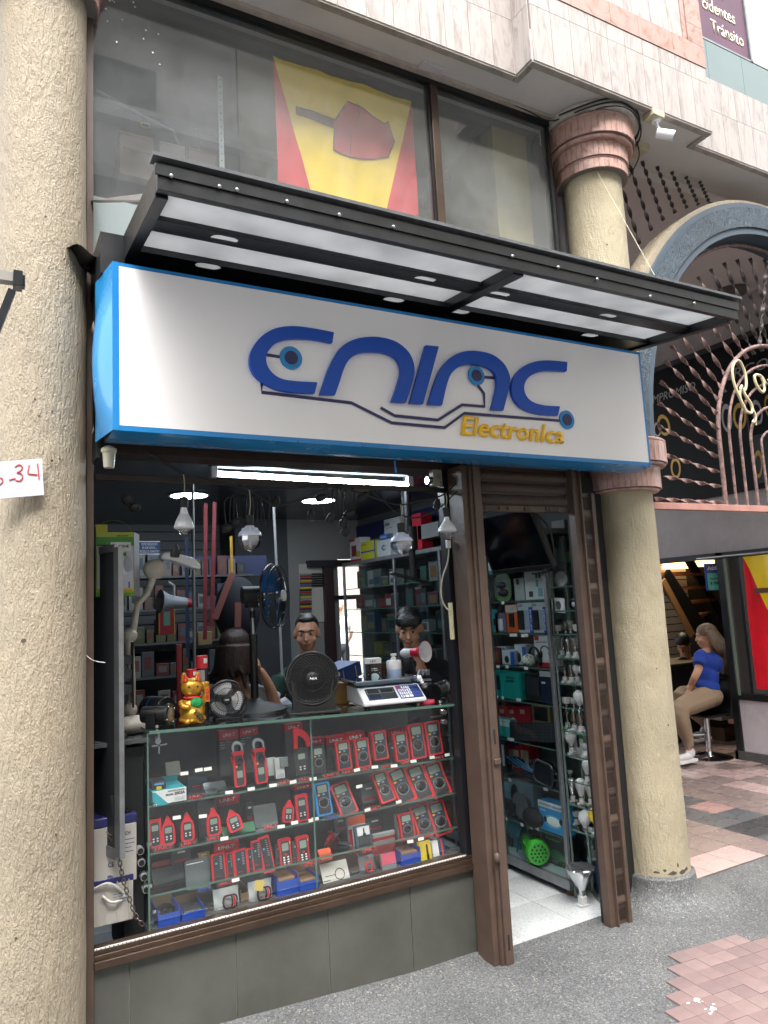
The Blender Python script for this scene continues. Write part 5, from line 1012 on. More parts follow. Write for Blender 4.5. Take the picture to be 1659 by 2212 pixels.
# ================================================================ goods: helpers
def place(kf, u0, v0, u1, v1, X=None, Y=None):
    um, vm = (u0+u1)/2, (v0+v1)/2
    if Y is not None:
        x_, z_, w_, h_ = rect(*kf(u0,v0), *kf(u1,v1), Y); return (x_, Y, z_-h_/2), 0, w_, h_
    a, b_ = at(*kf(u0,vm), X=X).y, at(*kf(u1,vm), X=X).y; t_, o_ = at(*kf(um,v0), X=X).z, at(*kf(um,v1), X=X).z
    return (X, (a+b_)/2, o_), -PI/2, abs(a-b_), abs(t_-o_)
CM = {}
def goods(name, label, cat, kf, uv, X=None, Y=None, col='#888888', d=.08, dec=(), txt=(), group=None, lean=0, shape='box', zfix=None):
    loc, rz, w_, h_ = place(kf, *uv, X=X, Y=Y)
    if zfix is not None: h_ = loc[2]+h_-zfix; loc = (loc[0], loc[1], zfix)
    t = thing(name, label, cat, loc, 0, group, (math.radians(lean), 0, rz))
    m_ = cmat(col) if isinstance(col, str) else col
    if shape == 'box': part('carton', MB().box(-w_/2,w_/2,0,d,0,h_), m_, t, bev=.0015)
    else: part('backing_card', MB().prism(rrect(w_,h_,min(w_,h_)*(.3 if shape == 'round' else .08),4,0,h_/2),0,.002), m_, t)
    for dd in dec:     # name, x0,z0,x1,z1 (fractions), colour, depth, kind
        nm, a, b_, c_, e_, cc = dd[:6]; dp = dd[6] if len(dd) > 6 else .0006; kd_ = dd[7] if len(dd) > 7 else 'r'
        mm = cmat(cc) if isinstance(cc, str) else cc; x0, x1, z0, z1 = -w_/2+a*w_, -w_/2+c_*w_, b_*h_, e_*h_
        if kd_ == 'r': part(nm, MB().box(x0,x1,-dp,-.0001,z0,z1), mm, t, bev=.001 if dp > .004 else 0)
        else: part(nm, MB().sph(((x0+x1)/2,-dp*.2,(z0+z1)/2), ((x1-x0)/2, dp, (z1-z0)/2), 16), mm, t)
    for (s, xc, zc, ww, hh, cc) in txt: text(s, ww*w_, hh*h_, cmat(cc) if isinstance(cc, str) else cc, t, (-w_/2+xc*w_, -.0016, zc*h_), bold=.012)
    return t, w_, h_
# ================================================================ glass cabinets along the right wall
CX = 2.80
cab = thing('glass_cabinet', 'tall aluminium and glass cabinet with many shelves along the right wall', 'cabinet')
CZ = [.09, .295, .54, .763, 1.0, 1.205, 1.40, 1.593, 1.77]
for y in (.225, .77, 1.30, 1.95, 2.85): part('post', MB().box(CX-.008, CX+.012, y-.011, y+.011, .0 if y > .3 else .10, 1.99), alu, cab, bev=.002)
part('plinth', MB().box(CX-.01, 3.06, .215, 2.86, .10-.06, .09), alu, cab, bev=.002); part('cornice', MB().box(CX-.01, 3.06, .215, 2.86, 1.97, 2.0), alu, cab, bev=.002)
part('foot', MB().cyl((2.83,.25,0),(2.83,.25,.05),.022), mat('rusty_foot','#5a4636',.7), cab); part('deck', MB().box(CX+.01,3.06,.23,2.85,.0905,.094), mat('pale_blue_deck','#8fa3a6',.3), cab)
part('back_board', MB().box(3.055, 3.06, .22, 2.86, .09, 1.99), mat('cabinet_back','#595f60',.4,var=.2), cab)
for z in CZ[1:]:
    part('shelf', MB().add([(CX+.015,.23,z),(3.05,.23,z),(3.05,2.84,z),(CX+.015,2.84,z)], [(0,1,2,3)]), GS, cab); part('shelf_edge', MB().box(CX+.011, CX+.015, .23, 2.84, z-.005, z+.001), GE, cab)
GC = glassm('cabinet_glass', (.86,.90,.89), .05)
for y0, y1 in ((.24,.76),(.78,1.29),(1.31,1.94),(1.96,2.84)): part('door_pane', MB().add([(CX,y0,.1),(CX,y1,.1),(CX,y1,1.97),(CX,y0,1.97)], [(0,1,2,3)]), GC, cab)
D2 = 2.87
G = 'goods in the right cabinet'
goods('camera_box','blue boxed device on the top cabinet shelf beside the lit reflection','box',kw,(190,880,290,1060),X=D2,col='#1f4f96',dec=[('window',.2,.3,.8,.8,'#1d2126',.001),('label',.35,.5,.65,.75,'#b9c0c6',.002)],zfix=1.775)
goods('router_box','white boxed appliance just left of the dark screen','box',kw,(303,830,442,1070),X=D2,col='#c9d0d2',dec=[('band',0,.0,1,.12,'#3f7f86')],txt=[('COMPUTER',.5,.5,.5,.05,'#56606a'),('DESK',.5,.42,.25,.05,'#56606a')],zfix=1.775)
goods('adapter_pack','green edged blister pack holding two black plugs','blister pack',kw,(395,1095,550,1340),X=D2,col='#5f7f52',shape='round',dec=[('clear_window',.08,.22,.92,.92,'#666c68',.003),('plug',.15,.48,.75,.72,'#15171a',.02,'s'),('plug',.25,.18,.85,.45,'#15171a',.02,'s')],zfix=1.597)
goods('card_pack','white card with a thin black item beside the adapter pack','card',kw,(580,1130,672,1310),X=D2,col='#9fa3a3',dec=[('item',.3,.72,.5,.98,'#1d1f22',.006)],zfix=1.597)
goods('network_box','white box printed with rows of small icons','box',kw,(680,1065,850,1325),X=D2,col='#c6cbc9',dec=[('icons',.62,.75,.74,.95,'#2f4650'),('icons',.78,.75,.9,.95,'#2f4650'),('icons',.62,.45,.74,.7,'#4f8f9a'),('barcode',.2,.1,.42,.3,'#33373a'),('picture',.7,.1,.95,.4,'#79a5b0')],zfix=1.597)
for (uv, c, lab, dec) in (((240,1440,340,1650),'#b8c4ca','white and blue hang pack left of the teal one',[('item',.2,.3,.5,.85,'#2a2420',.006),('blue',0,0,1,.35,'#2d7fae')]),((372,1420,430,1640),'#2a7f86','teal hang pack with a black stick',[('item',.3,.3,.7,.6,'#14161a',.006)]),((402,1455,512,1640),'#6a6680','clear lilac pack with a white cable',[('cable',.3,.1,.7,.7,'#c9c9cc',.006)]),((500,1375,615,1640),'#c8561f','orange and white hang pack with a black stick device',[('top',.05,.72,.95,.97,'#c8c4bd'),('item',.35,.2,.7,.68,'#15171a',.01)]),((617,1360,760,1640),'#b9c0c6','white pack with a black hub, left of the twin pair',[('item',.05,.1,.4,.75,'#14161a',.012),('blue',.72,.0,.95,.85,'#1d4aa0'),('spec',.42,.1,.7,.75,'#8fa0b4')]),((752,1355,885,1640),'#b9c0c6','white pack with a black hub, right of the twin pair',[('item',.1,.1,.45,.75,'#14161a',.012),('blue',.75,.0,.98,.85,'#1d4aa0'),('spec',.5,.1,.72,.75,'#8fa0b4')])):
    t, w_, h_ = goods('hang_pack', lab, 'blister pack', kw, uv, X=D2, col=c, shape='card', dec=dec, zfix=1.404)
    if 'hub' in lab: text('3.0', w_*.25, h_*.08, cmat('#1d4aa0'), t, (-w_*.3,-.002,h_*.92), bold=.02); text('4PORT 3.0 USB HUB', h_*.7, w_*.10, wt, t, (w_*.34,-.002,h_*.42), (0,-PI/2,0), bold=.01)
for (uv, lab) in (((425,1770,500,1940),'white mouse box at the left of the mouse boxes'),((470,1800,582,1945),'white and blue mouse box standing in front'),((585,1750,690,1930),'white and blue mouse box behind the patterned ball')):
    goods('mouse_box', lab, 'box', kw, uv, X=D2-.01 if 'front' in lab else D2+.02, col='#b9c2cb', dec=[('blue_side',.68,0,1,.9,'#2457a8'),('mouse',.2,.1,.55,.6,'#1a1c20',.006,'s')], zfix=1.209)
q = place(kw,670,1840,765,1950,X=D2-.03); t = thing('patterned_ball','round cap with a green heart pattern on a white ground','ball',(q[0][0],q[0][1],1.215)); part('ball', MB().sph((0,0,q[3]*.45),(q[2]*.4,q[2]*.5,q[3]*.5)), cmat('#c5cbbf'), t)
for i in range(16):
    a = random.uniform(-1.2,1.2); b_ = random.uniform(-1,1); part('heart_print', MB().sph((-q[2]*.4*math.cos(a)*math.cos(b_)*1.0, q[2]*.5*math.sin(a)*math.cos(b_), q[3]*.45+q[3]*.5*math.sin(b_)), .0045, 6), cmat('#2f5b3c'), t)
t, w_, h_ = goods('headset_box','white and red headset box with a black headset picture','box',kw,(770,1670,930,1945),X=D2,col='#c9c9cb',dec=[('red_band',0,0,1,.14,'#a81f2c'),('logo',.05,.86,.3,1,'#a81f2c')],txt=[('MICROPHONE',.45,.80,.6,.04,'#7a7a80')],zfix=1.209)
part('headset_picture', MB().tube([(w_*.12+w_*.25*math.cos(a),-.003,h_*.48+h_*.2*math.sin(a)) for a in [PI*.1+PI*.9*i/14 for i in range(15)]], .003, 6).sph((w_*.10-w_*.2,-.003,h_*.4),(.012,.003,.022)).sph((w_*.36,-.003,h_*.45),(.006,.003,.014)), blackp, t)
q = place(kw,720,1740,810,1920,X=D2-.01); t = thing('headphones','dark padded headphones standing before the headset box','headphones',(q[0][0],q[0][1],1.209),-PI/2); part('band', MB().tube([(q[2]*.5*math.cos(a),0,q[3]*.55+q[3]*.42*math.sin(a)) for a in [PI*i/12 for i in range(13)]], .007, 8), blackr, t)
for s_ in (-1,1): part('ear_cup', MB().sph((s_*q[2]*.45,0,q[3]*.35),(.02,.025,.035)), blackp, t)
# row E .. bottom (lower picture of the doorway)
t, w_, h_ = goods('keyboard_box','long turquoise keyboard box','box',kx,(215,85,525,290),X=D2-.03,col='#128f88',dec=[('keyboard_picture',.02,.3,.5,.85,'#1c2b33'),('edge',.96,0,1,1,'#0f746f')],txt=[('WIRELESS',.75,.8,.2,.08,'#0d4a48'),('KEYBOARD',.75,.68,.2,.08,'#0d4a48')],zfix=1.004)
def keyboard(label, kf, uv, X, zfix=None, lean=0, col=blackr, roll=0):
    loc, rz, w_, h_ = place(kf, *uv, X=X); 
    if zfix is not None: loc = (loc[0], loc[1], zfix)
    t = thing('keyboard', label, 'keyboard', loc, 0, None, (math.radians(lean), roll, rz)); part('case', MB().box(-w_/2,w_/2,0,.015,0,h_), col, t, bev=.002)
    kb = MB().bc((0,0,0),(w_/22,.004,h_/8)).mesh('key'); kb.materials.append(mat('key_black','#2d3036',.5))
    for r in range(6):
        for c_ in range(18): link('key', kb, None, t, (-w_*.46+c_*w_*.0535+(r%2)*.002, -.003, h_*(.12+r*.15)))
    return t
keyboard('black keyboard leaning on the shelf above the bagged goods', kx, (430,455,790,600), D2-.04, .775, -10, roll=-.10)
goods('keyboard_pack','black keyboard in dark packaging behind the turquoise box','box',kx,(520,100,672,290),X=D2,col='#191b20',dec=[('keys',.05,.2,.95,.85,'#2b2e35',.003)],zfix=1.004)
goods('pouch','navy padded pouch in a clear sleeve','pouch',kx,(670,90,782,312),X=D2-.02,col='#18233a',dec=[('sleeve',0,.85,1,1.02,'#b5b8ba'),('tag',.1,.62,.35,.68,'#c9cccd')],zfix=1.004)
goods('pale_carton','pale upright carton at the left of the red boxes','box',kx,(228,270,275,490),X=D2,col='#5b8f8e',zfix=.767); goods('turquoise_carton','turquoise and white remote control box','box',kx,(277,440,440,552),X=D2-.02,col='#2e9fa0',dec=[('label',.55,.6,.95,.85,'#c3cfce'),('top',0,.88,1,1,'#a9c5c4')],zfix=.767)
for i, (a, b_) in enumerate(((355,432),(430,508),(508,592))): goods('red_carton', ('red carton at the left of three alike','red carton with a white tag in the middle of three','red carton at the right of three alike')[i],'box',kx,(a,345,b_,452),X=D2+.03,col='#a01c2a',dec=[('label',.1,.7,.5,.85,'#c89a9c')]+([('tag',.3,.35,.55,.55,'#d0c8c4',.001)] if i == 1 else []),zfix=.79)
goods('gold_box','tan box with a black item pictured beside the red cartons','box',kx,(600,330,742,452),X=D2+.03,col='#6e6248',dec=[('picture',.15,.5,.85,.9,'#181a1c')],zfix=.79)
goods('tool_box_red','tall red, white and blue carton at the far left','box',kx,(252,575,298,845),X=D2,col='#b8252f',dec=[('white',.1,.1,.9,.8,'#c9c6c4'),('blue',.0,.85,1,1,'#2a3f8a')],zfix=.545); goods('red_carton_wide','red and cream carton behind the bagged goods','box',kx,(412,610,510,740),X=D2+.04,col='#b0262f',dec=[('cream',.1,.1,.9,.7,'#bdb7a8'),('blue',0,.85,1,1,'#2a3f8a')],zfix=.56); goods('red_carton_small','red and cream carton right of the wider one','box',kx,(512,620,580,690),X=D2+.05,col='#b0262f',dec=[('cream',.1,.1,.9,.7,'#bdb7a8')],zfix=.57)
for i in range(3): goods('remote_pack', ('remote control in a clear pack, nearest the left carton','remote control in a clear pack, middle of three','remote control with pale keys, right of three')[i],'remote',kx,(302+i*36,600-i*6,334+i*36,852),X=D2-.01,col='#202226',shape='card',dec=[('keys',.25,.2,.75,.8,'#3a3d42' if i < 2 else '#b9bcc0',.004)],zfix=.545)
random.seed(5); q = place(kx,400,690,780,905,X=D2-.02); t = thing('bagged_goods','heap of black goods in shiny clear bags with blue straps','bag',(q[0][0]+.02,q[0][1],.545),-PI/2); plasb = mat('black_shiny_bag','#10141b',.12,spec=.9,bump=1,bscale=25)
for i in range(9): part('bag', MB().sph((random.uniform(-.42,.42)*q[2], random.uniform(0,.06), q[3]*random.uniform(.15,.55)), (q[2]*random.uniform(.14,.25), .04, q[3]*random.uniform(.14,.28)), 14), plasb, t)
for i in range(3): part('strap', MB().tube(smooth([(-.4*q[2]+i*.05,-.04,q[3]*.7),(-.1*q[2],-.06,q[3]*(.5+.1*i)),(.3*q[2],-.05,q[3]*.3)],4), .004, 6), cmat('#1d5f8f'), t)
q = place(kx,615,770,750,935,X=D2-.08); t = thing('frame_mirror','black rounded rear-view mirror hanging over the shelf edge','mirror',q[0],0,None,(0,.15,-PI/2)); part('rim', MB().tube([(x,0,z) for x,z in rrect(q[2],q[3],.03,4,0,q[3]/2)], .007, 8, closed=True), blackp, t); part('mirror_glass', MB().prism(rrect(q[2]*.9,q[3]*.9,.03,4,0,q[3]/2),.0,.004), mat('mirror_dark','#2c3138',.08,.8), t)
for i in range(4): goods('white_carton','small white carton in the stack of four, %s' % ('bottom one','second from the bottom','third from the bottom','top one')[i],'box',kx,(280,985-i*32,352,1012-i*32),X=D2,col='#a8abac')
goods('blue_white_box','blue and white box showing a black microphone','box',kx,(355,915,430,1045),X=D2+.02,col='#7ea5bb',dec=[('picture',.2,.2,.5,.8,'#15181c',.001)],zfix=.30); goods('speaker_box','blue and grey box showing black earpieces','box',kx,(430,910,610,1045),X=D2+.03,col='#7d97a6',dec=[('picture',.08,.2,.42,.85,'#15181c',.001,'s'),('picture',.5,.15,.8,.75,'#8b8f93',.001,'s')],zfix=.30)
goods('orange_box','orange box beside the black cylinder','box',kx,(296,1030,372,1155),X=D2,col='#cc4a22',zfix=.30)
q = place(kx,365,1035,500,1155,X=D2-.01); t = thing('black_cylinder','black horn speaker cylinder lying on the shelf','speaker',(q[0][0],q[0][1],.30),-PI/2); part('can', MB().cyl((-q[2]/2,0,q[3]*.5),(q[2]/2,0,q[3]*.5),q[3]*.45,n=24), blackp, t); part('rim', MB().cyl((-q[2]/2-.004,0,q[3]*.5),(-q[2]/2+.004,0,q[3]*.5),q[3]*.5,n=24), cmat('#5a3030'), t)
q = place(kx,490,1010,600,1160,X=D2); t = thing('horn','grey flared horn standing next to the cylinder','horn',(q[0][0],q[0][1],.30),-PI/2); part('bell', MB().lathe([(.075,0),(.07,.01),(.04,.05),(.025,.08)], 24, Matrix.Translation((0,-.03,.085)) @ Matrix.Rotation(-PI/2,4,'X')), mat('grey_horn','#54585c',.35), t); part('magnet', MB().cyl((0,.05,.085),(0,.10,.085),.035), blackp, t)
q = place(kx,540,1040,690,1205,X=D2-.05); t = thing('black_pouch','crumpled black pouch left of the amplifier box','pouch',(q[0][0],q[0][1],.30),-PI/2); part('cloth', MB().sph((0,0,q[3]*.4),(q[2]*.48,.05,q[3]*.45),20), mat('black_cloth','#0e0f12',.8,bump=1,bscale=18), t)
t, w_, h_ = goods('amplifier_box','white and blue waistband amplifier box at the cabinet corner','box',kx,(660,1085,848,1310),X=D2-.05,col='#2b84bd',dec=[('white_top',0,.8,1,1,'#c3c8ca'),('glow',.2,.15,.9,.6,'#58a9cf',.0008,'s'),('device',.3,.22,.85,.55,'#cfd8da',.003,'s'),('strap',.18,.3,.32,.5,'#11151a',.004,'s'),('strap',.8,.35,.95,.55,'#11151a',.004,'s')],zfix=.30)
text('WAISTBAND AMPLIFIER', w_*.92, h_*.085, cmat('#8a8f94'), t, (0,-.0016,h_*.9), bold=.02); text('Phonic', w_*.2, h_*.05, wt, t, (-w_*.3,-.0016,h_*.7))
# pumps on the deck
q = place(kx,480,1340,745,1570,X=D2-.02); t = thing('electric_pump','bright green electric water pump with ribbed motor','pump',(q[0][0],q[0][1]-.02,.094),-PI/2-.5); gp = mat('pump_green','#2f8f2a',.35,var=.08); w_, h_ = .22, .17
part('motor', MB().cyl((-.05,0,.08),(.10,0,.08),.058,n=28), gp, t)
for i in range(22):
    a = 2*PI*i/22; part('fin', MB().box(-.045,.085,-.0015,.0015,.055,.068, Matrix.Translation((0,0,.08)) @ Matrix.Rotation(a,4,'X')), gp, t)
part('fan_cover', MB().lathe([(.066,0),(.068,.035),(.06,.048),(1e-5,.05)], 32, Matrix.Translation((.085,0,.08)) @ Matrix.Rotation(PI/2,4,'Y')), gp, t)
for i in range(3):
    for j in range(6*(i+1) if i else 1):
        a = 2*PI*j/max(1,6*(i)) if i else 0; rr = i*.021
        part('vent', MB().cyl((.1355,rr*math.cos(a),.08+rr*math.sin(a)),(.1362,rr*math.cos(a),.08+rr*math.sin(a)),.0065,n=8), dial, t)
part('terminal_box', MB().box(-.03,.06,-.03,.03,.142,.165), blackp, t, bev=.004); part('pump_head', MB().sph((-.09,0,.08),(.045,.06,.06)).cyl((-.09,0,.12),(-.09,0,.175),.02), gp, t); part('foot', MB().box(-.02,.05,-.05,.05,0,.02), gp, t, bev=.003); part('cord', MB().tube(smooth([(-.03,-.03,.15),(-.07,-.07,.12),(-.10,-.08,.05),(-.14,-.08,.01)],5), .004, 6), blackp, t)
q = place(kx,430,1270,650,1470,X=D2+.06); t = thing('teal_pump','teal blue pump standing behind the green one','pump',(q[0][0],q[0][1]+.05,.094),-PI/2); part('body', MB().sph((0,0,.11),(.085,.06,.075)).cyl((-.03,0,.1),(.09,0,.1),.05), mat('pump_teal','#1c6f86',.35), t); part('foot', MB().box(-.06,.06,-.03,.03,0,.05), MATS['pump_teal'], t)
q = place(kx,300,1180,480,1330,X=D2+.02); t = thing('red_machine','red machine part with coiled tube on the cabinet deck','machine',(q[0][0],q[0][1]+.02,.094),-PI/2); part('body', MB().sph((0,0,.07),(.06,.05,.045)).cyl((-.05,-.01,.09),(.06,-.01,.12),.02), mat('machine_red','#a01d26',.3), t); part('cable', MB().tube([(.05*math.cos(a*1.0),-.06+.01*a*.2,.012+.03*abs(math.sin(a))) for a in [i*.4 for i in range(24)]], .004, 6), blackp, t)
t, w_, h_ = goods('pump_box','black carton with green lettering and a green pump picture','box',kx,(690,1310,880,1590),X=D2+.02,col='#1b2220',txt=[('1/2',.35,.93,.3,.08,'#1e5a34'),('Rotter',.45,.78,.55,.09,'#2fae55'),('1/2',.8,.1,.3,.12,'#1e8a44')],dec=[('pump_picture',.3,.15,.8,.5,'#2a6a48',.004,'s'),('pump_picture',.65,.2,.95,.4,'#2f7a50',.006,'s'),('pump_picture',.35,.05,.6,.15,'#2a6a48',.002)],zfix=.094)
goods('switch_box','grey wall switch plate standing at the cabinet front','switch',kx,(372,1440,425,1500),X=D2-.05,col='#6f7478')
# price tags of the doorway cabinet
for (kf, u, v) in [(kw,475,1360),(kw,555,1660),(kw,588,1660),(kw,660,1665),(kw,690,1662),(kw,318,1658),(kw,325,1950),(kw,375,1950),(kw,430,1955),(kw,515,1955),(kw,690,1970),(kx,335,275),(kx,385,283),(kx,505,300),(kx,430,595),(kx,455,600),(kx,365,880),(kx,440,905),(kx,710,975),(kx,355,1190),(kx,405,1197),(kx,530,1245),(kx,600,1265),(kx,645,1275),(kw,235,1370),(kw,280,1368),(kw,240,1120)]:
    q = at(*kf(u, v), X=CX+.007); tag(part('price_tag', MB().box(-.017,.017,-.001,0,-.009,.009), tagw, None, q, (0,0,-PI/2+random.uniform(-.2,.2))), 'white price tag on a shelf edge of the tall right cabinet', 'price tag', 'white price tags on the cabinet edges')
# deeper bays: rows of packs and boxes, seen through the display window
pal = ['#666b6c','#4a4f51','#75797a','#2c3236','#5a2024','#22364d','#8c8f8e','#17191c','#58592a','#274a45','#3c3f42','#6a4a2b']
names = dict(zip(pal, ['grey','dark grey','pale grey','slate','dark red','navy','white','black','olive','green','charcoal','tan']))
ordn = ['lowest','second','third','fourth','fifth','sixth','seventh','eighth','top']
random.seed(21)
for k_, z in enumerate(CZ):
    y = .86; n_ = 0
    while y < 2.75:
        w_ = random.uniform(.06,.15); h_ = random.uniform(.07,.165); c = random.choice(pal)
        if not (abs(y-1.30) < w_/2+.02 or abs(y-1.95) < w_/2+.02) and random.random() < .9:
            n_ += 1; c2 = random.choice(pal)
            t = thing('boxed_item', '%s carton on the %s shelf of the right cabinet, %s from the door' % (names[c], ordn[k_], ['first','second','third','fourth','fifth','sixth','seventh','eighth','ninth','tenth','eleventh','twelfth','thirteenth','fourteenth','fifteenth','sixteenth','seventeenth','eighteenth'][min(n_-1,17)]), 'box', (2.86+random.uniform(0,.03), y, z+.004), -PI/2+random.uniform(-.15,.15), G)
            part('carton', MB().box(-w_/2,w_/2,0,.07,0,h_), cmat(c), t, bev=.0015)
            part('print', MB().box(-w_*.35,w_*.35,-.0006,0,h_*.15,h_*random.uniform(.4,.8)), cmat(c2), t)
            if random.random() < .6: part('band', MB().box(-w_*.5,w_*.5,-.0008,0,h_*.85,h_*.97), cmat(random.choice(pal)), t)
        y += w_+random.uniform(.004,.03)
# boxes on top of the cabinet
for (nm, lab, uv, c, dec, tx) in (('tool_carton','white and red carton with a tool picture on top of the cabinet',(577,765,665,962),'#bcbcba',[('red',0,0,1,.12,'#a01c2a'),('picture',.15,.25,.6,.7,'#7b2430',.001),('picture',.55,.2,.95,.45,'#b19a3a',.001),('red',0,.88,.5,1,'#a01c2a')],[]),
  ('yellow_carton','yellow and blue carton on top of the cabinet',(665,790,785,945),'#b5b02e',[('blue_band',0,.42,1,.5,'#1d4a9a'),('blue_side',.93,0,1,1,'#1d4a9a')],[('General',.25,.86,.3,.06,'#3a4a30')]),
  ('white_carton','white carton with a round blue logo on top of the cabinet',(797,780,905,915),'#a7aaab',[('logo',.35,.35,.7,.7,'#33508f',.001,'s'),('logo_gap',.45,.42,.7,.62,'#a7aaab',.0016,'s')],[]),
  ('blue_tin','small blue box lying on the white carton',(820,735,880,778),'#2d5f9a',[],[('ROXON',.5,.5,.7,.35,'#b9c6d6')]),
  ('grey_carton','pale tall carton printed with a fan name behind the disco bulb',(860,600,990,905),'#9b9da0',[('picture',.35,.2,.55,.6,'#5c6066',.001)],[('NIA',.22,.86,.32,.10,'#1c1e22'),('Turbo fan',.3,.76,.4,.03,'#55585c')]),
  ('red_fan_carton','tall red fan carton leaning on top of the cabinet',(1025,572,1160,865),'#a8182a',[('picture',.45,.15,.75,.4,'#3a1016',.003,'s')],[('NIA',.3,.88,.35,.07,'#d9d9da'),('Fan',.35,.80,.25,.03,'#d9d9da')]),
  ('pale_carton_wide','wide blank pale carton at the front of the cabinet top',(1130,645,1300,765),'#77797a',[],[])):
    goods(nm, lab, 'box', kv, uv, X=2.9 if nm != 'grey_carton' else 2.93, col=c, d=.1, dec=dec, txt=tx)
# ---------------------------------------------------------------- narrow glass shelves with lamps at the door
BX = 2.90
bc = thing('lamp_rack', 'narrow rack of glass shelves full of light bulbs beside the door', 'shelf rack')
BZ = [.10,.359,.49,.614,.748,.875,1.003,1.132,1.27,1.401,1.529,1.662,1.80]
for z in BZ[1:]: part('shelf', MB().add([(2.82,.03,z),(3.08,.03,z),(3.08,.205,z),(2.82,.205,z)], [(0,1,2,3)]), GS, bc); part('shelf_edge', MB().box(2.816,2.82,.03,.205,z-.006,z+.001).box(2.82,3.08,.027,.031,z-.006,z+.001), GE, bc)
part('side_pane', MB().add([(2.818,.207,.0),(3.08,.207,.0),(3.08,.207,1.95),(2.818,.207,1.95)], [(0,1,2,3)]), GL, bc); part('upright', MB().box(2.93,2.94,.19,.205,0,1.95).box(2.816,2.824,.203,.211,0,1.95), mat('mirror_strip','#8fa39c',.1,.6), bc)
part('blue_crate', MB().box(2.95,3.08,.03,.19,.0,.16), mat('dark_blue_crate','#14284a',.5), bc, bev=.004)
porc = mat('white_porcelain','#b2b3b3',.3); clearb = glassm('clear_bulb', (.93,.94,.93), .10); frost = mat('frosted_glass','#b9bcbe',.3); warmf = mat('amber_filament','#9a6a30',.4); silverb = mat('silvered_glass','#b9bbbd',.15,.9); yelb = mat('yellow_bulb','#d9b91c',.25)
SB = MB().bc((0,0,.004),(.05,.02,.008)).cyl((0,0,.006),(0,0,.03),.014,n=14)
def bulb(kind, loc, s, label, sock=True):
    t = thing('light_bulb', label, 'light bulb', loc, random.uniform(-.3,.3), 'sample bulbs on the rack'); z0 = .03 if sock else 0
    if sock: part('socket', SB, porc, t)
    part('cap', MB().cyl((0,0,z0),(0,0,z0+.012),.009,n=12), silverb, t)
    pr = {'a':[(.010,0),(.014,.012),(.026,.04),(.028,.055),(.022,.075),(.008,.086),(1e-5,.088)],'candle':[(.008,0),(.014,.012),(.0165,.025),(.012,.048),(.003,.066),(1e-5,.068)],'globe':[(.010,0),(.014,.008),(.030,.03),(.036,.052),(.030,.075),(.014,.088),(1e-5,.09)],'led':[(.012,0),(.018,.02),(.026,.045),(.0262,.047)],'cup':[(.016,0),(.022,.01),(.022,.03),(1e-5,.03)]}[kind if kind in ('a','candle','globe','led','cup') else 'globe']
    mm = {'a':silverb,'candle':clearb,'globe':clearb,'led':porc,'cup':porc,'frost':frost,'yellow':yelb}[kind]
    part('glass' if kind != 'led' else 'cooler', MB().lathe([(r*s, z*s+z0+.012) for r, z in pr], 20), mm, t)
    if kind == 'led': part('dome', MB().lathe([(.0262*s,z0+.012+.047*s),(.029*s,z0+.012+.058*s),(.024*s,z0+.012+.078*s),(.010*s,z0+.012+.088*s),(1e-5,z0+.012+.09*s)], 20), frost, t)
    if kind in ('candle','globe'): part('filament', MB().cyl((0,0,z0+.015),(0,0,z0+.04*s),.0035,n=6), warmf, t)
    return t
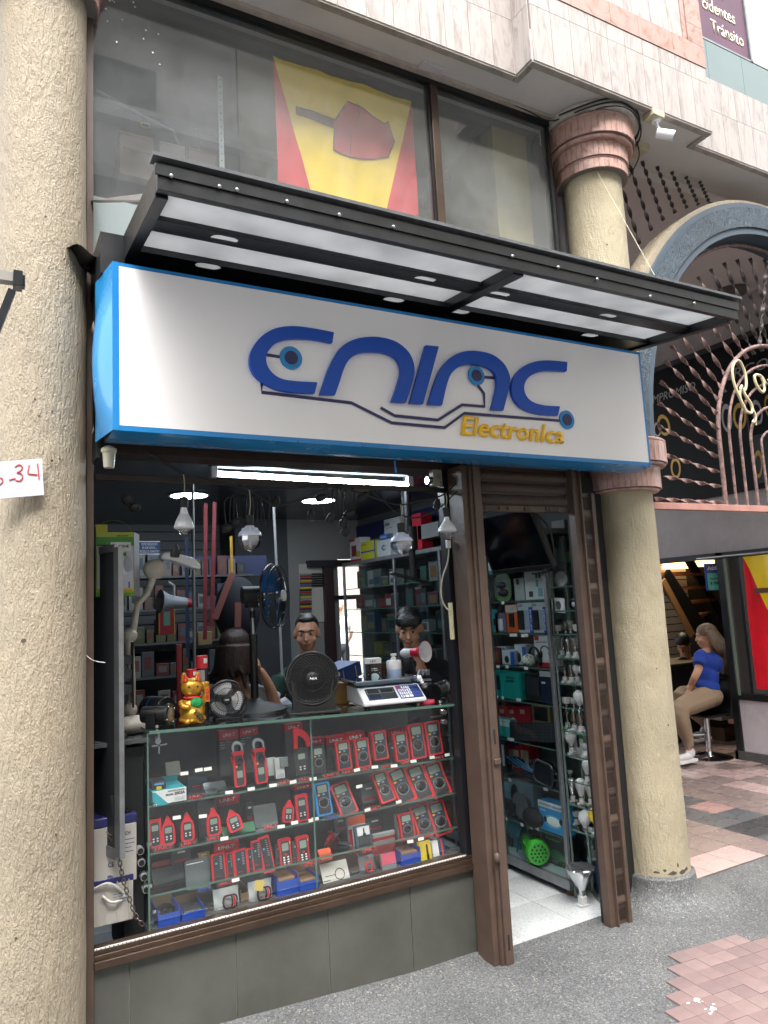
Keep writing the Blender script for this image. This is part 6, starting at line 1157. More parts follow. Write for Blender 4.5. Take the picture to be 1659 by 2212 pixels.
for i, (kf, u, v, kind, s, lab, sk) in enumerate([
  (kw,985,1620,'cup',1.1,'flat white lamp at the left of the tenth glass shelf',0),(kw,1060,1645,'globe',.7,'small clear globe lamp left of its twin',0),(kw,1110,1645,'globe',.75,'small clear globe lamp next to the white cup lamp',0),(kw,1180,1650,'cup',1.2,'white cup lamp with another stacked over it',0),
  (kw,1035,1868,'candle',1.1,'amber filament lamp, left one of two',1),(kw,1092,1868,'candle',1.1,'amber filament lamp, right one of two',1),(kw,1155,1870,'globe',.9,'clear round globe bulb beside the amber lamps',1),(kw,1215,1870,'globe',.85,'clear round globe bulb half behind the door guide',1),
  (kx,858,160,'candle',.8,'small clear bulb at the left of the crowded shelf',1),(kx,905,165,'candle',.9,'small clear bulb second on the crowded shelf',1),(kx,948,160,'frost',.6,'cream oval bulb on the crowded shelf',1),(kx,995,160,'frost',.65,'cream oval bulb with gold coil at the right',1),
  (kx,867,345,'cup',1.1,'white cup socket under the green leaflets',0),(kx,922,342,'cup',1.0,'white cup socket right of the first one',0),(kx,968,350,'frost',.9,'large frosted globe bulb on its shelf',0),(kx,1018,350,'cup',.9,'white cup socket by the door guide',0),
  (kx,880,525,'candle',1.25,'candle bulb with an orange base print',1),(kx,930,528,'candle',1.2,'candle bulb, second of the four',1),(kx,978,532,'candle',1.25,'candle bulb, third of the four',1),(kx,1030,535,'candle',1.2,'candle bulb, fourth by the guide',1),
  (kx,908,708,'frost',.95,'frosted pear bulb in front of the green card',1),(kx,1010,715,'cup',.8,'small white holder on the shelf of the green card',1),(kx,1048,718,'cup',.8,'small white holder next to the guide',1),
  (kx,1028,915,'led',.85,'white led bulb in front of the bulb carton',1),(kx,1072,925,'led',.8,'white led bulb next to the guide',1),(kx,898,893,'cup',.6,'tiny white stopper left of the bulb carton',0),
  (kx,918,1075,'a',1.0,'silvered pear bulb at the left of its shelf',1),(kx,985,1090,'led',1.05,'led bulb with a paper sticker',1),(kx,1052,1085,'led',1.0,'dim led bulb right of the sticker one',1),
  (kx,1015,1290,'frost',1.0,'large frosted round bulb tilted in its cup',0),(kx,1092,1285,'yellow',1.0,'yellow round bulb by the guide',1),(kx,948,1270,'cup',.9,'white and brown holder at the shelf corner',1)]):
    q = at(*kf(u, v), X=BX-.04+(.03 if i % 3 == 1 else 0)); k2 = min(BZ, key=lambda z: abs(z-q.z)); bulb(kind, (q.x, q.y, k2+.001 if abs(k2-q.z) < .06 else q.z), s, lab, bool(sk))
goods('bulb_carton','white and green bulb carton with lettering','box',kx,(895,752,1012,905),X=BX,col='#b9bdbc',dec=[('green',.6,.0,1,.3,'#2a7a4a'),('bulb_print',.6,.2,.75,.6,'#16241c'),('icons',.1,.4,.4,.7,'#6f7476')],txt=[('EXCELITE',.72,.86,.5,.1,'#33363a')],zfix=.877)
goods('green_card','green card leaning behind the pear bulb','card',kx,(850,548,975,705),X=BX+.03,col='#5d9a3a',shape='card',zfix=1.004-.128); goods('leaflet','green leaflet with a pink bulb, left of two','card',kx,(815,185,865,300),X=BX,col='#4c9a4a',shape='card',dec=[('pink',.3,.4,.7,.8,'#a86a80')],zfix=1.133); goods('leaflet','green leaflet with a pink bulb, right of two','card',kx,(865,188,912,305),X=BX,col='#4c9a4a',shape='card',dec=[('white',.2,.3,.7,.9,'#a8bcae')],zfix=1.133)
for (uv, c, r_, lab) in (((962,1062,1085,1216),'#a9abab',1,'round white flush ceiling lamp leaning on the rack'),((1095,1315,1195,1430),'#16181a',1,'round black spotlight by the guide')):
    q = place(kw,*uv,X=BX-.02); t = thing('flush_lamp',lab,'lamp',(q[0][0],q[0][1],q[0][2]+q[3]/2)); part('disc', MB().lathe([(q[3]*.5,0),(q[3]*.48,.012),(q[3]*.36,.014),(q[3]*.34,.010),(1e-5,.010)], 32, Matrix.Rotation(-PI/2,4,'Y')), cmat(c), t); part('lens', MB().lathe([(q[3]*.2,.011),(1e-5,.016)], 24, Matrix.Rotation(-PI/2,4,'Y')), frost, t)
q = place(kw,928,1315,1066,1452,X=BX-.06); t = thing('square_spot','square white recessed spotlight','lamp',q[0],0,None,(0,.06,-PI/2-.3)); part('plate', MB().prism(rrect(q[2]*.9,q[3],.004,2,0,q[3]/2),0,.01), whitep, t); part('lens', MB().lathe([(q[3]*.32,0),(q[3]*.3,.008),(q[3]*.2,.003),(1e-5,.004)], 28, Matrix.Translation((0,-.001,q[3]/2)) @ Matrix.Rotation(PI/2,4,'X')), silverb, t)
for (u, v, s, lab) in ((992,1865,1.0,'large silver reflector lamp on a white socket on the floor'),(1105,1850,.9,'large silver reflector lamp behind, by the guide')):
    q = at(*kx(u, v), Z=.0) if s == 1 else at(*kx(1100,1790), X=2.99); t = thing('reflector_lamp', lab, 'lamp', (q.x, q.y, .003 if s == 1 else .16)); part('socket', MB().bc((0,0,.006),(.06,.045,.012)).bc((0,0,.03),(.035,.035,.045)), porc, t, bev=.003); part('neck', MB().cyl((0,0,.05),(0,0,.085),.016,n=16), silverb, t)
    part('reflector', MB().lathe([(.018,.08),(.03,.10),(.075,.18),(.078,.19),(.072,.195),(.05,.186),(1e-5,.183)], 32), silverb, t)
# ---------------------------------------------------------------- dark screen over the doorway
tv = thing('television', 'dark flat television hung tilted under the shutter', 'television', (2.74, .345, 1.765), 0, None, (math.radians(22), 0, -PI/2))
part('screen', MB().box(-.255,.255,-.002,0,.025,.345), mat('screen_black','#03040a',.12,spec=.6), tv); part('bezel', MB().box(-.27,.27,0,.035,0,.36), blackp, tv, bev=.004); part('frame_edge', MB().box(-.27,-.256,-.006,0,0,.36).box(.256,.27,-.006,0,0,.36).box(-.256,.256,-.006,0,0,.024), blackp, tv, bev=.001); part('arm', MB().box(-.03,.03,.035,.09,.15,.5).box(-.02,.02,.06,.09,.3,.66), blackr, tv)
part('cable', MB().tube(smooth([(.24,.05,.3),(.28,.06,.2),(.27,.03,.05),(.22,.02,-.02),(.05,.02,-.03)],5), .005, 6), blackp, tv)
goods('green_carton','green and white carton behind the television','box',kw,(1040,880,1160,985),X=2.98,col='#3a8a3a',dec=[('white',0,.7,1,1,'#a3a8a6')]); goods('white_modem','white carton high behind the television corner','box',kw,(930,590,1050,700),X=2.98,col='#8c8f90')
# ================================================================ things on the counter
def top(kf, u, v, y):      # a point of the counter top seen at this picture point, held at depth y
    q = at(*kf(u, v), Y=y); return Vector((q.x, y, sz(0, q.x)+.001))
def blob(nm, mb, m_, par, vox=.004, it=3, **k):
    o = part(nm, mb, m_, par, **k); r = o.modifiers.new('remesh', 'REMESH'); r.mode = 'VOXEL'; r.voxel_size = vox; r.use_smooth_shade = True
    if it: s_ = o.modifiers.new('smooth', 'SMOOTH'); s_.iterations = it; s_.factor = .6
    return o
# beckoning cat
goldp = mat('gold_paint', '#b98a2e', .32, .55, var=.12, vscale=30); cat = thing('gold_cat_figurine', 'golden beckoning cat figurine with red collar and green bib on the counter', 'figurine', top(kl, 890, 1075, .12), -.1)
c_ = MB().sph((0,0,.055),(.052,.043,.058),20).sph((0,-.012,.035),(.042,.042,.038),18).sph((0,-.004,.145),(.046,.037,.040),22).sph((-.028,0,.018),(.028,.035,.018),14).sph((.028,0,.018),(.028,.035,.018),14).sph((-.026,-.036,.012),(.014,.016,.011),12).sph((.026,-.036,.012),(.014,.016,.011),12).cyl((-.028,0,.168),(-.034,0,.208),.019,.007,14).cyl((.022,0,.168),(.026,0,.208),.019,.007,14)
c_.tube([(-.045,-.01,.09),(-.042,-.035,.075),(-.018,-.046,.070)], [.015,.013,.011], 10).tube([(.04,0,.08),(.056,-.006,.12),(.058,-.012,.165)], [.014,.012,.012], 10)
blob('body', c_, goldp, cat, .0035, 3)
part('inner_ear', MB().cyl((-.029,-.016,.172),(-.033,-.010,.200),.010,.003,8), redm, cat); part('inner_ear', MB().cyl((.023,-.016,.172),(.026,-.010,.200),.010,.003,8), redm, cat)
part('collar', MB().tube([(.034*math.cos(a),-.004+.030*math.sin(a),.107) for a in [2*PI*i/24 for i in range(24)]], .0045, 8, closed=True), redm, cat)
part('bib', MB().sph((.012,-.036,.086),(.027,.010,.022),16), mat('green_glitter','#1f8f4c',.3,.4,bump=1,bscale=300), cat)
for s_ in (-1, 1): part('eye', MB().sph((s_*.016,-.036,.150),(.006,.004,.0045),10), dial, cat)
part('nose', MB().sph((.0,-.041,.139),(.004,.003,.003),8), redm, cat); part('mouth', MB().tube([(-.010,-.039,.130),(-.004,-.041,.127),(0,-.042,.132),(.004,-.041,.127),(.010,-.039,.130)], .0009, 5), redd, cat)
part('coin_tag', MB().box(.048,.066,-.030,-.024,.085,.145), mat('orange_tag','#c56a1c',.4), cat); text('招財進寶', .045, .012, redm, cat, (.057,-.031,.115), (0,PI/2,0), bold=.02)
text('千万両', .052, .018, dial, cat, (.016,-.055,.040), (0,.9,0), bold=.05, ext=.006)
for x in (-.032,-.026,-.02,.022,.028,.034): part('claw', MB().sph((x,-.051,.014),(.0014,.002,.005),6), redm, cat)
# spray cans
for (u, v, h, r, lab) in ((975,1000,.27,.025,'tall black spray can with a red cap and a white price sticker'),(888,950,.215,.022,'shorter spray can with a red cap behind the golden cat')):
    t = thing('spray_can', lab, 'spray can', top(kl, u, v, .20 if h > .2 else .26)); part('can', MB().lathe([(r,0),(r,h*.8),(r*.9,h*.82)], 24), mat('can_print','#2b2426',.25,.5,var=.3), t); part('cap', MB().lathe([(r*.98,h*.8),(r*.98,h*.99),(r*.9,h),(1e-5,h)], 24), redm, t); part('label', MB().lathe([(r+.0006,h*.35),(r+.0006,h*.78)], 24, seg=(PI,1.55*PI)), cmat('#8d8f94'), t)
    if h > .2: part('sticker', MB().box(-.0,.014,-r-.002,-r-.001,h*.88,h*.96), tagw, t)
# round fans: ring, grille, blades
def ribs(n, r0, r1, sw, w_, y=0, bulge=.0):
    mb = MB()
    for i in range(n):
        a = 2*PI*i/n; mb.tube([((r0+(r1-r0)*k/5)*math.cos(a+sw*k/5), y-bulge*math.cos((r0+(r1-r0)*k/5)/r1*PI/2), (r0+(r1-r0)*k/5)*math.sin(a+sw*k/5)) for k in range(6)], w_, 4, cap=False)
    return mb
def ringy(r, w_, y, n=40): return MB().tube([(r*math.cos(a), y, r*math.sin(a)) for a in [2*PI*i/n for i in range(n)]], w_, 8, closed=True)
def blades(n, r, m_, par, y=.01, r0=.02, sw=.7):
    for i in range(n):
        a0 = 2*PI*i/n
        part('blade', MB().sheet(lambda u, v: ((r0+(r-r0)*u)*math.cos(a0+(v-.5)*sw*(.5+.9*math.sin(u*PI*.8))), y+.012*(v-.5), (r0+(r-r0)*u)*math.sin(a0+(v-.5)*sw*(.5+.9*math.sin(u*PI*.8)))), 8, 6), m_, par)
q = top(kl, 1170, 992, .17); fan2 = thing('small_fan', 'small round black desk fan with three white blades', 'fan', q, -.25); F = Vector((0,0,.082)); R_ = .078
def moved(mb, off, rot=None):
    M = Matrix.Translation(off) @ (rot.to_matrix().to_4x4() if rot else Matrix.Identity(4)); mb.v = [tuple(M @ Vector(v)) for v in mb.v]; return mb
for r, w_ in ((R_,.004),(R_*.62,.0012),(R_*.85,.0012)): part('ring', moved(ringy(r, w_, -.012 if r < R_ else 0), F), blackp, fan2)
part('rear_ring', moved(ringy(R_,.003,.03), F), blackp, fan2)
o = part('grille_wires', moved(ribs(44, R_*.2, R_, .25, .0009, 0, .018), F), blackp, fan2); o['kind'] = 'stuff'
o = part('rear_wires', moved(ribs(36, R_*.2, R_, -.5, .0009, .03, -.01), F), blackp, fan2); o['kind'] = 'stuff'
bl0 = MB(); whb = mat('glossy_white_blade', '#d9dadd', .15)
for i in range(3):
    a0 = 2*PI*i/3+1.9; part('blade', moved(MB().sheet(lambda u, v: ((.018+.052*u)*math.cos(a0+(v-.5)*1.35*(.5+.6*math.sin(u*PI*.8))), .006+.014*(v-.5), (.018+.052*u)*math.sin(a0+(v-.5)*1.35*(.5+.6*math.sin(u*PI*.8)))), 8, 8), F), whb, fan2)
part('hub', moved(MB().lathe([(.021,0),(.021,.006),(.017,.010),(1e-5,.011)], 24, Matrix.Translation((0,-.012,0)) @ Matrix.Rotation(PI/2,4,'X')), F), blackp, fan2); text('NIA', .018, .006, wt, fan2, (0,-.0245,.082), bold=.03, shear=.3)
part('stand', MB().tube([(-.045,-.02,.004),(.06,-.02,.004),(.082,0,.03),(.086,.01,.085)], .004, 6).tube([(-.045,.05,.004),(.06,.05,.004),(.082,.03,.03)], .004, 6), blackp, fan2)
# large turbo fan
q = top(kc, 280, 945, .115); tf2 = thing('turbo_fan', 'large black round turbo fan with spiral grille and round nameplate', 'fan', q, -.28); F = Vector((0,.01,.150)); R_ = .112; tl = Euler((-.14,0,0))
part('base', MB().prism([(-.105,0),(.115,0),(.12,.012),(.10,.02),(.09,.11),(.098,.14),(.09,.15),(.07,.06),(-.07,.06),(-.085,.15),(-.098,.14),(-.09,.02),(-.11,.012)], -.02, .055), blackr, tf2, bev=.004); part('foot_plate', MB().box(-.115,.12,-.05,.09,0,.014), blackr, tf2, bev=.005)
part('shell', moved(MB().lathe([(R_+.006,-.012),(R_+.010,0),(R_+.008,.05),(R_*.8,.075),(R_*.3,.085)], 48, Matrix.Rotation(-PI/2,4,'X')), F, tl), blackp, tf2)
for r, w_, y in ((R_+.002,.007,-.012),(R_*.93,.003,-.016),(R_*.5,.0018,-.026)): part('ring', moved(ringy(r, w_, y), F, tl), blackp, tf2)
o = part('grille_ribs', moved(ribs(36, R_*.24, R_*.98, .75, .0022, -.014, .014), F, tl), blackp, tf2); o['kind'] = 'stuff'
for i in range(5):
    a0 = 2*PI*i/5; part('blade', moved(MB().sheet(lambda u, v: ((.02+.08*u)*math.cos(a0+(v-.5)*1.0), .012+.02*(v-.5), (.02+.08*u)*math.sin(a0+(v-.5)*1.0)), 6, 4), F, tl), mat('dark_red_blade','#5a1a1c',.4) if i == 1 else dial, tf2)
part('hub', moved(MB().lathe([(.030,0),(.030,.008),(.024,.012),(1e-5,.013)], 28, Matrix.Translation((0,-.018,0)) @ Matrix.Rotation(PI/2,4,'X')), F, tl), blackp, tf2); text('NIA', .034, .011, wt, tf2, (0,-.029,.153), (-.14,0,0), bold=.03, shear=.3)
part('pivot', MB().cyl((-.125,.01,.15),(-.105,.01,.15),.018).cyl((.105,.01,.15),(.125,.01,.15),.018), blackp, tf2)
# pedestal fan: base, pole, motor, blue bladed head turned sideways
pb0 = at(*kl(1398,860), Y=.34); zc_ = sz(0, pb0.x); pf2 = thing('pedestal_fan', 'tall black pedestal fan with translucent blue blades turned to the right', 'fan', (pb0.x, .34, zc_))
hz = at(*ku(1350,1230), Y=.34).z-zc_
part('base', MB().lathe([(.15,0),(.145,.012),(.10,.03),(.045,.045),(.03,.055),(.022,.06)], 40), blackr, pf2); part('lower_pole', MB().lathe([(.018,.05),(.018,hz*.58),(.0195,hz*.58),(.0195,hz*.66),(.015,hz*.66)], 20), blackp, pf2); part('upper_pole', MB().cyl((0,0,hz*.6),(0,0,hz-.03),.0085), steel, pf2); part('collar', MB().cyl((0,0,hz*.8),(0,0,hz*.86),.013), blackp, pf2)
part('motor', MB().cyl((-.05,.0,hz),(.045,-.01,hz),.040,n=24).box(-.03,.03,-.02,.02,hz-.06,hz), blackr, pf2, bev=.003); part('motor_ring', MB().cyl((.045,-.01,hz),(.055,-.012,hz),.03), chrome, pf2)
hd_ = Euler((0,0,math.radians(48))); F = Vector((.095,-.02,hz-.01)); R_ = .150
part('ring', moved(ringy(R_,.004,0), F, hd_), blackp, pf2); part('ring', moved(ringy(R_*.96,.002,-.03), F, hd_), blackp, pf2); part('ring', moved(ringy(R_*.55,.0016,-.045), F, hd_), blackp, pf2)
for (n, y, b_) in ((56,-.01,.042),(46,.012,-.03)): o = part('grille_wires', moved(ribs(n, .03, R_, .15, .0012, y, b_), F, hd_), blackp, pf2); o['kind'] = 'stuff'
for i in range(4):
    a0 = 2*PI*i/4+.7; part('blade', moved(MB().sheet(lambda u, v: ((.025+.105*u)*math.cos(a0+(v-.5)*1.2*(.4+.7*math.sin(u*PI*.8))), .0+.03*(v-.5), (.025+.105*u)*math.sin(a0+(v-.5)*1.2*(.4+.7*math.sin(u*PI*.8)))), 8, 6), F, hd_), mat('blue_translucent_blade','#1a5f9e',.2), pf2)
part('hub', moved(MB().lathe([(.026,0),(.026,.01),(1e-5,.014)], 24, Matrix.Translation((0,-.050,0)) @ Matrix.Rotation(PI/2,4,'X')), F, hd_), whitep, pf2)
# desk lamp, wrapped in plastic
def wrapt(): return mat('plastic_wrapped_white', '#bdb7ab', .35, var=.15, vscale=25, bump=.8, bscale=45)
P_ = lambda kf, u, v, y=.28: tuple(at(*kf(u, v), Y=y))
dl = thing('desk_lamp', 'white articulated desk lamp wrapped in plastic at the left of the counter', 'lamp'); wr_ = wrapt()
part('head', MB().prism([(lambda q: (q[0], q[2]))(P_(ku,u,v)) for u, v in ((615,915),(640,888),(700,885),(880,930),(938,990),(940,1025),(900,1020),(700,950),(625,940))], .24, .31), whitep, dl, bev=.008)
part('upper_arm', MB().tube([P_(ku,575,1060),P_(ku,520,1220),P_(kl,440,60),P_(kl,400,290)], [.016,.013,.013,.015], 10), wr_, dl); part('wrapped_joint', MB().sph(P_(ku,580,1020), (.052,.035,.045), 14), wrapt(), dl); part('elbow', MB().sph(P_(kl,372,318), (.034,.03,.032), 14), wr_, dl)
part('lower_arm', MB().tube([P_(kl,365,340),P_(kl,375,500),P_(kl,400,700),P_(kl,385,900)], [.022,.020,.012,.018], 10), wr_, dl); part('bottom_joint', MB().sph(P_(kl,378,925), (.03,.025,.03), 14), wr_, dl); part('base', MB().sph(P_(kl,400,1045,.25), (.085,.06,.038), 18), wr_, dl)
part('counter_shelf', MB().box(.37,.60,.10,.45,1.12,1.135), mat('counter_deck','#4c4d4f',.7), None); tag(bpy.data.objects['counter_shelf'], 'grey shelf end left of the glass counter carrying the lamp base', 'shelf')
# brackets, speaker, spotlight
bk = thing('monitor_bracket', 'stack of three dark steel monitor brackets on a rod', 'bracket')
for v in (520, 635, 762): x_, z_, w_, h_ = rect(*kl(235,v-40), *kl(385,v+36), .2); part('plate', MB().box(x_-w_/2,x_+w_/2,.18,.24,z_-h_/2,z_+h_/2), mat('gunmetal','#3c3f45',.35,.5), bk, bev=.002); part('bolt', MB().sph((x_-w_*.36,.176,z_+h_*.6),.008,8), chrome, bk)
part('rod', MB().tube([P_(kl,402,370,.2),P_(kl,398,640,.2),P_(kl,404,905,.2)], .004, 6).tube([P_(kl,388,370,.2),P_(kl,386,870,.2)], .003, 6), blackp, bk)
q = top(kl, 600, 940, .30); sp_ = thing('cylinder_speaker', 'black cylindrical speaker lying on its side behind the spotlight', 'speaker', (q.x, q.y, q.z+.05), .5); part('body', MB().cyl((0,-.06,0),(0,.06,0),.052,n=36), blackp, sp_, bev=.004); part('cap', MB().cyl((0,-.063,0),(0,-.06,0),.048,n=36), blackr, sp_); part('print', MB().box(-.025,-.015,-.0645,-.063,-.012,.008).box(.002,.018,-.0645,-.063,-.012,.010), tagw, sp_); part('blue_band', MB().cyl((0,.01,0),(0,.016,0),.0525,n=36), cmat('#1d5a86'), sp_)
q = top(kl, 600, 1110, .10); so_ = thing('spotlight', 'black garden spotlight on a bracket at the counter corner', 'spotlight', (q.x, q.y, q.z+.05), .9); part('barrel', MB().cyl((0,.06,0),(0,-.045,0),.032,n=30).cyl((0,-.045,0),(0,-.058,0),.042,n=30), blackp, so_, bev=.002); part('lens', MB().lathe([(.028,0),(1e-5,.004)], 24, Matrix.Translation((0,-.059,0)) @ Matrix.Rotation(PI/2,4,'X')), mat('dusty_lens','#6a6658',.2), so_); part('bracket', MB().box(-.04,-.034,-.01,.03,-.05,.01).box(-.04,.03,-.01,.03,-.05,-.045), blackp, so_)
for a in range(4): part('screw', MB().sph((.036*math.cos(a*PI/2+.5),-.0585,.036*math.sin(a*PI/2+.5)),.0035,6), chrome, so_)
# weighing scale with things on its tray
sc_ = thing('price_scale', 'white electronic price scale with keypad and steel tray', 'scale', (1.545, .085, sz(0,1.6)), -.165)
prof = [(0,.012),(0,.028),(.10,.088),(.30,.088),(.33,.06),(.33,.012)]
part('body', MB().add([(x, y, z) for x in (0,.31) for y, z in prof], [tuple(range(6))[::-1], tuple(range(6,12))]+[(i,(i+1)%6,6+(i+1)%6,6+i) for i in range(6)]), mat('scale_white','#cfd0d2',.35), sc_, bev=.006)
TM = Matrix.Translation((0,0,.028)) @ Matrix.Rotation(math.atan2(.06,.10),4,'X')
def onp(nm, x0, x1, y0, y1, m_, h=.0015, b=0): return part(nm, MB().box(x0,x1,y0,y1,.0004+b,h+b,TM), m_, sc_)
onp('display_panel',.03,.175,.018,.103,blackp); onp('key_panel',.185,.30,.010,.108,mat('key_blue','#1c2f7a',.4))
for a in ((.038,.095,.066,.092),(.102,.165,.066,.092),(.038,.095,.026,.052)): onp('readout', *a, mat('readout_dark','#2c3034',.15), b=.0015); onp('readout_rim', a[0]-.002,a[1]+.002,a[2]-.002,a[3]+.002, greyp if a[2] > .05 else cmat('#2b49a0'), h=.0013, b=.0003)
for r in range(4):
    for c_2 in range(5): onp('key', .190+c_2*.0215, .2075+c_2*.0215, .016+r*.0228, .033+r*.0228, (cmat('#c23a44') if (c_2 == 0 and r == 3) else wcard if c_2 < 3 else cmat('#33427a')), b=.0016)
for s, x, y in (('7',.199,.093),('8',.2205,.093),('9',.242,.093),('4',.199,.070),('5',.2205,.070),('6',.242,.070),('1',.199,.047),('2',.2205,.047),('3',.242,.047),('0',.199,.0245)):
    p_ = TM @ Vector((x,y,.0036)); text(s, None, .011, cmat('#2a2c60'), sc_, p_, (math.atan2(.06,.10)-PI/2,0,0), bold=.04)
part('rubber_foot', MB().cyl((.03,.05,0),(.03,.05,.014),.014), blackr, sc_); part('rubber_foot', MB().cyl((.28,.05,0),(.28,.05,.014),.014), blackr, sc_); part('dark_under', MB().box(.02,.06,.18,.31,.01,.03), blackr, sc_)
part('tray', MB().box(-.01,.32,.09,.34,.108,.112).box(-.01,.32,.09,.094,.112,.120).box(-.01,-.006,.09,.34,.112,.120).box(.316,.32,.09,.34,.112,.12), steel, sc_, bev=.001); part('blue_film', MB().box(-.012,.322,.087,.089,.100,.114).box(.0,.25,.10,.33,.1125,.1135), glassm('blue_film',(.35,.65,.85),.12), sc_); part('support', MB().cyl((.15,.2,.085),(.15,.2,.108),.03), greyp, sc_)
LM = Matrix.Translation((1.545,.085,sz(0,1.6))) @ Matrix.Rotation(-.165,4,'Z')
q = LM @ Vector((.095,.13,.1135)); lb_ = thing('party_light_box', 'white and black LED party light carton on the scale tray', 'box', q, -.35); w_, h_ = .078, .105
part('carton', MB().box(-w_/2,w_/2,0,.07,0,h_), mat('black_print_card','#2a2426',.4), lb_, bev=.001); part('white_band', MB().box(-w_/2-.0006,w_/2+.0006,-.0006,.0706,h_*.78,h_+.0006), wcard, lb_); part('pale_side', MB().box(-w_/2-.0008,-w_/2+.0002,0,.07,0,h_*.78), cmat('#8fb0c4'), lb_)
for i, (s, c3) in enumerate((('L','#3a6fb0'),('E','#b04a3a'),('D','#3a6fb0'))): text(s, .008, .011, cmat(c3), lb_, (-.010+i*.010,-.0012,h_*.89), bold=.02)
text('LED MINI', .035, .005, wt, lb_, (0,-.0008,h_*.55), bold=.02); text('PARTY LIGHT', .045, .005, wt, lb_, (0,-.0008,h_*.47), bold=.02); part('globe_picture', MB().sph((.005,-.0004,h_*.17),(.022,.0015,.018),16), cmat('#a9c9cf'), lb_); part('star_print', MB().bc((.03,-.0004,h_*.35),(.003,.001,.003)).bc((-.025,-.0004,h_*.3),(.003,.001,.003)).bc((.033,-.0004,h_*.1),(.003,.001,.003)), wt, lb_)
part('black_probe', MB().cyl((-.018,-.012,.005),(-.018,-.012,h_*.78),.0055).tube([(-.018,-.012,.004),(-.045,-.02,.01),(-.05,-.01,.03)], .003, 6), blackp, lb_)
q = LM @ Vector((.215,.17,.1135)); cs = thing('canister', 'white and pale blue plastic canister with a nozzle on the scale tray', 'canister', q); part('jar', MB().lathe([(.033,0),(.036,.004),(.036,.045)], 32), cmat('#a9bfe0', .3), cs); part('ribbed_lid', MB().lathe([(.0365,.045),(.038,.05),(.037,.082),(.032,.088),(1e-5,.089)], 16), whitep, cs); part('nozzle', MB().cyl((0,0,.088),(0,0,.10),.014).box(-.012,.014,-.008,.008,.108,.120).cyl((0,0,.1),(0,0,.11),.009), whitep, cs, bev=.001)
q = LM @ Vector((.29,.03,.075)); dn = thing('small_lamp_head', 'small clear lamp tip lying over the keypad corner', 'lamp', q); part('cap', MB().sph((0,0,.045),.013,12).cyl((0,0,.045),(.012,-.01,.02),.009), whitep, dn); part('clear_tip', MB().sph((.02,-.016,.008),(.018,.014,.014),12), clearb, dn)
q = top(kc, 530, 865, .36); tag(part('wooden_block', MB().box(-.05,.03,0,.10,0,.10), mat('plain_wood','#8a6a3c',.6,var=.2,vscale=5), None, q, bev=.002), 'small wooden box between the turbo fan and the scale', 'box')
q = top(kc, 570, 660, .5); bb = thing('blue_carton', 'dark blue carton lying tilted behind the scale tray', 'box', (q.x+.02,.52,sz(0,q.x)+.10), .35, None, (0,-.18,.35)); part('carton', MB().box(-.10,.09,0,.16,0,.075), mat('deep_blue_card','#163c7c',.4), bb, bev=.002); part('stripe', MB().box(-.05,-.045,-.001,0,.0,.06).box(.045,.05,-.001,0,.0,.06), cmat('#c9b98a'), bb)
part('stand', MB().box(-.08,.08,.02,.12,-.10,-.0), blackr, bb)
# red and white megaphone
q = at(*kc(1110,455), Y=.30); mg = thing('red_megaphone', 'red and white megaphone on a black stand behind the scale', 'megaphone', q, 0, None, (0,0,math.radians(10)))
dirn = Matrix.Rotation(math.radians(-80),4,'Z') @ Matrix.Rotation(math.radians(-4),4,'Y') @ Matrix.Rotation(PI/2,4,'Y')
part('bell', MB().lathe([(.022,-.02),(.024,.02),(.034,.045),(.052,.065),(.055,.067)], 36, dirn, False), mat('megaphone_red','#c52a45',.3), mg); part('inner_bell', MB().lathe([(.012,.02),(.030,.045),(.050,.065),(.053,.0672)], 36, dirn, False), whitep, mg); part('rear_body', MB().lathe([(1e-5,-.10),(.018,-.09),(.026,-.07),(.024,-.045),(.023,-.02)], 28, dirn), whitep, mg); part('core', MB().lathe([(.010,.02),(.010,.03),(1e-5,.034)], 16, dirn), whitep, mg)
part('handle', MB().tube([(-.03,0,-.02),(-.02,0,-.06),(-.01,0,-.13),(-.01,0,-.20)], [.010,.012,.010,.010], 10), blackr, mg); part('stand', MB().tube([(-.08,.02,-.03),(-.075,.02,-.20)], .012, 10), blackr, mg)
# disco lamp and pink roll on the right
q = top(kc, 1340, 815, .16); ds = thing('disco_projector', 'black disco projector with a clear dome at the right end of the counter', 'lamp', q, .2); part('housing', MB().cyl((-.045,0,.055),(.005,0,.065),.034,n=24), blackp, ds, bev=.003); part('dome', MB().sph((.012,0,.066),(.032,.034,.034),14), mat('smoky_dome','#54585c',.1,spec=.9), ds); part('foot', MB().lathe([(.03,0),(.03,.01),(.012,.016),(.012,.04)], 20, Matrix.Translation((.02,0,0))), blackp, ds)
q = top(kc, 1205, 830, .10); tag(part('pink_roll', MB().lathe([(.012,0),(.036,0),(.038,.003),(.038,.013),(.036,.016),(.012,.016)], 30), mat('pink_tape','#c63a55',.4), None, q), 'roll of pink red tape lying right of the scale', 'tape roll')
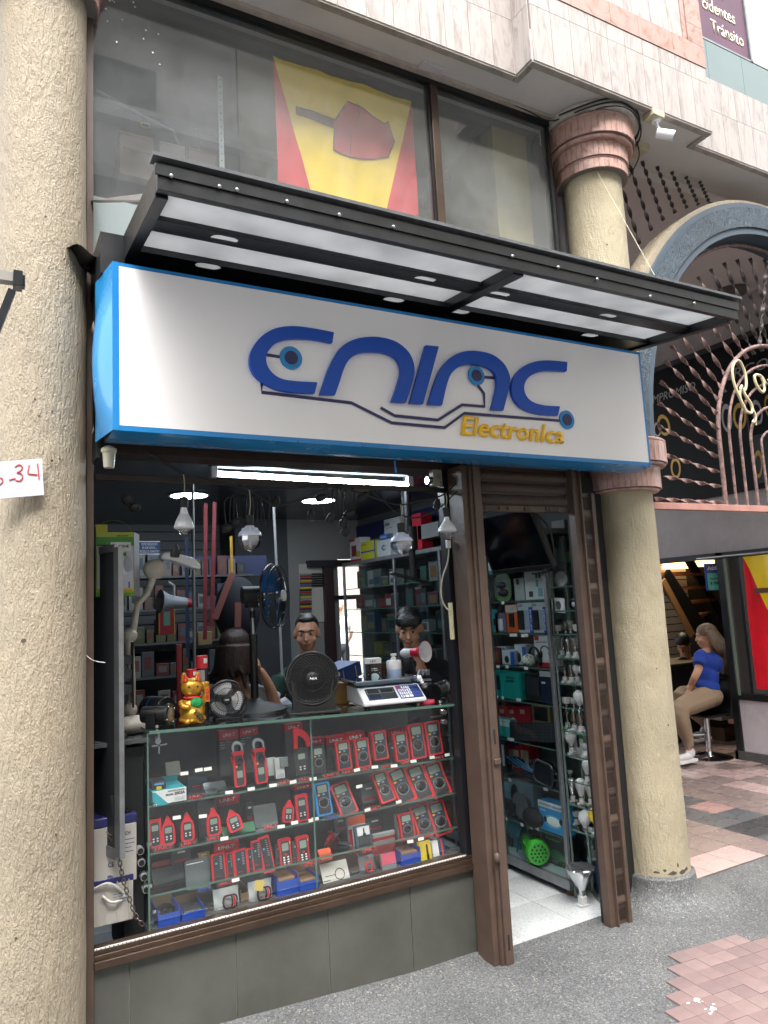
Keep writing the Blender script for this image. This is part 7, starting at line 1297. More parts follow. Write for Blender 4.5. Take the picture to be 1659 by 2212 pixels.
# ================================================================ left end: megaphone carton, metal frame, batteries, chain
t, w_, h_ = goods('megaphone_carton','green and white megaphone carton with a carrying handle hung at the left','box',ku,(100,715,410,1240),Y=.16,col='#a6b548',d=.10,dec=[('white_field',.03,.12,.97,.80,'#b9bcc8'),('green_band',0,.78,1,.92,'#3f8a38'),('name_plate',.38,.70,.92,.84,'#d6d8da',.001),('horn_picture',.45,.32,.95,.60,'#d3d5da',.004,'s'),('horn_mouth',.68,.36,.96,.62,'#9aa0ae',.006,'s'),('receiver',.42,.62,.80,.68,'#4f9a3c',.001),('pole_print',.84,.12,.89,.22,'#6a6580',.001),('green_foot',0,0,1,.07,'#4a9a30',.001),('orange_print',.66,.05,.95,.09,'#c98a2a',.0016),('red_print',.35,.03,.42,.08,'#b03a3a',.0016),('black_print',.45,.03,.54,.07,'#3a3d3a',.0016)],txt=[('PHONE',.66,.775,.42,.045,'#1c1f24'),('MP-S06USB',.70,.94,.3,.02,'#4a5030'),('RECEIVER',.66,.65,.28,.018,'#1c2a1c')])
part('handle', MB().sheet(lambda u, v: (-w_*.45+u*w_*.95, .05+v*.01, h_+.045*math.sin(PI*u)**.5*1.0+.01), 14, 1).box(-w_*.5,-w_*.2,0,.09,h_,h_+.03), cmat('#b3b42c'), t); part('side', MB().add([(w_/2+.001,0,0),(w_/2+.04,.1,0),(w_/2+.04,.1,h_),(w_/2+.001,0,h_)], [(0,1,2,3)]), cmat('#9a9ca0'), t)
mf = thing('metal_frame', 'grey aluminium frame with a perforated dark panel leaning at the left edge of the window', 'frame')
def mfx(s, z): return (.385+.085*s, .28-.30*s, z)       # along the leaning panel
zt0, zt1, zb0, zb1 = 1.90, 1.885, .72, .735
def fr_bar(nm, s0, s1, z0, z1, m_, th=.012, par=mf):
    a, b_ = Vector(mfx(s0, 0)), Vector(mfx(s1, 0)); n = Vector((.30,.085,0)).normalized()*th/2; vs = []
    for z in (z0, z1):
        for p_ in (a-n, b_-n, b_+n, a+n): vs.append((p_.x, p_.y, z))
    return part(nm, MB().add(vs, [(0,3,2,1),(4,5,6,7),(0,1,5,4),(1,2,6,5),(2,3,7,6),(3,0,4,7)]), m_, par, bev=.001)
fr_bar('post', 0, .10, zb0, zt0, alu); fr_bar('post', .86, 1.0, zb1, zt1, alu, .02); fr_bar('rail', .10, .86, zt0-.03, zt0, alu); fr_bar('rail', .10, .86, zb0, zb0+.04, alu); fr_bar('panel', .10, .86, zb0+.04, zt0-.03, mat('dark_perforated','#303236',.5,.3), .004)
hp_ = MB()
for i in range(46):
    for j in range(4):
        p_ = Vector(mfx(.2+j*.17, zb0+.07+i*.0245)); hp_.sph((p_.x+.0035, p_.y-.001, p_.z), .0018, 4)
o = part('perforations', hp_, greyp, mf); o['kind'] = 'stuff'
for z in (1.82, 1.55, 1.2, .98): part('screw', MB().sph((mfx(.05,0)[0]-.0,mfx(.05,0)[1]-.01,z),.006,8), chrome, mf)
def battery(label, kf, uv, Y, col, topc, d=.16, rz=.5, dec=()):
    loc, _, w_, h_ = place(kf, *uv, Y=Y); t = thing('battery', label, 'battery', loc, rz); part('case', MB().box(-w_/2,w_/2,0,d,0,h_*.86), col, t, bev=.004); part('lid', MB().box(-w_/2-.002,w_/2+.002,-.002,d+.002,h_*.86,h_), topc, t, bev=.004); part('terminal', MB().cyl((w_*.3,.02,h_),(w_*.3,.02,h_+.012),.01), blackr, t)
    for s, x, z, ww, hh, c in dec: text(s, w_*ww, h_*hh, cmat(c), t, (x*w_,-.0012,z*h_), (0,-.0,0), bold=.01)
    part('print_lines', MB().box(-w_*.0,w_*.45,-.0008,0,h_*.62,h_*.63).box(-w_*.0,w_*.45,-.0008,0,h_*.56,h_*.57).box(-w_*.0,w_*.38,-.0008,0,h_*.50,h_*.51).box(0,w_*.42,-.0008,0,h_*.44,h_*.45), cmat('#3a4580') , t)
    return t, w_, h_
bcr = mat('battery_cream','#b3afa8',.45,var=.06); bpu = mat('battery_purple','#272a63',.4); bbk = mat('battery_black','#1f2125',.4)
battery('big cream battery with a purple lid marked CE, at the left of the window', kd, (70,855,385,1350), .10, bcr, bpu, .16, 0.0, (('CE',-.1,.30,.14,.07,'#3a3d48'),('LEOCH',.2,.72,.3,.05,'#2b3580'),('Pb',-.12,.12,.12,.06,'#2b3580')))
battery('cream battery with white rope handles at the bottom left corner', kd, (60,1300,360,1640), .10, bcr, bpu, .16, 0.0); bt = bpy.data.objects['battery.001']
q0, q1 = at(*kd(70,1385), Y=.095), at(*kd(280,1400), Y=.095)
rope = mat('white_rope','#c9c7c0',.7,bump=1,bscale=200)
def loc_(par, p): return tuple(Vector(p)-par.location)
part('rope_handle', MB().tube([loc_(bt, p_) for p_ in smooth([(q0.x,.092,q0.z),((q0.x+q1.x)/2,.085,q0.z+.012),(q1.x,.092,q1.z),(q1.x+.005,.09,q1.z-.02)],6)], .005, 8), rope, bt); part('rope_handle', MB().tube([loc_(bt, p_) for p_ in smooth([(q0.x+.03,.092,q0.z-.03),((q0.x+q1.x)/2+.01,.08,q0.z-.055),(q1.x-.005,.092,q1.z-.03)],6)], .005, 8), rope, bt)
for i in range(4): part('case_rib', MB().box(-.07+i*.042,-.066+i*.042,-.003,0,.01,.15), bcr, bt)
battery('black battery with white lettering behind the metal frame', kd, (205,265,315,590), .16, bbk, bbk, .12, 0.0, (('BAT',.1,.7,.5,.08,'#b9bbc0'),)); battery('small dark boxed battery on top of the black one', kl, (232,995,318,1095), .18, bbk, bbk, .1, 0.0)
battery('white battery with red print behind the big cream one', kd, (200,590,330,860), .17, mat('battery_white','#b9b5b3',.5), blackr, .10, 0.0, (('FULL',.1,.45,.6,.06,'#a83a40'),('POWER',.1,.35,.6,.05,'#a83a40')))
ch = thing('chain', 'rusty steel chain hanging in the lower left of the display window', 'chain'); chm = mat('rusty_chain','#6b625c',.4,.7,var=.4,vscale=30)
cp_ = smooth([P_(kd,180,985,.06),P_(kd,245,1075,.06),P_(kd,262,1190,.06),P_(kd,290,1330,.06),P_(kd,340,1480,.06),P_(kd,385,1590,.06),P_(kd,430,1645,.06)], 9)
lk = MB().tube([(x,0,z) for x,z in rrect(.012,.024,.0058,4)], .0022, 6, closed=True).mesh('chain_link'); lk.materials.append(chm)
acc = 0
for a, b_ in zip(cp_, cp_[1:]):
    pass
L_t = 0; pts_c = [Vector(p) for p in cp_]; i = 0; pos = pts_c[0]; nlk = 0; rem = 0
for a, b_ in zip(pts_c, pts_c[1:]):
    d = (b_-a).length; t0_ = rem
    while t0_ < d:
        p = a.lerp(b_, t0_/d); o = link('chain_link', lk, None, ch, p); o.rotation_euler = ((b_-a).to_track_quat('Z','Y') @ Euler((0,0,PI/2*(nlk % 2))).to_quaternion()).to_euler(); nlk += 1; t0_ += .0175
    rem = t0_-d
part('hasp', MB().cyl(P_(kd,262,1090,.055), P_(kd,268,1112,.055), .008), mat('brass','#a88a4a',.3,.9), ch); bar3('black_strap', P_(kd,215,700,.05), P_(kd,268,1095,.05), .004, .024, blackr, ch)
# rolled papers stacked left of the counter
for i, (u, v) in enumerate(((412,1110),(420,1195),(440,1300),(455,1390))):
    q = at(*kd(u, v), Y=.10); t = thing('rolled_tube', 'white plastic tube end standing out %s' % ('at the top of the four','second from the top of the four','third from the top of the four','at the bottom of the four')[i], 'tube', q, 0, None, (0,.25,0)); part('tube', MB().cyl((0,0,0),(0,.25,0),.014,n=16), cmat('#8f9294'), t); part('hole', MB().cyl((0,-.001,0),(0,.002,0),.011,n=16), darkm, t)
tag(part('side_rack', MB().box(.50,.575,.14,.45,.3,1.10), mat('dark_rack','#1b1d1f',.6), None), 'dark side rack between the batteries and the glass counter', 'rack')
# ================================================================ hanging under the sign
def cord(par, pts, r=.0022, m_=None, nm='cord'): return part(nm, MB().tube([loc_(par, p) for p in smooth([tuple(p) for p in pts], 6)], r, 6), m_ or mat('ivory_cord','#a49d84',.5), par)
def hang(kind, kf, ut, vt, vs0, vs1, vb0, vb1, wb, vd1, label, Y=-.10):
    top_ = at(*kf(ut, vt), Y=Y); s0, s1, b0, b1, d1 = (at(*kf(ut, v), Y=Y) for v in (vs0, vs1, vb0, vb1, vd1)); w = (at(*kf(ut+wb/2, vb1), Y=Y)-at(*kf(ut-wb/2, vb1), Y=Y)).length*.93
    t = thing('hanging_bulb', label, 'light bulb', s0, 0); r = w/2; zz = lambda p: p.z-s0.z
    cord(t, [top_, top_+Vector((.003,0,-(top_.z-s0.z)*.5)), s0]); part('socket', MB().lathe([(.010,0),(.0175,-.002),(.018,zz(s1)*.6),(.0165,zz(s1)*.62),(.0165,zz(s1))][::-1], 24), blackr, t)
    part('screw_base', MB().cyl((0,0,zz(s1)),(0,0,zz(b0)),.0125), silverb, t)
    if kind == 'cone':
        part('ribbed_cooler', MB().lathe([(.012,zz(b0)),(.013,zz(b0)*.9+zz(b1)*.1),(.020,zz(b0)*.55+zz(b1)*.45),(r*.9,zz(b0)*.25+zz(b1)*.75),(r,zz(b1)*.93+zz(b0)*.07),(r*.85,zz(b1))][::-1], 32), whitep, t)
        fn = MB()
        for i in range(26):
            a = 2*PI*i/26; fn.tube([(.0155*math.cos(a),.0155*math.sin(a),zz(b0)*.75+zz(b1)*.25),(r*.84*math.cos(a),r*.84*math.sin(a),zz(b0)*.32+zz(b1)*.68)], .0012, 4)
        part('fins', fn, whitep, t); part('dome', MB().sph((0,0,zz(b1)), (r*.58, r*.58, abs(zz(d1)-zz(b1)))), clearb, t)
        for i in range(5): part('led', MB().sph((r*.3*math.cos(i*1.26),r*.3*math.sin(i*1.26),zz(b1)-.008),.0025,6), cmat('#d9d4c0'), t)
    else:
        mb = MB(); n = 28
        mb.lathe([(r*.35,zz(b0)),(r*.55,zz(b0)*.7+zz(b1)*.3),(r*.9,zz(b0)*.4+zz(b1)*.6),(r,zz(b1)*.85+zz(b0)*.15),(r,zz(b1))][::-1], n)
        for i in range(14): a = 2*PI*i/14; mb.sph((r*.62*math.cos(a),r*.62*math.sin(a),zz(b0)*.65+zz(b1)*.35),(.005,.005,.006),6)
        part('fluted_cap', mb, mat('cool_white_cap','#cdd2e6',.35), t)
        fc = MB().lathe([(r*.98,zz(b1)),(r*1.0,zz(b1)*.7+zz(d1)*.3),(r*.8,zz(b1)*.35+zz(d1)*.65),(r*.42,zz(b1)*.1+zz(d1)*.9),(r*.06,zz(d1))][::-1], 12)
        o = part('faceted_globe', fc, mat('faceted_clear','#8a90a2',.08,spec=1) if False else glassm('facet_glass',(.62,.66,.74),.22), t); o.data.polygons.foreach_set('use_smooth', [False]*len(o.data.polygons))
        part('core', MB().cyl((0,0,zz(b1)),(0,0,zz(b1)*.3+zz(d1)*.7),.005).sph((0,0,zz(b1)-.004),(r*.8,r*.8,.004)), cmat('#c9cbd6'), t); part('tip', MB().sph((0,0,zz(d1)),.0035,6), whitep, t)
    return t
hang('cone', ku, 815, 245, 428, 515, 520, 690, 178, 750, 'leftmost hanging bulb with ribbed white cone and small clear dome')
hang('disco', ku, 1352, 370, 578, 662, 665, 750, 196, 872, 'faceted clear disco bulb hanging second from the left'); 
hang('disco', kv, 990, 490, 640, 718, 722, 795, 172, 902, 'faceted clear disco bulb hanging in front of the black ceiling pole')
hang('cone', kv, 1360, 400, 515, 592, 596, 715, 138, 785, 'rightmost hanging bulb, white cone, beside the dark window jamb')
cr_ = thing('cable', 'black cable slung in loops below the sign carrying the sample bulbs', 'cable'); blk = blackr
for pts in ([(ku,490,60),(ku,650,150),(ku,815,240),(ku,1050,300),(ku,1330,368),(ku,1500,470),(kv,20,495),(kv,230,420),(kv,450,325)],[(kv,450,330),(kv,700,410),(kv,960,492),(kv,1150,460),(kv,1330,415),(kv,1480,290),(kv,1620,190)],[(ku,1060,290),(ku,1200,285),(ku,1340,370),(ku,1450,365),(ku,1659,365),(kv,200,350),(kv,440,322)],[(kv,1230,570),(kv,1330,500),(kv,1450,380),(kv,1600,220)],[(kv,740,370),(kv,880,490),(kv,960,560),(kv,1110,600),(kv,1270,540)],[(ku,480,50),(ku,600,110),(ku,800,225)]):
    part('strand', MB().tube([tuple(p) for p in smooth([tuple(at(*kf(u, v), Y=-.09)) for kf, u, v in pts], 6)], .0036, 6), blk, cr_)
rod = thing('header_bar', 'brown steel bar running across the window opening behind the hanging bulbs', 'bar'); a, b_ = at(*ku(95,265), Y=.03), at(*kv(1350,368), Y=.03); part('bar', MB().box(a.x, b_.x, .03, .05, (a.z+b_.z)/2-.012, (a.z+b_.z)/2+.012), brownd, rod, bev=.002)
def sockets(kf, u, v, label, ang=.3, Y=-.06, cordto=None):
    q = at(*kf(u, v), Y=Y); t = thing('lamp_socket', label, 'lamp socket', q, 0, None, (ang, ang*.8, .2)); part('shell', MB().lathe([(.016,-.028),(.0175,-.022),(.0175,.0),(.012,.012),(.006,.022)], 20), blackr, t); part('mouth', MB().lathe([(.013,-.0285),(1e-5,-.0285)], 16, cap=False), greyp, t)
    rb = MB()
    for i in range(12): a = 2*PI*i/12; rb.tube([(.0178*math.cos(a),.0178*math.sin(a),-.022),(.0178*math.cos(a),.0178*math.sin(a),0)], .001, 4)
    part('grip_ribs', rb, blackr, t); return t
for a in ((ku,368,445,'empty black lamp socket high at the left behind the carton handle',1.3),(ku,430,510,'empty black lamp socket below the left one',1.4),(ku,1570,460,'empty black lamp socket left of the hanging cord pair',.2),(ku,748,865,'black lamp socket over the white lamp head',.1),(kv,258,570,'black lamp socket hanging on two ivory cords',0),(kv,350,430,'black lamp socket lying across the cable bundle',1.3),(kv,425,590,'open black lamp socket, left one in the bundle',.5),(kv,525,630,'black lamp socket, lowest in the middle of the bundle',.2),(kv,580,560,'black lamp socket with round mouth, right one in the bundle',1.0),(kv,545,700,'fluted black lamp socket at the bottom of the bundle',.5),(kv,690,415,'black lamp socket right of the bundle under the tube light',.9),(kv,1290,480,'black lamp socket beside the rightmost bulb',.2),(ku,1180,680,'black lamp socket at the left of the second bulb',1.2),(ku,1260,630,'black lamp socket left behind the second bulb',.9)):
    sockets(a[0], a[1], a[2], a[3], a[4])
sk = thing('cable_bundle', 'bundle of coiled black lamp cables tied under the tube light', 'cable bundle'); random.seed(9)
for i in range(13):
    e = at(*kv(370+i*20, 560+random.uniform(-40,90)), Y=-.06); s_ = at(*kv(465, 322), Y=-.06); m1 = s_.lerp(e, .5)+Vector(((i-6)*.006, random.uniform(-.03,.03), .035)); m2 = e+Vector((0,0,.03))
    part('loop', MB().tube(smooth([tuple(s_), tuple(m1), tuple(m2), tuple(e)], 6), .0028, 6), blk, sk)
sk = thing('cable_bundle', 'bundle of black lamp cables behind the second hanging bulb', 'cable bundle')
for i in range(12):
    e = at(*ku(1160+i*32, 640+random.uniform(-60,70)), Y=.06); s_ = at(*ku(1335, 420), Y=.06); m1 = s_.lerp(e, .45)+Vector(((i-6)*.008, random.uniform(-.03,.03), .045))
    part('loop', MB().tube(smooth([tuple(s_), tuple(m1), tuple(e)], 7), .0032, 6), blk, sk)
wm = at(*ku(205,30), Y=-.2); t = thing('utility_lamp', 'ivory ribbed plastic lamp fixed under the left corner of the sign', 'lamp', wm); part('cap', MB().lathe([(.026,-.018),(.028,-.012),(.028,-.004),(.018,.004),(.010,.008)], 24), mat('aged_ivory','#bcb59c',.45), t); part('cup', MB().lathe([(1e-5,-.075),(.017,-.074),(.019,-.068),(.023,-.018)], 18), mat('ivory_translucent','#b5b19f',.3), t)
# junction box, plug with white cord
q = at(*kv(1298,265), Y=.0); t = thing('junction_box', 'cream junction box with a round lamp at the right end of the tube light', 'junction box', q); part('box', MB().box(-.028,.024,.0,.04,-.042,.042), mat('aged_cream_plastic','#a5a290',.5,var=.1), t, bev=.003); part('silver_lamp', MB().cyl((-.055,.02,-.015),(-.03,.02,-.015),.02,n=20), silverb, t); part('knockout', MB().cyl((0,-.001,.0),(0,.001,.0),.012,n=18).cyl((.014,-.001,-.028),(.014,.001,-.028),.008), cmat('#8d8a7a'), t)
t = thing('plug_cord', 'white plug with a thick ivory cord curving down the dark jamb', 'cord', at(*kv(1380,815), Y=-.03)); part('plug', MB().box(-.012,.012,-.01,.01,-.02,.02), whitep, t, bev=.005); cord(t, [at(*kv(u,v), Y=-.03) for u, v in ((1385,845),(1375,960),(1335,1080),(1320,1200),(1340,1300),(1380,1352))], .0038, mat('ivory_thick_cord','#b5ae97',.45)); x_, z_, w_, h_ = rect(*kc(1392,48), *kc(1420,350), -.02); part('ivory_bar', moved(MB().box(x_-w_/2,x_+w_/2,-.025,-.012,z_-h_/2,z_+h_/2), -t.location), mat('ivory_bar','#b9b494',.5), t, bev=.002)
# straps, bag and black ceiling pole
for (kf0, u0, v0, kf1, u1, v1, Y, c, lab, w_) in ((ku,995,480,kl,990,350,1.2,'#6a161f','dark red strap, left one of two, hanging deep in the shop',.03),(ku,1068,470,kl,1045,250,1.2,'#6a161f','dark red strap, right one of two, hanging deep in the shop',.03),(ku,840,760,kl,850,500,1.3,'#1d2c4a','navy strap hanging behind the desk lamp',.03),(ku,1202,750,ku,1210,1050,.9,'#b0862a','yellow strap hanging from the cable bundle',.02),(ku,1550,500,ku,1575,1020,1.2,'#77797a','grey strap hanging behind the fan head',.02),(kl,1600,170,kl,1620,640,1.1,'#8f8f8d','pale strap loop behind the turbo fan',.02)):
    a, b_ = at(*kf0(u0,v0), Y=Y), at(*kf1(u1,v1), Y=Y); tag(bar3('hanging_strap', a, b_, .003, w_*.75, cmat(c, .7), None), lab, 'strap')
a, b_ = at(*ku(888,300), Y=.8), at(*kl(905,680), Y=.8); tag(part('grey_rod', MB().cyl(a, b_, .008), mat('grey_rod','#7d8284',.4,.3), None), 'thin grey vertical rod rising behind the spray cans', 'rod')
q = at(*ku(1170,1330), Y=1.0); t = thing('shoulder_bag', 'dark navy bag with a dusty pink strap hanging behind the pedestal fan', 'bag', q); part('bag', MB().sph((0.06,0,-.02),(.13,.07,.19),20), mat('navy_cloth','#0d0f1c',.8), t); bar3('strap', Vector(at(*ku(1215,1050),Y=.9))-q, Vector(at(*kl(1070,180),Y=.9))-q, .003, .035, cmat('#7c4a44', .7), t); bar3('strap', Vector(at(*ku(1260,1290),Y=.9))-q, Vector(at(*kl(1258,250),Y=.9))-q, .003, .035, cmat('#7c4a44', .7), t)
q0 = at(*kv(1038,478), Y=.9); t = thing('ceiling_mount', 'black telescopic ceiling mount ending in a tilted bracket', 'mount', (q0.x,.9,2.41)); zb = at(*kv(1080,1100), Y=.9).z-2.41; part('plate', MB().cyl((0,0,-.01),(0,0,.0),.115,n=30), blackp, t); part('pole', MB().cyl((0,0,zb*.55),(.0,0,-.01),.028).cyl((.02,0,zb*.72),(.02,0,zb*.5),.04).cyl((.02,0,zb),(.02,0,zb*.7),.022), blackp, t); part('bracket', MB().box(-.16,.12,-.03,.03,-.006,.006,Matrix.Translation((.02,0,zb)) @ Matrix.Rotation(.25,4,'Y')), blackp, t, bev=.003)
# signs and racks in the background
x_, z_, w_, h_ = rect(*ku(450,790), *ku(622,900), 1.6); t = thing('motto_sign', 'blue enamel sign with white capital letters on the left background', 'sign', (x_,1.6,z_)); part('plate', MB().box(-w_/2,w_/2,0,.005,-h_/2,h_/2), cmat('#1b3a78'), t); part('rim', MB().box(-w_/2,w_/2,-.001,0,h_/2-.006,h_/2).box(-w_/2,w_/2,-.001,0,-h_/2,-h_/2+.006), wt, t)
for s, dz, ww in (('ESTE NEGOCIO',.27,.75),('ES DE DIOS...',0,.7),('YO SOLO LO ADMINISTRO',-.27,.92)): text(s, w_*ww, h_*.18, wt, t, (-.0,-.001,h_*dz), bold=.015)
tag(part('upper_band_board', MB().box(.45,2.0,2.6,2.62,1.90,2.06), bluew, None), 'navy board band along the back shelves', 'board')
for j in range(9): 
    z = 1.42+j*.105; pass
sl2 = thing('slat_wall', 'dark grey slatted wall behind the megaphone carton', 'wall panel'); 
for j in range(14): part('slat', MB().box(.30,2.0,3.55,3.57,1.32+j*.08,1.392+j*.08), mat('dark_slat','#55595b',.5), sl2)
part('backing', MB().box(.30,2.0,3.58,3.60,0,2.42), darkm, sl2)
random.seed(33)
bgp = ['#33373a','#4a1c1f','#222d3d','#4f4b45','#191b1e','#5f5c58','#3d3c20','#27383e','#4e2b1b']; bgn = ['grey','red','blue','beige','black','cream','olive','teal','rust']
for r in range(5):
    z0 = .95+r*.24; x = .62; n_ = 0
    tag(part('back_shelf', MB().box(.55,1.85,2.5,2.8,z0-.015,z0), mat('shelf_grey','#3a3d40',.6), None), 'grey back shelf, %s level from the floor of the five' % ('first','second','third','fourth','fifth')[r], 'shelf')
    while x < 1.8:
        w_ = random.uniform(.04,.10); h_ = random.uniform(.08,.19); i = random.randrange(9); n_ += 1
        t = thing('packet', '%s packet on back shelf level %s, place %s from the left' % (bgn[i], ('one','two','three','four','five')[r], ['one','two','three','four','five','six','seven','eight','nine','ten','eleven','twelve','thirteen','fourteen','fifteen','sixteen','seventeen','eighteen','nineteen','twenty','twenty-one','twenty-two'][min(n_-1,21)]), 'packet', (x+w_/2, 2.52, z0), random.uniform(-.1,.1), 'packets on the back shelves'); part('pack', MB().box(-w_/2,w_/2,0,.04,0,h_), cmat(bgp[i]), t, bev=.002); part('print', MB().box(-w_*.3,w_*.3,-.0006,0,h_*.3,h_*.8), cmat(random.choice(bgp)), t)
        x += w_+random.uniform(.005,.02)
# rack of strip lights on the pale partition
t = thing('strip_rack', 'board of coloured strip packets on the pale partition', 'rack'); c9 = ['#8a8d8a','#9a2a30','#2b2b2b','#b0902a','#7a1f24','#2d5f9a','#c9b52c','#1e2022','#a02a30','#3a5f50','#b8a02c']
for j in range(20):
    for (u0, u1) in ((168,262),(262,366)):
        if u0 > 200 and j % 3 == 0 and j > 4: continue
        if u0 > 200 and j > 5: continue
        x_, z_, w_, h_ = rect(*kv(u0,1052+j*19), *kv(u1,1064+j*19), 3.08); part('strip_packet', MB().box(x_-w_/2,x_+w_/2,3.07,3.085,z_-h_/2,z_+h_/2), cmat(c9[j % 11] if u0 < 200 else '#17181a'), t)
x_, z_, w_, h_ = rect(*kv(165,975), *kv(368,1452), 3.09); part('board', MB().box(x_-w_/2,x_+w_/2,3.088,3.099,z_-h_/2,z_+h_/2), cmat('#a8a29a'), t)
t = thing('back_doorway', 'dark maroon door frame at the back of the shop open to daylight', 'door frame'); x_, z_, w_, h_ = rect(*kv(372,1000), *kv(445,1452), 3.05); part('post', MB().box(x_-w_/2,x_+w_/2,3.04,3.1,0,z_+h_/2), cmat('#2c1a1c'), t); part('lintel', MB().box(x_-w_/2-.15,x_+.42,3.03,3.1,z_+h_/2,z_+h_/2+.06), cmat('#141416'), t); part('glazing_bar', MB().box(x_+.05,x_+.40,3.06,3.08,z_+h_/2-.30,z_+h_/2-.26), cmat('#141416'), t)
x_, z_, w_, h_ = rect(*kl(610,60), *kl(750,310), 1.5); goods('magazine','red and yellow framed packet in the left background','packet',kl,(612,60,745,310),Y=1.5,col='#8d1f28',dec=[('yellow_edge',0,0,.06,1,'#b09a30'),('yellow_edge',.94,0,1,1,'#b09a30'),('print',.3,.3,.7,.75,'#5a8a7a')])
goods('tan_carton','tan carton in the dim background beneath the straps','box',kl,(935,285,1048,392),Y=2.0,col='#7a6642'); goods('upright_carton','tall dark red panel standing behind the spray cans','carton',kl,(762,390,805,955),Y=.45,col='#8a2028',d=.02)
q = at(*ku(735,1290), Y=1.1); t = thing('grey_megaphone','pale grey megaphone hanging in the left background','megaphone',q); dm = Matrix.Rotation(math.radians(190),4,'Z') @ Matrix.Rotation(PI/2-.1,4,'Y'); part('bell', MB().lathe([(.03,-.07),(.035,0),(.045,.04),(.065,.08)], 30, dm, False), mat('pale_grey_plastic','#7f8388',.4), t); part('rear', MB().lathe([(1e-5,-.11),(.025,-.10),(.03,-.07)], 24, dm), redd, t); part('handle', MB().tube([(.0,0,.03),(.0,0,.09),(-.03,0,.11)], .010, 8), MATS['pale_grey_plastic'], t)
# ================================================================ security camera, boxes and cables by the upper capital
q = at(1412, 252, Z=4.40); t = thing('security_camera', 'white security camera on a cream box under the soffit', 'camera', (q.x, q.y, 4.42)); t.scale = (.8,.8,.8); iv = mat('aged_ivory_box','#bdb69a',.5,var=.15,vscale=15)
part('mount_box', MB().box(-.06,.06,-.05,.05,-.05,0), iv, t, bev=.004); part('flange', MB().cyl((.02,0,-.062),(.02,0,-.05),.035), whitep, t); part('neck', MB().tube([(.02,0,-.06),(.03,0,-.10),(.045,-.01,-.13)], .012, 10), whitep, t); part('body', MB().cyl((.03,.01,-.15),(.10,-.07,-.20),.030,n=24), whitep, t, bev=.002); part('hood', MB().cyl((.028,.008,-.142),(.105,-.08,-.196),.034,.034,24,False), whitep, t); part('lens', MB().cyl((.10,-.07,-.20),(.104,-.075,-.203),.024,n=20), dial, t)
q = at(1378, 322, Z=4.40); tag(part('conduit_box', MB().box(-.05,.05,-.05,.05,-.05,0), iv, None, (q.x, q.y, 4.42), bev=.004), 'cream conduit box under the soffit just behind the upper capital', 'box')
q = at(930, 150, Z=4.415); tag(part('cover_plate', MB().box(-.07,.07,-.04,.04,-.012,0), whitewall, None, (q.x, q.y, 4.42), bev=.003), 'small painted cover plate on the soffit left of its step', 'cover plate')
t = thing('capital_cable', 'black cables wrapped round the top of the pink capital', 'cable')
for (dz, dr, a0, a1) in ((0,0,-2.6,.2),(.02,.004,-2.9,-.3),(-.03,.006,-2.2,.1)):
    part('loop', MB().tube([(3.205+(.30+dr)*math.cos(a), -.02+(.30+dr)*math.sin(a), 4.385+dz+.02*math.sin(a*3)) for a in [a0+(a1-a0)*i/24 for i in range(25)]], .005, 6), blk, t)
part('tail', MB().tube(smooth([(2.95,-.10,4.39),(2.86,-.04,4.38),(2.6,-.04,4.405),(1.6,-.04,4.41),(.5,-.04,4.41)],6), .004, 6), blk, t); part('drop', MB().tube(smooth([(3.52,-.12,4.38),(3.55,-.10,4.3),(3.5,-.05,4.18),(3.46,.0,4.1)],6), .004, 6), blk, t)
# number board and bracket at the left column
hb_ = thing('number_board', 'white board with red hand painted numbers nailed to the left column', 'sign', (.0,0,0)); a, b_ = at(-10,998,Y=-.21), at(91,990,Y=-.21); c_3, d_3 = at(95,1069,Y=-.21), at(-10,1078,Y=-.21)
part('board', MB().add([tuple(p) for p in (d_3,c_3,b_,a)]+[(p.x,p.y+.008,p.z) for p in (d_3,c_3,b_,a)], [(0,1,2,3),(7,6,5,4),(0,4,5,1),(1,5,6,2),(2,6,7,3),(3,7,4,0)]), mat('white_board','#c5c5cb',.5,var=.05), hb_)
for stz in ([(60,1515),(82,1509),(104,1503)],[(100,1427),(128,1412),(150,1430),(136,1455),(113,1466),(140,1472),(152,1495),(133,1520),(104,1517)],[(196,1415),(190,1445),(189,1472),(220,1476),(252,1480)],[(250,1405),(257,1455),(262,1510)],[(0,1500),(14,1505),(18,1524),(6,1540),(-10,1536),(-16,1510),(-8,1490)]):
    part('painted_stroke', MB().tube(smooth([tuple(at(x*.3223, y*.3223+548.6, Y=-.211)) for x, y in stz], 5), .0022, 5), mat('red_marker','#b53a3c',.6), hb_)
for (u, v) in ((112,995),(28,1005),(60,1055)): q = at(u, v, Y=-.19); part('nail', MB().sph(q, .005, 6), mat('rusty_nail','#3a2f2a',.7), hb_)
ht = thing('awning_arm', 'dark steel awning arm of the neighbouring shop reaching in from the left', 'bracket'); a, b_ = at(-60,590,Y=-1.0), at(40,604,Y=-1.0); bar3('tube', a, b_, .03, .024, mat('pale_tube','#8d8a85',.5,.3), ht); q = at(38,606,Y=-1.0); part('end_block', MB().box(q.x-.011,q.x+.011,-1.02,-.98,q.z-.021,q.z+.02).box(q.x+.011,q.x+.017,-1.012,-.988,q.z-.017,q.z+.013), blackm, ht, bev=.001); bar3('strut', at(26,628,Y=-1.0), at(-20,745,Y=-1.0), .02, .018, blackm, ht)
t = thing('loose_wire', 'thin white wire sticking out of the brown jamb', 'wire'); part('wire', MB().tube(smooth([tuple(at(*kl(u,v),Y=-.03)) for u, v in ((-40,400),(0,455),(60,510),(120,530),(172,538))],5), .0016, 5), whitep, t)
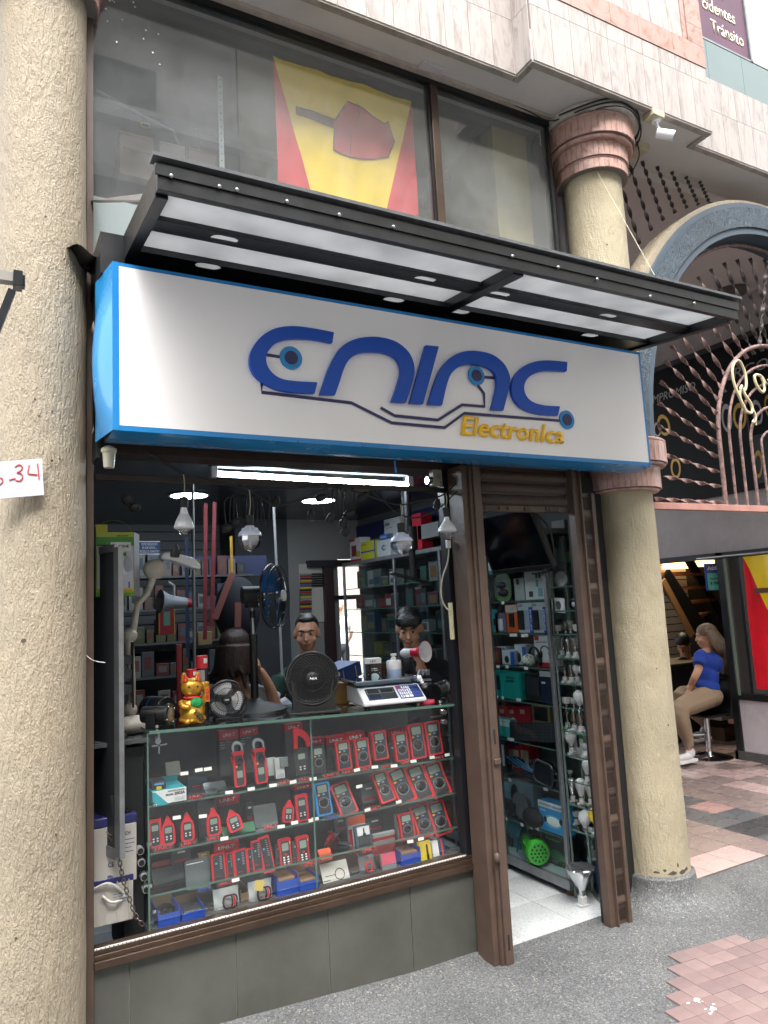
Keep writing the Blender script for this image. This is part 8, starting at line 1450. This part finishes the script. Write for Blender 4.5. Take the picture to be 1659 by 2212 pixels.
# ================================================================ people
skin = mat('skin','#b58468',.5,var=.06,vscale=20); skin2 = mat('skin_light','#c09275',.5,var=.06,vscale=20); lip = mat('lip','#7c4038',.5)
hairb = mat('black_hair','#0f0d0e',.45,bump=.6,bscale=90,stretch=(3,3,.4)); hairbr = mat('brown_hair','#2c1b15',.5,bump=.8,bscale=80,stretch=(3,3,.3))
eyew = mat('eye_white','#b5aea6',.3); iris = mat('iris_dark','#140d0a',.2)
def headmb(mb, c, M, s=1.0):
    T = Matrix.Translation(c) @ M @ Matrix.Scale(s, 4)
    mb.sph((0,.012,.022),(.076,.094,.092),24,T).sph((0,-.030,-.02),(.060,.058,.085),20,T).sph((0,-.045,-.078),(.036,.036,.030),16,T).sph((0,-.088,-.012),(.011,.016,.024),12,T).sph((0,-.100,-.026),(.015,.012,.011),12,T).sph((0,-.074,.032),(.052,.018,.014),14,T)
    for sg in (-1, 1): mb.sph((sg*.078,.012,-.005),(.012,.020,.032),12,T).sph((sg*.040,-.058,-.030),(.024,.022,.024),12,T)
    mb.sph((0,-.083,-.056),(.024,.012,.010),12,T); return T
def face(par, T, hair=None, brow=hairb):
    for sg in (-1, 1):
        part('eye', MB().sph((sg*.031,-.078,.008),(.014,.008,.0065),12,T), eyew, par); part('iris', MB().sph((sg*.029,-.0845,.007),(.0058,.003,.0058),10,T), iris, par)
        part('eyelid', MB().add([tuple(T @ Vector(v)) for v in [(sg*.031+.017*math.cos(a), -.081-.006*math.sin(a), .010+.007*math.sin(a)) for a in [PI*i/8 for i in range(9)]]+[(sg*.031+.018*math.cos(a), -.078, .015+.007*math.sin(a)) for a in [PI*i/8 for i in range(9)]]], [(i,i+1,10+i,9+i) for i in range(8)]), skin, par)
        part('eyebrow', MB().tube([tuple(T @ Vector(v)) for v in ((sg*.014,-.090,.027),(sg*.032,-.088,.033),(sg*.052,-.072,.027))], [.004,.0048,.002], 6), brow, par)
    part('mouth', MB().tube([tuple(T @ Vector(v)) for v in ((-.024,-.084,-.056),(-.010,-.094,-.053),(0,-.0955,-.055),(.010,-.094,-.053),(.024,-.084,-.056))], [.002,.0045,.0045,.0045,.002], 8), lip, par)
def hand(mb, w, d, up, s=1.0, curl=.35):
    w, d, up = Vector(w), Vector(d).normalized(), Vector(up).normalized(); side = d.cross(up).normalized(); up = side.cross(d)
    B = Matrix((side, d, up)).transposed()
    mb.sph((0,0,0),(.040*s,.048*s,.017*s),14,Matrix.Translation(w+d*.045*s) @ B.to_4x4())
    for i, L in enumerate((.068,.076,.070,.055)):
        x = (-.030+.020*i)*s; p0 = w+d*.08*s+side*x; p1 = p0+d*L*.5*s-up*curl*.01*s; p2 = p1+(d*.8-up*curl*1.4).normalized()*L*.5*s; mb.tube([p0,p1,p2], [.0095*s,.0085*s,.0065*s], 8)
    p0 = w+d*.03*s-side*.036*s; p1 = p0+(d*.6-side*.7)*.035*s; p2 = p1+d*.032*s; mb.tube([p0,p1,p2], [.012*s,.010*s,.008*s], 8)
def arm(mb, pts, r): mb.tube(smooth([tuple(p) for p in pts], 5), [r[0]+(r[1]-r[0])*i/((len(pts)-1)*5) for i in range((len(pts)-1)*5+1)], 12)
def person(name, label, base): return thing(name, label, 'person', base)
# man in the green polo
def bust(label, kf, hc, Y, yaw, pitch, shirt, skinm, hairm, arms, roll=0, s=1.0, sh=.20, hairfn=None, beard=False, torso_dx=0):
    H_ = at(*kf(*hc), Y=Y); t = person('person', label, (H_.x, H_.y, 0)); z = H_.z
    M = Matrix.Rotation(yaw,4,'Z') @ Matrix.Rotation(roll,4,'Y') @ Matrix.Rotation(pitch,4,'X'); mb = MB(); T = headmb(mb, Vector((0,0,z)), M, s)
    tx = torso_dx; nb = Vector((tx*.6,.03,z-.20)); mb.tube([T @ Vector((0,.02,-.05)), T @ Vector((0,.025,-.09)), nb, nb+Vector((0,0,-.06))], [.052*s,.050*s,.054*s,.07*s], 16)
    mb.sph((tx,.03,z-.36),(.15*s,.09,.14),18); mb.sph((tx,.03,z-.60),(.13*s,.09,.2),18)
    zv = Vector((0,0,z))
    for a in arms:
        arm(mb, [p+zv for p in a[0]], a[1])
        if len(a) > 2: hand(mb, a[2][0]+zv, *a[2][1:])
    blob('body', mb, skinm, t, .0065, 4)
    face(t, T)
    sm = MB().sph((tx,.03,z-.37),(.185*s,.115,.135),22).sph((tx,.03,z-.56),(.165*s,.115,.20),22).sph((tx,.03,z-.76),(.16*s,.11,.20),22)
    for sg in (-1, 1): sm.sph((tx+sg*sh*.86,.03,z-.285),(.068,.066,.062),16)
    sm.tube([(tx-.17,.03,z-.265),(tx-.06,.035,z-.225),(tx+.06,.035,z-.225),(tx+.17,.03,z-.265)], [.055,.058,.058,.055], 14)
    return t, T, sm, z
G0 = (255,315); gx = .0
t, T, sm, z = bust('man in a dark green polo shirt behind the turbo fan, looking left', kc, (225,300), 1.47, -.45, .12, None, skin, hairb,
    [([Vector((-.16,.03,-.30)), Vector((-.25,-.02,-.50)), Vector((-.22,-.16,-.60))], (.045,.03), (Vector((-.22,-.17,-.605)), (.25,-.9,-.1), (0,0,1))), ([Vector((.20,.03,-.30)), Vector((.28,-.02,-.50)), Vector((.18,-.17,-.60))], (.045,.03))], torso_dx=.03)
sm.tube(smooth([(-.17,.03,z-.28),(-.235,.01,z-.37),(-.265,-.015,z-.47)],5), [.066]*11, 14).tube(smooth([(.22,.03,z-.28),(.285,.01,z-.37),(.30,-.015,z-.47)],5), [.066]*11, 14)
green = mat('green_polo','#12332a',.85,bump=.3,bscale=30); blob('polo_shirt', sm, green, t, .009, 4)
part('collar', MB().tube([(.02+.072*math.cos(a), .028+.062*math.sin(a), z-.185-.035*max(0,-math.sin(a))) for a in [2*PI*i/24 for i in range(24)]], .013, 8, closed=True), green, t)
hm_ = MB().sph((0,.036,.048),(.079,.094,.080),24,T).sph((0,.060,.0),(.072,.058,.070),20,T).sph((0,-.030,.096),(.052,.042,.022),16,T); blob('hair', hm_, hairb, t, .006, 2)
part('stubble', MB().sph((0,-.0445,-.075),(.0335,.0345,.024),14,T), mat('stubble','#5a4036',.7), t)
# young man in the black sweatshirt
t, T, sm, z = bust('young man with a black fringe and a black printed sweatshirt, bending over the scale', kc, (1062,262), .98, -.60, .30, None, skin2, hairb,
    [([Vector((.24,.03,-.33)), Vector((.31,-.03,-.50)), Vector((.27,-.14,-.66))], (.045,.03), (Vector((.27,-.145,-.665)), (-.4,-.8,-.2), (0,0,1)))], s=1.0, torso_dx=.09)
z2 = z; sm = moved(sm, Vector((0,0,.0))); sm.tube(smooth([(.26,.03,z-.30),(.32,.0,z-.45),(.33,-.06,z-.60),(.28,-.13,z-.68)],5), [.068,.068,.066,.065,.063,.062,.060,.058,.056,.054,.052,.05,.049,.048,.046,.045], 14).tube(smooth([(-.10,.03,z-.30),(-.14,-.02,z-.45),(-.10,-.14,z-.56)],5), .062, 14)
blacks = mat('black_sweatshirt','#101218',.85,bump=.3,bscale=25); blob('sweatshirt', sm, blacks, t, .009, 4)
q = at(*kc(1190,620), Y=.845)-t.location; wtd = cmat('#a8aaad')
text('AMI', .085, .034, wtd, t, (q.x+.0,-.1,q.z), (0,.05,.08), bold=.0, ext=.02); text('Let It Be It Be', .10, .014, wtd, t, (q.x+.005,-.1,q.z-.045), (0,.05,.08), shear=.3, ext=.02); text('GENERATION', .08, .008, wtd, t, (q.x+.012,-.1,q.z-.066), (0,.05,.08), ext=.02)
hm_ = MB().sph((0,.028,.052),(.083,.097,.083),24,T).sph((0,-.044,.082),(.064,.032,.030),18,T).sph((0,.060,-.01),(.080,.060,.070),18,T)
for i in range(9): a = -.9+i*.225; hm_.tube([T @ Vector((.078*math.sin(a),-.078*math.cos(a)*.9,.085)), T @ Vector((.080*math.sin(a),-.092*math.cos(a),.055)), T @ Vector((.084*math.sin(a)+random.uniform(-.006,.006),-.096*math.cos(a),.034+random.uniform(-.012,.012)))], [.022,.017,.005], 8)
blob('hair', hm_, hairb, t, .006, 1)
# woman with her back turned
H_ = at(*kl(1250,440), Y=.95); t = person('person', 'brown haired woman in a white blouse, back turned, hand raised to her face', (H_.x, H_.y, 0)); z = H_.z
M = Matrix.Rotation(2.3,4,'Z'); mb = MB(); T = headmb(mb, Vector((0,0,z)), M, .96); mb.tube([T @ Vector((0,.02,-.06)), (.01,0,z-.18), (.02,0,z-.26)], [.045,.045,.07], 14).sph((.05,0,z-.38),(.15,.085,.13),16).sph((.05,0,z-.6),(.13,.085,.2),16)
e = at(*kl(1560,880), Y=.90)-t.location; w_ = at(*kl(1440,600), Y=.90)-t.location; s_ = Vector((.24,0,z-.34))
arm(mb, [s_, Vector((.30,-.02,z-.46)), e], (.045,.036)); arm(mb, [e, e.lerp(w_,.5)+Vector((.012,0,0)), w_], (.036,.022)); hand(mb, w_, (w_-e), (1,-.4,0), .95, .3); blob('body', mb, skin, t, .0065, 4); face(t, T, brow=hairbr)
sm = MB().sph((.05,0,z-.37),(.175,.105,.13),20).sph((.05,0,z-.56),(.155,.105,.2),20).tube([(-.11,0,z-.28),(.0,.0,z-.235),(.10,0,z-.235),(.22,0,z-.29)], .05, 12).tube(smooth([(.22,0,z-.31),(.275,-.01,z-.38),(.30,-.02,z-.47)],5), .064, 12).tube(smooth([(-.12,0,z-.31),(-.17,-.01,z-.40),(-.18,-.02,z-.48)],5), .062, 12)
blob('blouse', sm, mat('white_blouse','#a9aab2',.8,bump=.5,bscale=22), t, .009, 4)
hm_ = MB().sph((0,.020,.045),(.086,.102,.088),22,T).sph((0,.05,-.05),(.085,.072,.10),20,T); random.seed(4)
for i in range(26):
    a = -1.9+i*.15; hm_.tube(smooth([tuple(T @ Vector((.078*math.sin(a),.03+.075*math.cos(a),.03))), tuple(T @ Vector((.092*math.sin(a),.04+.09*math.cos(a),-.08))), tuple(T @ Vector((.105*math.sin(a)+random.uniform(-.035,.035),.05+.09*math.cos(a),-.16+random.uniform(-.06,.05))))],4), [.024,.023,.022,.02,.018,.016,.012,.009,.004], 8)
blob('hair', hm_, hairbr, t, .006, 1)
# man in white outside, seen through the back doorway
H_ = at(*kc(492,90), Y=11.6); t = person('person', 'man in a white shirt and patterned cap standing outside the back doorway', (H_.x, H_.y, 0)); z = H_.z; mb = MB(); T = headmb(mb, Vector((0,0,z)), Matrix.Rotation(PI-.3,4,'Z'))
mb.tube([(0,0,z-.05),(0,.0,z-.18),(0,0,z-.26)], [.055,.055,.09], 14).sph((0,0,z-.4),(.17,.1,.16),16).sph((0,0,z-.65),(.15,.1,.25),16)
for sg in (-1,1): arm(mb, [Vector((sg*.19,0,z-.32)), Vector((sg*.27,.03,z-.58)), Vector((sg*.22,.18,z-.78))], (.045,.03)); hand(mb, (sg*.22,.19,z-.79), (-sg*.3,.9,-.2), (0,0,1)); mb.tube([(sg*.09,0,z-.8),(sg*.10,0,z-1.2),(sg*.10,.0,-.0)], [.09,.065,.045], 12); mb.sph((sg*.1,.05,-.0),(.045,.12,.04),12)
blob('body', mb, skin, t, .012, 3)
sm = MB().sph((.0,0,z-.38),(.22,.13,.15),20).sph((0,0,z-.62),(.20,.13,.24),20).tube([(-.19,0,z-.29),(-.05,0,z-.23),(.05,0,z-.23),(.19,0,z-.29)], .06, 12)
for sg in (-1,1): sm.tube(smooth([(sg*.2,0,z-.31),(sg*.27,.01,z-.42),(sg*.29,.02,z-.52)],4), .075, 12)
blob('shirt', sm, mat('white_shirt','#c5c5c8',.8), t, .012, 3); blob('cap', MB().sph((0,.0,z+.055),(.092,.10,.075),20), mat('patterned_cap','#8a8c88',.8,var=.6,vscale=40,var2='#2e302e'), t, .008, 1)
blob('trousers', MB().sph((0,0,z-.85),(.17,.12,.14)).tube([(-.09,0,z-.85),(-.10,0,z-1.2),(-.10,0,.06)], [.10,.08,.06], 12).tube([(.09,0,z-.85),(.10,0,z-1.2),(.10,0,.06)], [.10,.08,.06], 12), cmat('#22242c', .8), t, .012, 3)
# ---------------------------------------------------------------- woman on the bar stool in the jeweller doorway
WY = 1.93; A = lambda u, v, dy=0: at(*kp(u, v), Y=WY+dy)
base = A(880, 2185); st2 = thing('bar_stool', 'black bar stool with chrome pole and round chrome foot in the jeweller doorway', 'stool', (base.x, WY, 0)); L = lambda p: tuple(Vector(p)-Vector((base.x, WY, 0)))
seat = A(905, 1730); zs_ = seat.z
part('base', MB().lathe([(.21,.003),(.20,.015),(.08,.045),(.03,.06),(.03,.075)], 40), chrome, st2); part('pole', MB().cyl((0,0,.06),(0,0,zs_-.03),.026), chrome, st2); part('footrest', MB().tube([(-.02,0,.22),(-.22,-.12,.22),(-.27,0,.22),(-.22,.12,.22),(-.02,0,.22)], .011, 8), chrome, st2)
part('seat', MB().sheet(lambda u, v: (-.22+.44*u, -.21+.42*v, zs_-.03+.05*max(0,(u-.6))), 10, 6).box(-.21,.2,-.20,.20,zs_-.06,zs_-.03), mat('black_leather','#101113',.3), st2, bev=.01)
part('backrest', MB().sheet(lambda u, v: (.16+.08*v+.05*math.cos((u-.5)*PI)-.04, -.22+.44*u, zs_-.05+.36*v-.04*math.cos((u-.5)*2)), 14, 8), MATS['black_leather'], st2); o = bpy.data.objects['backrest']; s_ = o.modifiers.new('solid', 'SOLIDIFY'); s_.thickness = .035
wo_ = person('person', 'woman with long fair hair, blue top and beige trousers sitting on a bar stool', (base.x, WY, 0))
Hc = Vector(L(A(838, 1120))); M = Matrix.Rotation(-PI/2-.7,4,'Z') @ Matrix.Rotation(.1,4,'X'); mb = MB(); T = headmb(mb, Hc, M, .98)
shC = Vector(L(A(850, 1290))); hip = Vector(L(A(845, 1640))); mb.tube([T @ Vector((0,.02,-.06)), Hc.lerp(shC, .6)+Vector((.02,0,0)), shC+Vector((.01,0,.02))], [.045,.045,.08], 14)
mb.sph(shC-Vector((0,0,.08)),(.085,.14,.12),16).sph(shC.lerp(hip,.55),(.075,.11,.14),16).sph(hip,(.11,.14,.10),16)
for dy, pts in ((-.17, [(790,1300),(775,1400),(742,1475),(715,1530),(695,1585)]), (.15, [(800,1300),(790,1400),(760,1480),(700,1560),(665,1600)])):
    pp = [Vector(L(A(u, v, dy*(.9 if i < 3 else .35)))) for i, (u, v) in enumerate(pts)]; arm(mb, pp, (.042,.024)); hand(mb, pp[-1], (pp[-1]-pp[-2]), (-1,0,.2), .9, .5)
legs = [([(850,1650),(720,1700),(615,1765),(640,1900),(680,2010),(695,2110)], -.09), ([(850,1650),(730,1640),(625,1640),(700,1740),(790,1830),(825,1900)], .09)]
for pts, dy in legs:
    pp = [Vector(L(A(u, v, dy))) for u, v in pts]; mb.tube(smooth([tuple(p) for p in pp],4), [.075-.045*i/20 for i in range(21)], 12)
blob('body', mb, skin2, wo_, .008, 4)
tp = MB().sph(shC-Vector((0,0,.07)),(.100,.160,.125),20).sph(shC.lerp(hip,.5),(.090,.122,.15),20).sph(shC.lerp(hip,.78),(.098,.135,.10),20)
for dy in (-.17,.15): p0 = Vector(L(A(795,1292,dy*.9))); p1 = Vector(L(A(778,1365,dy))); tp.tube([p0+Vector((.02,0,.0)), p0, p1], [.07,.064,.058], 12)
blob('blue_top', tp, mat('royal_blue_top','#1a3fa0',.75,bump=.3,bscale=25), wo_, .009, 4)
tr = MB().sph(hip,(.13,.165,.115),20)
for k_, (pts, dy) in enumerate(legs):
    pp = [Vector(L(A(u, v, dy))) for u, v in pts[:-1]]+[Vector(L(A(pts[-1][0]-2, pts[-1][1]-25, dy)))]; tr.tube(smooth([tuple(p) for p in pp],4), [.105,.105,.104,.102,.10,.098,.095,.09,.086,.083,.080,.078,.074,.070,.065,.060,.056,.052,.048,.045,.043], 14)
blob('trousers', tr, mat('beige_trousers','#8d7a66',.85,bump=.5,bscale=16), wo_, .009, 4)
for (u, v, dy, rx) in ((690,2165,-.09,0),(815,1975,.09,.25)):
    c_ = Vector(L(A(u, v, dy))); sh_ = MB().sph(c_+Vector((-.06,0,.0)),(.115,.042,.036),18).sph(c_+Vector((.03,0,.03)),(.05,.04,.05),14); blob('shoe', sh_, mat('white_trainer','#c5c5c8',.6), wo_, .007, 2); part('sole', MB().prism([(x, z_) for x, z_ in rrect(.25,.03,.013,4,c_.x-.05,c_.z-.032)], c_.y-.04, c_.y+.04), whitep, wo_)
hm_ = MB().sph((0,.020,.045),(.086,.102,.088),22,T); random.seed(8)
for i in range(34):
    a = -1.75+i*.105; tipv = Vector(L(A(955+i*2.6+random.uniform(-12,12), 1400+random.uniform(-60,50), -.12+.22*(i/34)))); mid = T @ Vector((.10*math.sin(a),.07+.10*math.cos(a),-.12)); hm_.tube(smooth([tuple(T @ Vector((.075*math.sin(a),.02+.075*math.cos(a),.05))), tuple(mid), tuple(mid.lerp(tipv,.5)+Vector((.02,0,0))), tuple(tipv)],4), [.024,.024,.023,.022,.021,.02,.019,.018,.017,.016,.014,.012,.010], 7)
blob('hair', hm_, mat('fair_hair','#7d6a57',.5,var=.45,vscale=16,bump=.8,bscale=90,stretch=(3,3,.3)), wo_, .0065, 1)
# someone in black beyond, counter of the jeweller
H_ = at(*kp(640,1185), Y=2.9); t = person('person', 'person in a black top with dark hair leaning over the jeweller counter', (H_.x, H_.y, 0)); z = H_.z; mb = MB(); T = headmb(mb, Vector((0,0,z)), Matrix.Rotation(-1.2,4,'Z') @ Matrix.Rotation(.7,4,'X')); mb.tube([(0,0,z-.05),(.04,0,z-.2)], [.05,.06], 12).sph((.02,0,z-.35),(.16,.1,.16),14); arm(mb, [Vector((-.16,0,z-.28)), Vector((-.24,-.1,z-.45)), Vector((-.10,-.2,z-.5))], (.045,.03)); hand(mb, (-.10,-.2,z-.5), (.8,-.4,-.2), (0,0,1)); blob('body', mb, skin, t, .01, 3)
blob('black_top', MB().sph((-.02,0,z-.36),(.24,.14,.2),18).tube([(-.2,0,z-.27),(-.02,0,z-.2),(.16,0,z-.25)], .06, 12).sph((0,0,z-.6),(.2,.14,.2),16), blacks, t, .012, 3); blob('hair', MB().sph((0,.02,.04),(.088,.10,.09),20,T), hairb, t, .008, 1)
x_, z_, w_, h_ = rect(*kp(525,1350), *kp(760,1580), 2.6); jc = thing('jeweller_counter', 'glass fronted counter beside the seated woman', 'counter', (x_+.1, 2.6, 0)); part('body', MB().box(-w_*.7,w_*1.3,0,.5,0,z_+h_/2-.02), cmat('#23262c'), jc, bev=.004); part('top', MB().box(-w_*.72,w_*1.32,-.02,.52,z_+h_/2-.02,z_+h_/2), cmat('#5a5244'), jc)
for i, (u0,v0,u1,v1,c,lab) in enumerate(((965,1640,1140,1840,'#b9b7b4','white stacked drawer unit behind the bar stool'),(1005,1905,1160,2065,'#5f4a36','brown cardboard cartons on the jeweller floor'),(1195,1625,1330,1760,'#2f5f8a','blue and white watch cartons in the low display window'))):
    goods('stacked_carton', lab, 'box', kp, (u0,v0,u1,v1), Y=2.3 if i < 2 else None, X=None if i < 2 else PX+.06, col=c, d=.2, dec=[('joint',0,.32,1,.34,'#3a3836'),('joint',0,.66,1,.68,'#3a3836')])
jl = thing('ceiling_panel_light', 'lit ceiling panel lamp inside the jeweller shop', 'lamp', (7.6, 3.2, 2.555)); part('panel', MB().box(-.3,.3,-.3,.3,-.01,0), mat('lit_panel','#f2e6cf',.5,emit='#ffe3b8',estr=5), jl)
